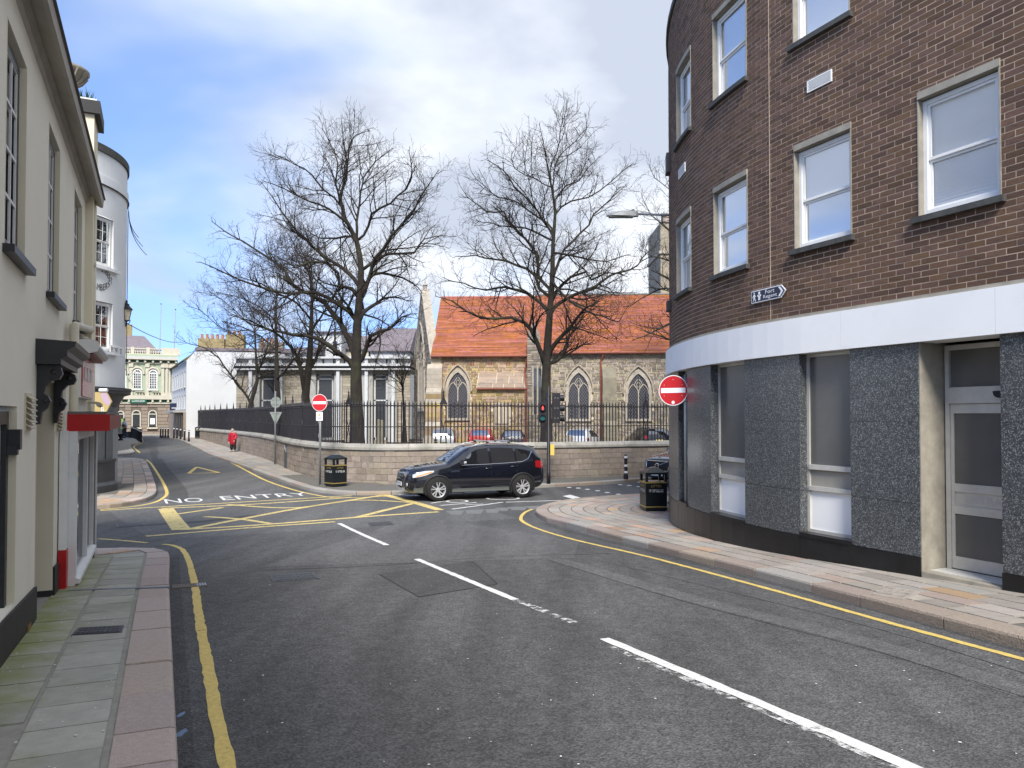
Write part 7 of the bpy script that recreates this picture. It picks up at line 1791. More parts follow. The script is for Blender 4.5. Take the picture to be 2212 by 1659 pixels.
t = MB(); q_ = frB(deg(-95), -.05, 0); t.hexa([(q_[0], q_[1], -1), (q_[0] - 12, q_[1] - 1, -1), (q_[0] - 12, q_[1] + 6, -1), (q_[0], q_[1] + 6, -1)], [(q_[0], q_[1], 9.85), (q_[0] - 12, q_[1] - 1, 9.85), (q_[0] - 12, q_[1] + 6, 9.85), (q_[0], q_[1] + 6, 9.85)]); part('side_wing', t, 'render_white', cb)
t = MB(); t.fbox(frB, deg(-95), deg(50), -.6, -.35, -1.1, 2.0, 36); sf = part('shopfront', t, 'shop_grey', cb)
t = MB(); t.sweep(frB, deg(-95), deg(55), [(-.4, 1.95), (-.20, 1.95), (-.16, 2.05), (-.02, 2.30), (.17, 2.36), (.17, 2.44), (.20, 2.46), (.20, 2.54), (-.4, 2.56)], 40); part('cornice', t, 'shop_grey', sf)
for p0, p1 in ((-13, -6), (-5, 1.5), (3.5, 12)):
    t = MB(); t.fbox(frB, deg(p0), deg(p1), -.4, -.22, -.8, 1.95, 3); pi = part('pilaster', t, 'shop_grey_light', sf)
    t = MB(); t.sweep(frB, deg(p0) - .06, deg(p1) + .06, [(-.4, -.8), (-.08, -.8), (-.08, -.55), (-.16, -.45), (-.16, .15), (-.12, .18), (-.12, .26), (-.4, .26)], 3); part('pedestal', t, 'shop_grey', pi)
    t = MB(); t.sweep(frB, deg(p0) - .04, deg(p1) + .04, [(-.4, 1.62), (-.18, 1.62), (-.14, 1.70), (-.18, 1.78), (-.4, 1.78)], 3); part('capital', t, 'shop_grey', pi)
def drum_letters(s, a0, a1, zf, h, par, o=.012, m_='ink'):
    n = len(s)
    for i, chh in enumerate(s):
        ac = a0 + (a1 - a0) * (i + .5) / n; wl_ = (a1 - a0) / n * .80; z0 = zf(ac); sl_ = (zf(ac + .05) - zf(ac - .05)) / .1
        part('letter', text_mb(chh, lambda a, b: frB(ac - wl_ / 2 + a * wl_, o, z0 + b * h + sl_ * (a - .5) * wl_)), m_, par)
ac_ = deg(-10.5)
drum_letters('BOND', deg(-21), deg(-12.5), lambda a: 6.12 - (a - ac_) ** 2 * .9, .20, cb); drum_letters('STREET', deg(-9.5), deg(-.2), lambda a: 6.12 - (a - ac_) ** 2 * .9, .20, cb)
drum_letters('CHAMBERS', deg(-18), deg(-2.2), lambda a: 5.52 + (a - ac_) ** 2 * .9, .20, cb)
t = MB(); t.fbox(frB, deg(-1.5), deg(17), .0, .012, 3.60, 3.90, 4); pn = solo('street_name_plate', t, 'sign_white', 'white street name plate with black letters on the rounded corner', 'sign')
OFF[pn] = OFF.get(pn); drum_letters('BOND', deg(-.8), deg(7), lambda a: 3.66, .17, pn, .016); drum_letters('ST', deg(9), deg(13), lambda a: 3.66, .17, pn, .016)
# loose cables
t = MB(); c0 = frB(deg(27), .05, 8.6)
for k in range(3):
    t.tube([(c0[0] + .35 * (1 - math.cos(q)) * (.5 + .2 * k), c0[1], c0[2] - 1.5 * (.6 + .2 * k) * (q / math.pi) * (2 - q / math.pi) if q < math.pi else c0[2] - 1.5 * (.6 + .2 * k) * (q / math.pi) * (2 - q / math.pi)) for q in np.linspace(0, 2 * math.pi * .97, 15)], .010, 4)
t.tube([frB(deg(26), .03, 9.0), frB(deg(26), .03, 6), frB(deg(26), .03, 3.0)], .012, 4)
solo('cable_loops', t, 'ink', 'loose black cable loops hanging from the rounded corner', 'cable', loc=frB(deg(26), .03, 3.0))
# projecting ochre shop sign
sA, sB = at(206, 848, 20.6), at(242, 848, 20.6)
o = thing('hanging_sign', 'ochre hanging shop sign with lilac circle', 'sign', (sA[0], 20.6, 1.7))
def S4(u_, v_, dy=0.): p = at(u_, v_, 20.6); return (p[0], 20.6 + dy, p[2])
t = MB(); t.prism([S4(196, 847), S4(230, 847), S4(241, 868), S4(225, 899), S4(196, 896)], (0, .05, 0)); fc = part('board', t, 'ochre', o)
t = MB(); t.face([S4(*q_, -.003) for q_ in ((219, 848.5), (229.5, 848.5), (239.5, 868), (235, 876.5), (228, 873), (221, 864), (218, 855))]); part('lilac_circle', t, 'lilac', fc)
pA, pB = S4(219, 889), S4(227, 879); part('lettering', text_mb('li.', lambda a, b: (pA[0] + (pB[0] - pA[0]) * a * 1.1, 20.596, pA[2] + (pB[2] - pA[2]) * b)), 'sign_white', fc)
t = MB(); t.tube([S4(215, 843), S4(232, 843)], .05, 8); part('spotlight', t, 'white_paint', o)
t = MB(); t.tube([S4(200, 840), (*S4(200, 840)[:1], 22.2, S4(200, 840)[2])], .025, 6); part('bracket', t, 'iron_black', o)
# lantern on a bracket
lx, ly, lz = at(273, 704, 24.6)
o = thing('lantern', 'black framed street lantern on a wall bracket', 'lantern', (lx, ly, lz))
t = MB(); w_ = frB(deg(24), 0, lz + .02); t.tube([w_, (lx, ly, lz + .02), (lx, ly, lz + .14)], .022, 6); t.tube([(lx - .13, ly, lz + .20), (lx - .10, ly, lz + .10), (lx, ly, lz + .05), (lx + .10, ly, lz + .10), (lx + .13, ly, lz + .20)], .014, 5); part('bracket', t, 'iron_black', o)
t = MB(); t.lathe((lx, ly, lz + .18), [(.085, 0), (.165, .36)], 4); part('glass', t, 'lantern_glass', o)
for k in range(4):
    an = math.pi / 2 * k; t = MB(); t.tube([(lx + .088 * math.cos(an), ly + .088 * math.sin(an), lz + .17), (lx + .170 * math.cos(an), ly + .170 * math.sin(an), lz + .55)], .012, 5); part('frame_bar', t, 'iron_black', o)
t = MB(); t.lathe((lx, ly, lz + .54), [(.20, 0), (.20, .02), (.10, .13), (.085, .16), (.095, .18), (.05, .21), (.03, .25), (.045, .28), (.005, .33)], 8); part('cap', t, 'iron_black', o)
t = MB(); t.lathe((lx, ly, lz + .14), [(.03, 0), (.09, .03), (.09, .045)], 8); part('base', t, 'iron_black', o)
p0_, p1_ = (lx, ly, lz + .1), at(400, 738, 58); t = MB()
t.tube([(p0_[0] + (p1_[0] - p0_[0]) * q, p0_[1] + (p1_[1] - p0_[1]) * q, p0_[2] + (p1_[2] - p0_[2]) * q - 1.2 * q * (1 - q)) for q in np.linspace(0, 1, 14)], .016, 4); solo('overhead_wire', t, 'ink', 'thin black wire strung from the lantern across the street', 'wire')

# ------------------------------------------------------------------ dark shop beyond the second lane
cA = at(250, 940, 52); t = MB(); o = thing('dark_shop', 'dark fronted shop past the second side lane', 'shop', (cA[0] - 2, 54, -.4))
def box4(p, q, z0, z1, dx=-6, dy=-3.2): b_ = MB(); b_.hexa([(p[0], p[1], z0), (q[0], q[1], z0), (q[0] + dx, q[1] + dy, z0), (p[0] + dx, p[1] + dy, z0)], [(p[0], p[1], z1), (q[0], q[1], z1), (q[0] + dx, q[1] + dy, z1), (p[0] + dx, p[1] + dy, z1)]); return b_
p_, q_ = at(254, 940, 50), at(246, 930, 64)
part('shopfront', box4(p_, q_, -.9, 2.6), 'shop_grey', o); part('wall', box4(p_, q_, 2.6, 8.5), 'render_white', o); part('fascia', box4((p_[0] + .15, p_[1] - .1), (q_[0] + .15, q_[1]), 2.0, 2.5), 'black_paint', o)
# urn planter beside the shop
pp = gnd(261, 951, PAVE); o = thing('planter', 'dark urn planter with clipped shrub by the shop', 'planter', (pp[0], pp[1], g(*pp) + PAVE), local=True)
t = MB(); t.lathe((0, 0, 0), [(.2, 0), (.2, .06), (.1, .15), (.28, .5), (.3, .55), (.26, .55)], 12); part('urn', t, 'iron_black', o)
t = MB(); r3 = random.Random(9)
for k in range(260):
    v_ = Vector((r3.gauss(0, 1), r3.gauss(0, 1), r3.gauss(0, 1))).normalized() * r3.uniform(.25, .42); c = Vector((0, 0, .95)) + Vector((v_.x, v_.y, v_.z * 1.2)); a_ = Vector((r3.uniform(-1, 1), r3.uniform(-1, 1), r3.uniform(-1, 1))) * .05; b_ = Vector((r3.uniform(-1, 1), r3.uniform(-1, 1), r3.uniform(-1, 1))) * .05; t.face([tuple(c), tuple(c + a_), tuple(c + b_)])
part('shrub', t, 'weed', o, kind='stuff')

# ------------------------------------------------------------------ bank closing the view
DP = ((310 - 1106) / F * 79, 79.0); dd_ = (CS, SN); dn = (SN, -CS); frD = line_frame(DP, dd_, dn)
def onD(x, y, o=0.):
    u_, v_ = (380 + x / 2.7645) * .54861, (1200 + y / 2.7645) * .54861; r = ray(u_, v_); p0 = (DP[0] + dn[0] * o, DP[1] + dn[1] * o)
    k = (p0[1] * dd_[0] - p0[0] * dd_[1]) / (r[1] * dd_[0] - r[0] * dd_[1]); X, Y = r[0] * k, r[1] * k
    return ((X - p0[0]) * dd_[0] + (Y - p0[1]) * dd_[1], EYE + r[2] * k)
DA = lambda x: onD(x, 1000)[0]
XM = 520
DZ = lambda y: onD(XM, y)[1]
bk = thing('bank_building', 'cream and pale green classical bank with arched windows', 'building', (DP[0], DP[1], -.4))
aL, aR = DA(40), DA(880)
zG, zS, zB1, zF, zT = DZ(1420), DZ(1078), DZ(985), DZ(640), DZ(540)
t = MB(); t.fbox(frD, aL, aR, -8, -.02, -.6, zT); part('mass', t, 'bank_green', bk)
# ground floor stone courses
gs = MB(); t = MB(); t.fbox(frD, aL, aR, -.02, .10, -.6, zS); gw_ = part('ground_floor', t, 'bank_stone_joint', bk)
awin = [((DA(385) + DA(487)) / 2, DA(487) - DA(385)), ((DA(563) + DA(662)) / 2, DA(662) - DA(563)), ((DA(222) + DA(308)) / 2, DA(308) - DA(222))]
wz0, wz1, wsp = DZ(1335), DZ(1135), DZ(1190)
nrow = 9; rr_ = random.Random(4)
for r_ in range(nrow):
    z0 = -.35 + (zS + .35) * r_ / nrow; z1 = -.35 + (zS + .35) * (r_ + 1) / nrow; edges = [aL]
    for ac, w_ in sorted(awin):
        if z1 > wz0 - .1 and z0 < wz1: edges += [ac - w_ / 2 - .02, ac + w_ / 2 + .02]
    edges.append(aR)
    for k in range(0, len(edges), 2):
        a = edges[k]
        while a < edges[k + 1] - .05:
            b_ = min(a + rr_.uniform(.9, 1.5), edges[k + 1]); t = MB(); t.fbox(frD, a + .02, b_ - .02, .10, .17, z0 + .02, z1 - .02)
            if DA(200) < b_ and a < DA(900): part('stone_block', t, 'bank_stone', gw_)
            a = b_
def arch_pts(ac, w_, z0, zs_, n=10): return [(ac - w_ / 2, z0)] + [(ac - w_ / 2 * math.cos(q), zs_ + w_ / 2 * math.sin(q)) for q in np.linspace(0, math.pi, n)] + [(ac + w_ / 2, z0)]
def arch_window(parent, ac, w_, z0, zs_, o, fm, bars, ring=None):
    out = arch_pts(ac, w_, z0, zs_); inn = arch_pts(ac, w_ - .22, z0 + .1, zs_); t = MB()
    for i in range(len(out) - 1): t.face([frD(a_, o, z_) for a_, z_ in (out[i], out[i + 1], inn[i + 1], inn[i])]); t.face([frD(*q) for q in ((out[i][0], o, out[i][1]), (out[i + 1][0], o, out[i + 1][1]), (out[i + 1][0], o - .15, out[i + 1][1]), (out[i][0], o - .15, out[i][1]))])
    w = part('window', t, fm, parent); t = MB(); t.face([frD(a_, o - .04, z_) for a_, z_ in inn]); part('pane', t, 'glass_far', w)
    t = MB(); t.fbox(frD, ac - w_ / 2 + .1, ac + w_ / 2 - .1, o - .03, o - .005, zs_ - .05, zs_ + .05); part('transom', t, fm, w)
    if bars:
        for k in range(1, 4): a_ = ac - w_ / 2 + .11 + (w_ - .22) * k / 4; t = MB(); t.fbox(frD, a_ - .02, a_ + .02, o - .035, o - .01, z0 + .1, zs_ - .05); part('glazing_bar', t, fm, w)
        for k in range(1, 6): z_ = z0 + .1 + (zs_ - z0 - .15) * k / 6; t = MB(); t.fbox(frD, ac - w_ / 2 + .11, ac + w_ / 2 - .11, o - .034, o - .012, z_ - .02, z_ + .02); part('glazing_bar', t, fm, w)
        for an in (45, 90, 135): t = MB(); t.tube([frD(ac, o - .02, zs_), frD(ac + (w_ / 2 - .1) * math.cos(rad(an)), o - .02, zs_ + (w_ / 2 - .1) * math.sin(rad(an)))], .02, 4); part('glazing_bar', t, fm, w)
    if ring: 
        rg = arch_pts(ac, w_ + .35, zs_ - .1, zs_); t = MB(); t.tube([frD(a_, o + .01, z_) for a_, z_ in rg], .12, 6); part('archivolt', t, ring, w)
    t = MB(); t.fbox(frD, ac - w_ / 2 - .08, ac + w_ / 2 + .08, o - .1, o + .12, z0 - .16, z0); part('sill', t, fm, w)
    return w
for i, (ac, w_) in enumerate(awin): w = arch_window(bk, ac, w_, wz0 if i < 2 else -.3, wsp, .24, 'bank_cream', False)
t = MB(); t.fbox(frD, awin[1][0] - .22, awin[1][0] + .22, .205, .215, DZ(1300), DZ(1235)); part('poster', t, 'sign_white', bk)
t = MB(); t.fbox(frD, awin[2][0] + .05, awin[2][0] + .4, .205, .215, DZ(1350), DZ(1240)); part('poster', t, 'green_poster', bk)
for z0, z1, o1, m_ in ((zS, DZ(1066), .30, 'bank_cream'), (DZ(1066), DZ(1030), .08, 'bank_cream'), (DZ(1030), zB1, .38, 'bank_cream'), (zF, DZ(672) if False else zF + .12, .14, 'bank_cream'), (DZ(632), DZ(598), .10, 'bank_cream'), (DZ(598), DZ(588), .55, 'bank_cream')):
    t = MB(); t.fbox(frD, aL, aR, -.02, o1, z0, z1); part('moulding', t, m_, bk)
for zl, zh, oo in ((DZ(1062), DZ(1036), .08), (DZ(629), DZ(602), .10)):
    a = DA(200)
    while a < DA(880): t = MB(); t.fbox(frD, a, a + .42, oo, oo + .02, zl, zh); part('green_panel', t, 'panel_green', bk); t = MB(); t.fbox(frD, a + .50, a + .66, oo, oo + .3, zl, zh + .03); part('bracket', t, 'bank_cream', bk); a += .75
for x0, x1 in ((200, 232), (356, 388), (534, 566), (705, 735), (750, 774), (782, 804), (820, 845)):
    a0, a1 = DA(x0), DA(x1); t = MB(); t.fbox(frD, a0, a1, -.02, .14, zB1, zF - .4); pi = part('pilaster', t, 'bank_cream', bk); t = MB(); t.fbox(frD, a0 - .08, a1 + .08, -.02, .24, zF - .4, zF); part('capital', t, 'bank_cream', pi); t = MB(); t.fbox(frD, a0 - .06, a1 + .06, -.02, .22, zB1, zB1 + .3); part('base', t, 'bank_cream', pi)
uz0, usp = DZ(915), DZ(745)
for x0, x1 in ((392, 492), (566, 662), (232, 325)): arch_window(bk, (DA(x0) + DA(x1)) / 2, DA(x1) - DA(x0), uz0, usp, .06, 'white_paint', True, 'bank_cream')
def balustrade(x0, x1, y0, y1, o0):
    a0, a1, z0, z1 = DA(x0), DA(x1), DZ(y1), DZ(y0); h_ = z1 - z0
    t = MB(); t.fbox(frD, a0, a1, o0 - .15, o0 + .15, z0, z0 + h_ * .14); bs = part('balustrade', t, 'bank_cream', bk); t = MB(); t.fbox(frD, a0, a1, o0 - .17, o0 + .17, z1 - h_ * .16, z1); part('handrail', t, 'bank_cream', bs)
    n = max(3, int((a1 - a0) / .21))
    for k in range(n): a_ = a0 + (a1 - a0) * (k + .5) / n; t = MB(); t.lathe(frD(a_, o0, z0 + h_ * .14), [(.07, 0), (.05, .1 * h_), (.085, .28 * h_), (.045, .5 * h_), (.07, .70 * h_)], 6); part('baluster', t, 'bank_cream', bs)
for x0, x1 in ((290, 335), (422, 515), (602, 690)): balustrade(x0, x1, 945, 985, .25)
for x0, x1 in ((250, 366), (404, 536), (575, 706)): balustrade(x0, x1, 468, 538, -.6)
for x0, x1 in ((366, 404), (536, 575), (706, 905)): t = MB(); t.fbox(frD, DA(x0), DA(x1), -.85, -.4, DZ(538), DZ(458)); part('parapet_pier', t, 'bank_cream', bk)
t = MB(); t.sweep(frD, aL, aR, [(.55, DZ(588)), (-.45, DZ(540)), (-.45, DZ(588))]); part('lead_roof', t, 'hall_grey', bk)
sg_ = MB(); sg_.fbox(frD, DA(365), DA(546), .38, .44, DZ(1070), DZ(1030)); sgo = solo('bank_sign', sg_, 'bank_sign', 'dark green sign board with white bank lettering', 'sign')
a0, a1 = DA(388), DA(528); part('lettering', text_mb('LLOYDS BANK', lambda a, b: frD(a0 + (a1 - a0) * a, .445, DZ(1059) + b * (DZ(1040) - DZ(1059)))), 'sign_white', sgo)
rf_ = MB(); zr0, zr1 = DZ(500), DZ(368)
A_ = [frD(aL - 2, -2.5, zr0), frD(DA(690), -2.5, zr0), frD(DA(690), -12, zr0), frD(aL - 2, -12, zr0)]; B_ = [frD(aL, -6.5, zr1 + .9), frD(DA(500), -6.5, zr1 + .9), frD(DA(500), -8, zr1 + .9), frD(aL, -8, zr1 + .9)]
rf_.hexa(A_, B_); part('roof', rf_, 'slate_far', bk)
chm = MB(); chm.fbox(frD, DA(262), DA(352), -8.0, -7.2, zr1, zr1 + 1.7); cc = part('chimney', chm, 'chimney_yellow', bk)
for k in range(3): t = MB(); a_ = DA(275 + k * 30); t.lathe(frD(a_, -7.6, zr1 + 1.7), [(.2, 0), (.16, .5), (.2, .55)], 8); part('chimney_pot', t, 'chimney_yellow', cc)
# hanging sign and flagpoles
o = thing('flagpole', 'slim white flagpole slanting from the bank balcony', 'flagpole', onD(350, 800)[:1] + (79, 2.0) if False else frD(DA(350), .3, DZ(810)))
t = MB(); t.tube([frD(DA(345), .2, DZ(812)), frD(DA(430), 2.6, DZ(745))], .04, 6); part('pole', t, 'white_paint', o); t = MB(); t.lathe(frD(DA(345), .2, DZ(815)), [(.08, 0), (.08, .1)], 8); part('socket', t, 'iron_black', o)
for x0, yb, yt, lb in ((688, 488, 0, 'tall thin white mast with a ball finial behind the bank roof'), (845, 500, 60, 'second thin white mast right of the bank parapet')):
    u_, v_ = (380 + x0 / 2.7645) * .54861, (1200 + yb / 2.7645) * .54861; A_ = at(u_, v_, 92); B_ = at(u_ + 3, (1200 + yt / 2.7645) * .54861, 92)
    o = thing('mast', lb, 'mast', (A_[0], A_[1], -.4)); t = MB(); t.tube([(A_[0], A_[1], -.4), A_, B_], [.06, .05, .035], 6); part('pole', t, 'hall_grey', o); t = MB(); t.lathe(B_, [(.0, 0), (.1, .1), (.0, .2)], 8); part('finial', t, 'iron_black', o)

# ------------------------------------------------------------------ white gabled house at the end of the churchyard
HW = thing('white_gabled_house', 'white painted house with windowless gable and yellow chimneys', 'house', (-27, 67, -.4))
gA = at(402, 900, 67.0); frE = line_frame((gA[0], 67.0), (.985, .17), (.17, -.985)); zE = at(405, 757, 67)[2]
t = MB(); t.prism([frE(a_, 0, z_) for a_, z_ in ((0, -.6), (9, -.6), (9, zE - .2), (.9, zE + .1), (0, zE - .9))], (-.17 * 8 * 0 - 2.5, 9, 0)); part('wall', t, 'paint_white_wall', HW)
t = MB(); t.tube([frE(4.6, .03, -.3), frE(4.6, .03, zE - 1.0)], .05, 6); part('downpipe', t, 'paint_white_wall', HW)
t = MB(); t.fbox(frE, .75, 9, -8, .1, zE + .0, zE + .28); part('roof_edge', t, 'slate_far', HW)
for a0, a1, h_, m_ in ((.9, 3.2, 1.15, 'chimney_yellow'), (3.3, 4.9, 1.55, 'chimney_yellow'), (6.2, 8.4, .9, 'bank_stone')):
    t = MB(); t.fbox(frE, a0, a1, -1.3, -.2, zE + .2, zE + h_); c_ = part('chimney', t, m_, HW)
    for k in range(int((a1 - a0) / .45)): t = MB(); t.lathe(frE(a0 + .25 + k * .45, -.7, zE + h_), [(.15, 0), (.12, .38), (.15, .42)], 8); part('chimney_pot', t, 'terracotta', c_)
# its long side towards the street
eA = (gA[0] + .02, 67.02, 0); eB = at(366, 900, 82.0); L_ = math.hypot(eB[0] - eA[0], eB[1] - eA[1]); frH = line_frame((eA[0], eA[1]), ((eB[0] - eA[0]) / L_, (eB[1] - eA[1]) / L_), (-(eB[1] - eA[1]) / L_, (eB[0] - eA[0]) / L_))
zH = at(383, 790, 74)[2]; hol = []
for r_, (zz0, zz1) in enumerate(((zH - 2.3, zH - .9), (zH - 4.3, zH - 3.1))):
    for k in range(6): hol.append((1.2 + k * 2.3, 2.1 + k * 2.3, zz0, zz1))
part('street_front', wall_holes(frH, 0, L_, -.6, zH, hol, .0, -.2), 'paint_white_wall', HW)
for h in hol: t = MB(); t.fbox(frH, h[0], h[1], -.2, -.17, h[2], h[3]); w = part('window', t, 'glass_far', HW); t = MB(); t.fbox(frH, h[0] - .1, h[1] + .1, -.1, .15, h[2] - .12, h[2]); part('sill', t, 'paint_white_wall', w)
t = MB(); t.sweep(frH, .0, L_, [(.3, zH), (-1.6, zH + 1.5), (-1.6, zH + 1.3), (.1, zH - .05)]); part('street_roof', t, 'moss_roof', HW)
t = MB(); t.fbox(frH, .05, L_, .01, .25, -.5, 2.0); part('shop_fascia', t, 'bank_stone', HW)
for k in range(3): t = MB(); t.fbox(frH, .3 + k * 2.2, 1.9 + k * 2.2, .25, .28, -.4, 1.7); part('shop_door', t, 'black_paint', HW)
t = MB(); t.fbox(frH, .05, 8.5, .01, 1.1, 2.0, 2.2); part('shop_canopy', t, 'hall_grey', HW)
hs = at(380, 882, 75); o = thing('projecting_sign', 'navy projecting sign board on the white house', 'sign', (hs[0], 75, hs[2] - .6))
t = MB(); A_, B_ = at(367, 871, 75), at(392, 893, 75); t.box(A_[0], B_[0], 74.97, 75.03, B_[2], A_[2]); part('board', t, 'hotel_navy', o); t = MB(); t.box(A_[0] + .2, B_[0] - .2, 74.955, 74.968, (A_[2] + B_[2]) / 2 - .04, (A_[2] + B_[2]) / 2 + .1); part('lettering', t, 'hall_grey', o); t = MB(); t.tube([(B_[0] - .2, 75, A_[2] + .04), (B_[0] + .5, 75, A_[2] + .04)], .03, 6); part('bracket', t, 'iron_black', o)

# ------------------------------------------------------------------ grey stone hall behind the trees
YF = 55.0; QF = lambda x, y: at((880 + x / 2.6976) * .54861, (1250 + y / 2.6976) * .54861, YF)
frF2 = line_frame((0, YF), (1, 0), (0, -1)); FA = lambda x: QF(x, 700)[0]; FZ = lambda y: QF(1000, y)[2]
fh = thing('stone_hall', 'grey stone hall with tall dark windows behind the trees', 'building', (FA(900), YF, YARD))
wx = [(390, 555), (985, 1175), (1590, 1745)]; zw1, zw0 = FZ(600), YARD + .5
holes = [(FA(a_), FA(b_), zw0, zw1) for a_, b_ in wx]
part('wall', wall_holes(frF2, FA(135), FA(1990), YARD - .2, FZ(540), holes, -.03, -.45), 'hall_joint', fh)
rf5 = random.Random(8); cnt = 0; stf = MB()
z = YARD
while z < FZ(560):
    hq = rf5.uniform(.16, .26)
    for x0, x1 in ((135, 275), (640, 870), (1265, 1440), (1840, 1985)):
        a = FA(x0)
        while a < FA(x1):
            b_ = min(a + rf5.uniform(.3, .7), FA(x1)); t = MB() if cnt < 230 and z > .6 else stf
            t.fbox(frF2, a + .012, b_ - .012, -.08, rf5.uniform(-.01, .02), z + .012, z + hq - .012)
            if t is not stf: part('stone', t, 'hall_stone', fh); cnt += 1
            a = b_
    z += hq
part('stonework', stf, 'hall_stone', fh, kind='stuff')
for x0, x1 in ((275, 385), (560, 640), (875, 980), (1180, 1262), (1445, 1585), (1750, 1838)):
    t = MB(); t.fbox(frF2, FA(x0), FA(x1), -.06, .04, YARD, FZ(545)); part('render_panel', t, 'hall_grey', fh)
for x in (300, 585, 620, 1225, 1525, 1810): t = MB(); t.fbox(frF2, FA(x) - .12, FA(x) + .12, .05, .35, YARD, FZ(440)); part('fin', t, 'paint_white_wall', fh)
for (a0, a1, z0, z1), (x0, x1) in zip(holes, wx):
    t = MB(); t.fbox(frF2, a0, a1, -.44, -.40, z0, z1); w = part('window', t, 'glass_far', fh)
    for e0, e1, f0, f1 in ((a0, a0 + .12, z0, z1), (a1 - .12, a1, z0, z1), (a0, a1, z1 - .12, z1), (a0, a1, FZ(880) - .05, FZ(880) + .05), (a0, a1, FZ(650) - .05, FZ(650) + .05), (a0, a1, z0, z0 + .15), (a0 + (a1 - a0) * .82, a0 + (a1 - a0) * .88, z0, z1)):
        t = MB(); t.fbox(frF2, e0, e1, -.40, -.33, f0, f1); part('frame_bar', t, 'paint_white_wall', w)
for y0, y1, o1, m_ in ((560, 545, .5, 'paint_white_wall'), (545, 520, .42, 'shop_grey'), (520, 495, .6, 'paint_white_wall'), (495, 440, .1, 'hall_grey'), (440, 420, .5, 'paint_white_wall')):
    t = MB(); t.fbox(frF2, FA(135), FA(1990), -6, o1, FZ(y0), FZ(y1)); part('eaves_band', t, m_, fh)
for k in range(16): a_ = FA(160 + k * 112); t = MB(); t.fbox(frF2, a_, a_ + .9, .1, .13, FZ(490), FZ(445)); part('clerestory_panel', t, 'paint_white_wall' if k % 3 else 'hall_grey', fh)
# houses beyond the hall
def simple_house(label, x0, x1, y0, y1, d_, m_, roof, wn, name='house'):
    z1 = at(800, (1250 + y0 / 2.6976) * .54861, d_)[2]; a0, a1 = at((880 + x0 / 2.6976) * .54861, 800, d_)[0], at((880 + x1 / 2.6976) * .54861, 800, d_)[0]
    o = thing(name, label, 'house', ((a0 + a1) / 2, d_, -.5)); fr_ = line_frame((0, d_), (1, 0), (0, -1))
    hl = [(a0 + (a1 - a0) * (k + .3) / wn, a0 + (a1 - a0) * (k + .7) / wn, z1 - 2.2, z1 - .9) for k in range(wn)]
    part('wall', wall_holes(fr_, a0, a1, -.6, z1, hl, 0, -.2), m_, o)
    for h in hl: t = MB(); t.fbox(fr_, h[0], h[1], -.2, -.15, h[2], h[3]); w = part('window', t, 'glass_far', o); t = MB(); t.fbox(fr_, (h[0] + h[1]) / 2 - .04, (h[0] + h[1]) / 2 + .04, -.15, -.1, h[2], h[3]); part('glazing_bar', t, 'paint_white_wall', w)
    t = MB(); t.sweep(fr_, a0 - .2, a1 + .2, [(.3, z1), (-4, z1 + roof), (-8.3, z1), (-8.3, z1 - .1), (.3, z1 - .1)]); part('roof', t, 'slate_far', o)
    t = MB(); t.fbox(fr_, a0, a1, -8, -.21, -.6, z1 - .1); part('mass', t, m_, o)
simple_house('tall white rendered house above the stone hall roof', 990, 1250, 150, 0, 66, 'paint_white_wall', .3, 2)
simple_house('slate roofed white house behind the small pollard tree', 1560, 1960, 350, 0, 64, 'paint_white_wall', 2.4, 4)
simple_house('low white house behind the leaning tree', 650, 960, 370, 0, 63, 'paint_white_wall', .8, 3)
simple_house('cream house end beyond the hall roof', 1280, 1540, 330, 0, 68, 'bank_cream', 1.6, 2)

# ================================================================== people
mat('skin', (.55, .33, .24), rough=.6); mat('hair_grey', (.42, .37, .30), (.34, .30, .25), scale=30, rough=.8); mat('hair_brown', (.10, .065, .045), rough=.8)
mat('coat_red', (.42, .012, .03), (.34, .010, .025), scale=12, rough=.45); mat('trouser_black', (.012, .012, .014), rough=.85); mat('shoe_grey', (.32, .31, .31), rough=.6)
mat('shirt_pale', (.66, .70, .78), rough=.8); mat('vest_navy', (.02, .022, .04), rough=.8); mat('trouser_grey', (.035, .037, .045), rough=.85)
def skinned(name, chains, m_, parent, sub=1):
    """connected chains of (x, y, z, radius) grown into one surface"""
    V, E, Rr, idx = [], [], [], {}
    for chn in chains:
        prev = None
        for p in chn:
            k = (round(p[0], 4), round(p[1], 4), round(p[2], 4))
            if k not in idx: idx[k] = len(V); V.append(p[:3]); Rr.append(p[3])
            if prev is not None and prev != idx[k]: E.append((prev, idx[k]))
            prev = idx[k]
    me = bpy.data.meshes.new(name); me.from_pydata(V, E, []); me.materials.append(M[m_])
    o = bpy.data.objects.new(name, me); col.objects.link(o); o.parent = parent
    md = o.modifiers.new('skin', 'SKIN'); md.use_smooth_shade = True
    for i, sv in enumerate(me.skin_vertices[0].data): r = Rr[i]; sv.radius = (r, r) if isinstance(r, float) else r; sv.use_root = (i == 0)
    if sub: s_ = o.modifiers.new('sub', 'SUBSURF'); s_.levels = sub; s_.render_levels = sub
    return o
def hand(x, y, z, s=1, sg=1):
    out = [[(x, y, z, .028), (x, y - .005, z - .05, .036), (x, y - .01, z - .09, .034)]]
    for k, (dx_, ln_) in enumerate(((-.026, .060), (-.009, .072), (.009, .068), (.025, .052))):
        out.append([(x, y - .01, z - .09, .034), (x + dx_, y - .014, z - .11, .010), (x + dx_, y - .028, z - .11 - ln_ * .55, .009), (x + dx_, y - .045, z - .11 - ln_ * .9, .008)])
    out.append([(x, y - .005, z - .05, .036), (x - sg * .042, y - .03, z - .07, .011), (x - sg * .045, y - .045, z - .105, .009)])
    return out
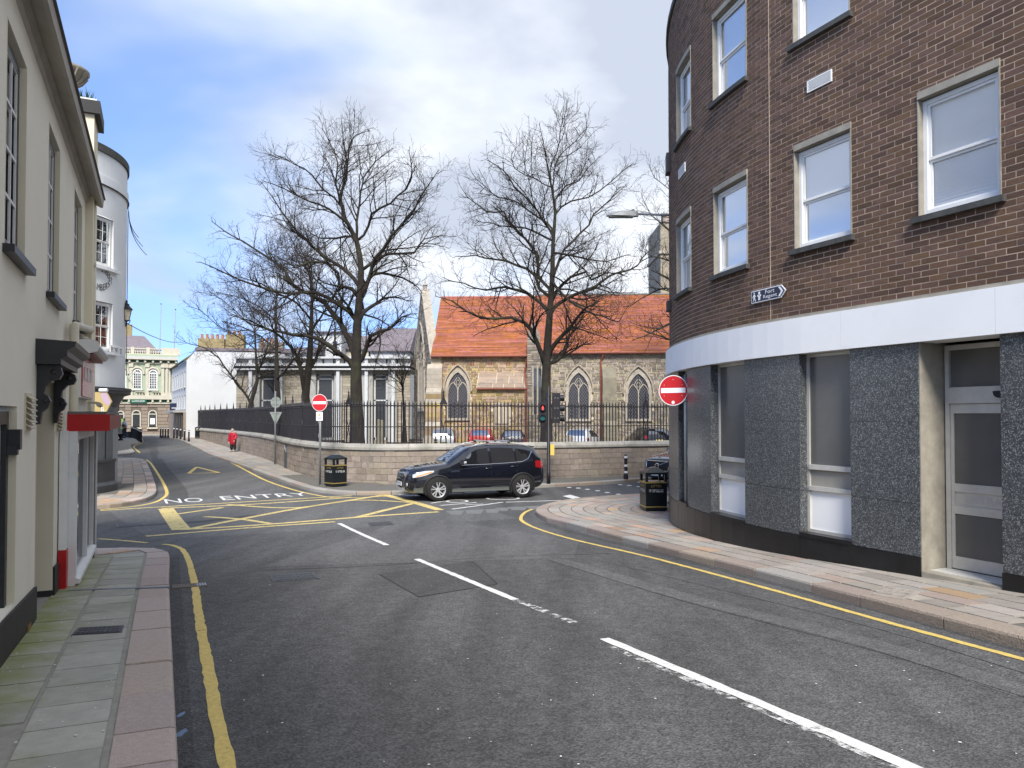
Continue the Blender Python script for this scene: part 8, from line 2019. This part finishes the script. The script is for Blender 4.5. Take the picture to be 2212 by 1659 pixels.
def face(parent, z, y, s=1.):
    for sx in (-1, 1): t = MB(); t.lathe((sx * .032, y - .094 * s, z + .005), [(.011, 0), (.007, .006)], 8, axis=(0, -1, 0)); part('eye', t, 'ink', parent); t = MB(); t.lathe((sx * .078 * s, y, z - .01), [(.03, -.008), (.032, .004), (.015, .012)], 8, axis=(sx, 0, 0)); part('ear', t, 'skin', parent)
    t = MB(); t.hexa([(-.016, y - .085, z - .045), (.016, y - .085, z - .045), (.013, y - .118, z - .042), (-.013, y - .118, z - .042)], [(-.007, y - .088, z + .012), (.007, y - .088, z + .012), (.005, y - .098, z + .012), (-.005, y - .098, z + .012)]); part('nose', t, 'skin', parent)
    t = MB(); t.box(-.024, .024, y - .094, y - .082, z - .072, z - .062); part('mouth', t, 'lamp_red', parent)
# woman in red coat with stick
wp = gnd(503, 976, PAVE); W = thing('person', 'person in a long red coat and black trousers walking with a stick', 'person', (wp[0], wp[1], g(*wp) + PAVE), rad(-18), local=True)
H = 1.52
body = [[(0, .02, .80, .125), (0, .02, .95, .13), (0, -.01, 1.12, .135), (0, -.03, 1.25, .10), (0, -.05, 1.31, .052), (0, -.06, 1.35, .055), (0, -.065, 1.42, .085), (0, -.06, 1.47, .075)],
        [(0, .02, .80, .125), (-.09, .02, .74, .10), (-.10, -.03, .42, .07), (-.10, .0, .08, .048), (-.11, -.10, .04, .04)], [(0, .02, .80, .125), (.09, .02, .74, .10), (.10, .05, .42, .07), (.10, .06, .08, .048), (.11, -.03, .04, .04)],
        [(0, -.03, 1.25, .10), (-.17, -.02, 1.22, .062), (-.25, .0, .98, .048), (-.27, -.04, .76, .034)], [(0, -.03, 1.25, .10), (.17, -.02, 1.22, .062), (.26, .0, 1.0, .048), (.24, -.14, .84, .034)]]
body += [[(-.27, -.04, .76, .034)] + h_ if i == 0 else h_ for i, h_ in enumerate(hand(-.275, -.045, .72, sg=-1))] + [[(.24, -.14, .84, .034)] + h_ if i == 0 else h_ for i, h_ in enumerate(hand(.24, -.15, .81))]
body = [c if isinstance(c[0], tuple) else c for c in body]
bo = skinned('body', body, 'skin', W); 
skinned('coat', [[(0, .02, .40, (.28, .22)), (0, .02, .78, (.26, .21)), (0, .0, 1.0, (.22, .18)), (0, -.02, 1.17, (.19, .15)), (0, -.04, 1.28, (.09, .085))], [(0, -.02, 1.17, (.19, .15)), (-.18, -.02, 1.20, .11), (-.27, .0, .97, .10), (-.29, -.035, .78, .09), (-.295, -.045, .66, .085)], [(0, -.02, 1.17, (.19, .15)), (.18, -.02, 1.20, .11), (.28, .0, .99, .10), (.25, -.13, .85, .085), (.24, -.18, .80, .08)]], 'coat_red', bo)
skinned('trousers', [[(0, .02, .70, .13), (-.085, .02, .62, .095), (-.10, -.03, .40, .11), (-.10, .0, .10, .09)], [(0, .02, .70, .13), (.085, .02, .62, .095), (.10, .05, .40, .11), (.10, .06, .10, .09)]], 'trouser_black', bo)
for sx, yy in ((-1, -.02), (1, .05)): skinned('shoe', [[(sx * .105, yy + .06, .06, .075), (sx * .108, yy - .05, .055, .075), (sx * .11, yy - .16, .05, .065)]], 'shoe_grey', bo)
t = MB(); t.lathe((0, -.05, 1.395), [(.088, 0), (.10, .04), (.098, .09), (.075, .13), (.03, .152), (.0, .155)], 14); 
t.v = [(x, y if y > -.10 or z > 1.46 else -.10, z) for x, y, z in t.v]; part('hair', t, 'hair_grey', bo, smooth=True); face(bo, 1.415, -.06, .95)
sk_ = MB(); q_ = Matrix.Rotation(rad(-18), 4, 'Z'); hp = q_ @ Vector((.245, -.18, .0)); bx_, by_ = wp[0] + hp.x, wp[1] + hp.y; bz_ = g(*wp) + PAVE
sk_.tube([(bx_ + .03, by_ - .02, bz_), (bx_, by_, bz_ + .78), (bx_ + .005, by_ - .01, bz_ + .81), (bx_ - .01, by_ - .09, bz_ + .82)], [.011, .012, .013, .013], 8); solo('walking_stick', sk_, 'timber_dark', 'dark walking stick held by the person in red', 'walking stick')
# man with wheeled case
mp_ = gnd(268, 946, PAVE); Mn = thing('person', 'person in navy waistcoat and pale shirt pulling a wheeled case', 'person', (mp_[0], mp_[1], g(*mp_) + PAVE), rad(-28), local=True)
body = [[(0, 0, .94, .14), (0, 0, 1.10, .145), (0, 0, 1.28, .155), (0, .0, 1.42, .115), (0, -.01, 1.50, .06), (0, -.015, 1.55, .06), (0, -.02, 1.63, .09), (0, -.015, 1.70, .082)],
        [(0, 0, .94, .14), (-.10, 0, .86, .10), (-.11, -.02, .48, .075), (-.11, .0, .09, .05), (-.12, -.11, .04, .042)], [(0, 0, .94, .14), (.10, 0, .86, .10), (.11, .03, .48, .075), (.11, .04, .09, .05), (.12, -.06, .04, .042)],
        [(0, 0, 1.42, .115), (-.20, 0, 1.39, .07), (-.28, .01, 1.10, .052), (-.31, -.03, .86, .037)], [(0, 0, 1.42, .115), (.20, 0, 1.39, .07), (.28, .03, 1.10, .052), (.33, .03, .86, .037)]]
body += [[(-.31, -.03, .86, .037)] + h_ if i == 0 else h_ for i, h_ in enumerate(hand(-.315, -.035, .82, sg=-1))] + [[(.33, .03, .86, .037)] + h_ if i == 0 else h_ for i, h_ in enumerate(hand(.335, .025, .82))]
bo = skinned('body', body, 'skin', Mn)
skinned('shirt', [[(0, 0, .96, (.17, .13)), (0, 0, 1.2, (.175, .135)), (0, 0, 1.36, (.165, .12)), (0, 0, 1.47, .085)], [(0, 0, 1.36, (.165, .12)), (-.20, 0, 1.38, .085), (-.285, .01, 1.10, .07), (-.30, -.01, .98, .06)], [(0, 0, 1.36, (.165, .12)), (.20, 0, 1.38, .085), (.285, .03, 1.10, .07), (.315, .03, .98, .06)]], 'shirt_pale', bo)
skinned('waistcoat', [[(0, -.005, .92, (.185, .145)), (0, -.005, 1.1, (.19, .15)), (0, -.005, 1.28, (.185, .15)), (0, .01, 1.40, (.12, .11))]], 'vest_navy', bo)
skinned('trousers', [[(0, 0, .92, .15), (-.095, 0, .80, .11), (-.11, -.02, .46, .11), (-.11, .0, .10, .09)], [(0, 0, .92, .15), (.095, 0, .80, .13), (.11, .03, .46, .11), (.11, .04, .10, .09)]], 'trouser_grey', bo)
for sx, yy in ((-1, -.01), (1, .03)): skinned('shoe', [[(sx * .115, yy + .07, .06, .075), (sx * .118, yy - .06, .055, .075), (sx * .12, yy - .17, .05, .065)]], 'trouser_black', bo)
t = MB(); t.lathe((0, .0, 1.64), [(.092, 0), (.10, .04), (.085, .085), (.05, .115), (.0, .122)], 14); t.v = [(x, y if z > 1.70 else max(y, -.02), z) for x, y, z in t.v]; part('hair', t, 'hair_brown', bo, smooth=True); face(bo, 1.635, -.015)
q_ = Matrix.Rotation(rad(-28), 4, 'Z') @ Vector((.42, .10, 0)); o = thing('wheeled_case', 'black wheeled case with a raised handle beside the walker', 'suitcase', (mp_[0] + q_.x, mp_[1] + q_.y, g(*mp_) + PAVE), rad(-28), local=True)
t = MB(); t.box(-.2, .2, -.12, .12, .05, .55); part('shell', t, 'trim_black', o)
for sx in (-1, 1):
    t = MB(); t.tube([(sx * .1, .08, .55), (sx * .1, .02, .82)], .01, 6); part('handle_rod', t, 'chrome', o); t = MB(); t.lathe((sx * .16, .1, .05), [(.05, -.02), (.05, .02)], 10, axis=(1, 0, 0)); part('wheel', t, 'tyre', o)
t = MB(); t.tube([(-.11, .02, .82), (.11, .02, .82)], .014, 6); part('grip', t, 'trim_black', o)
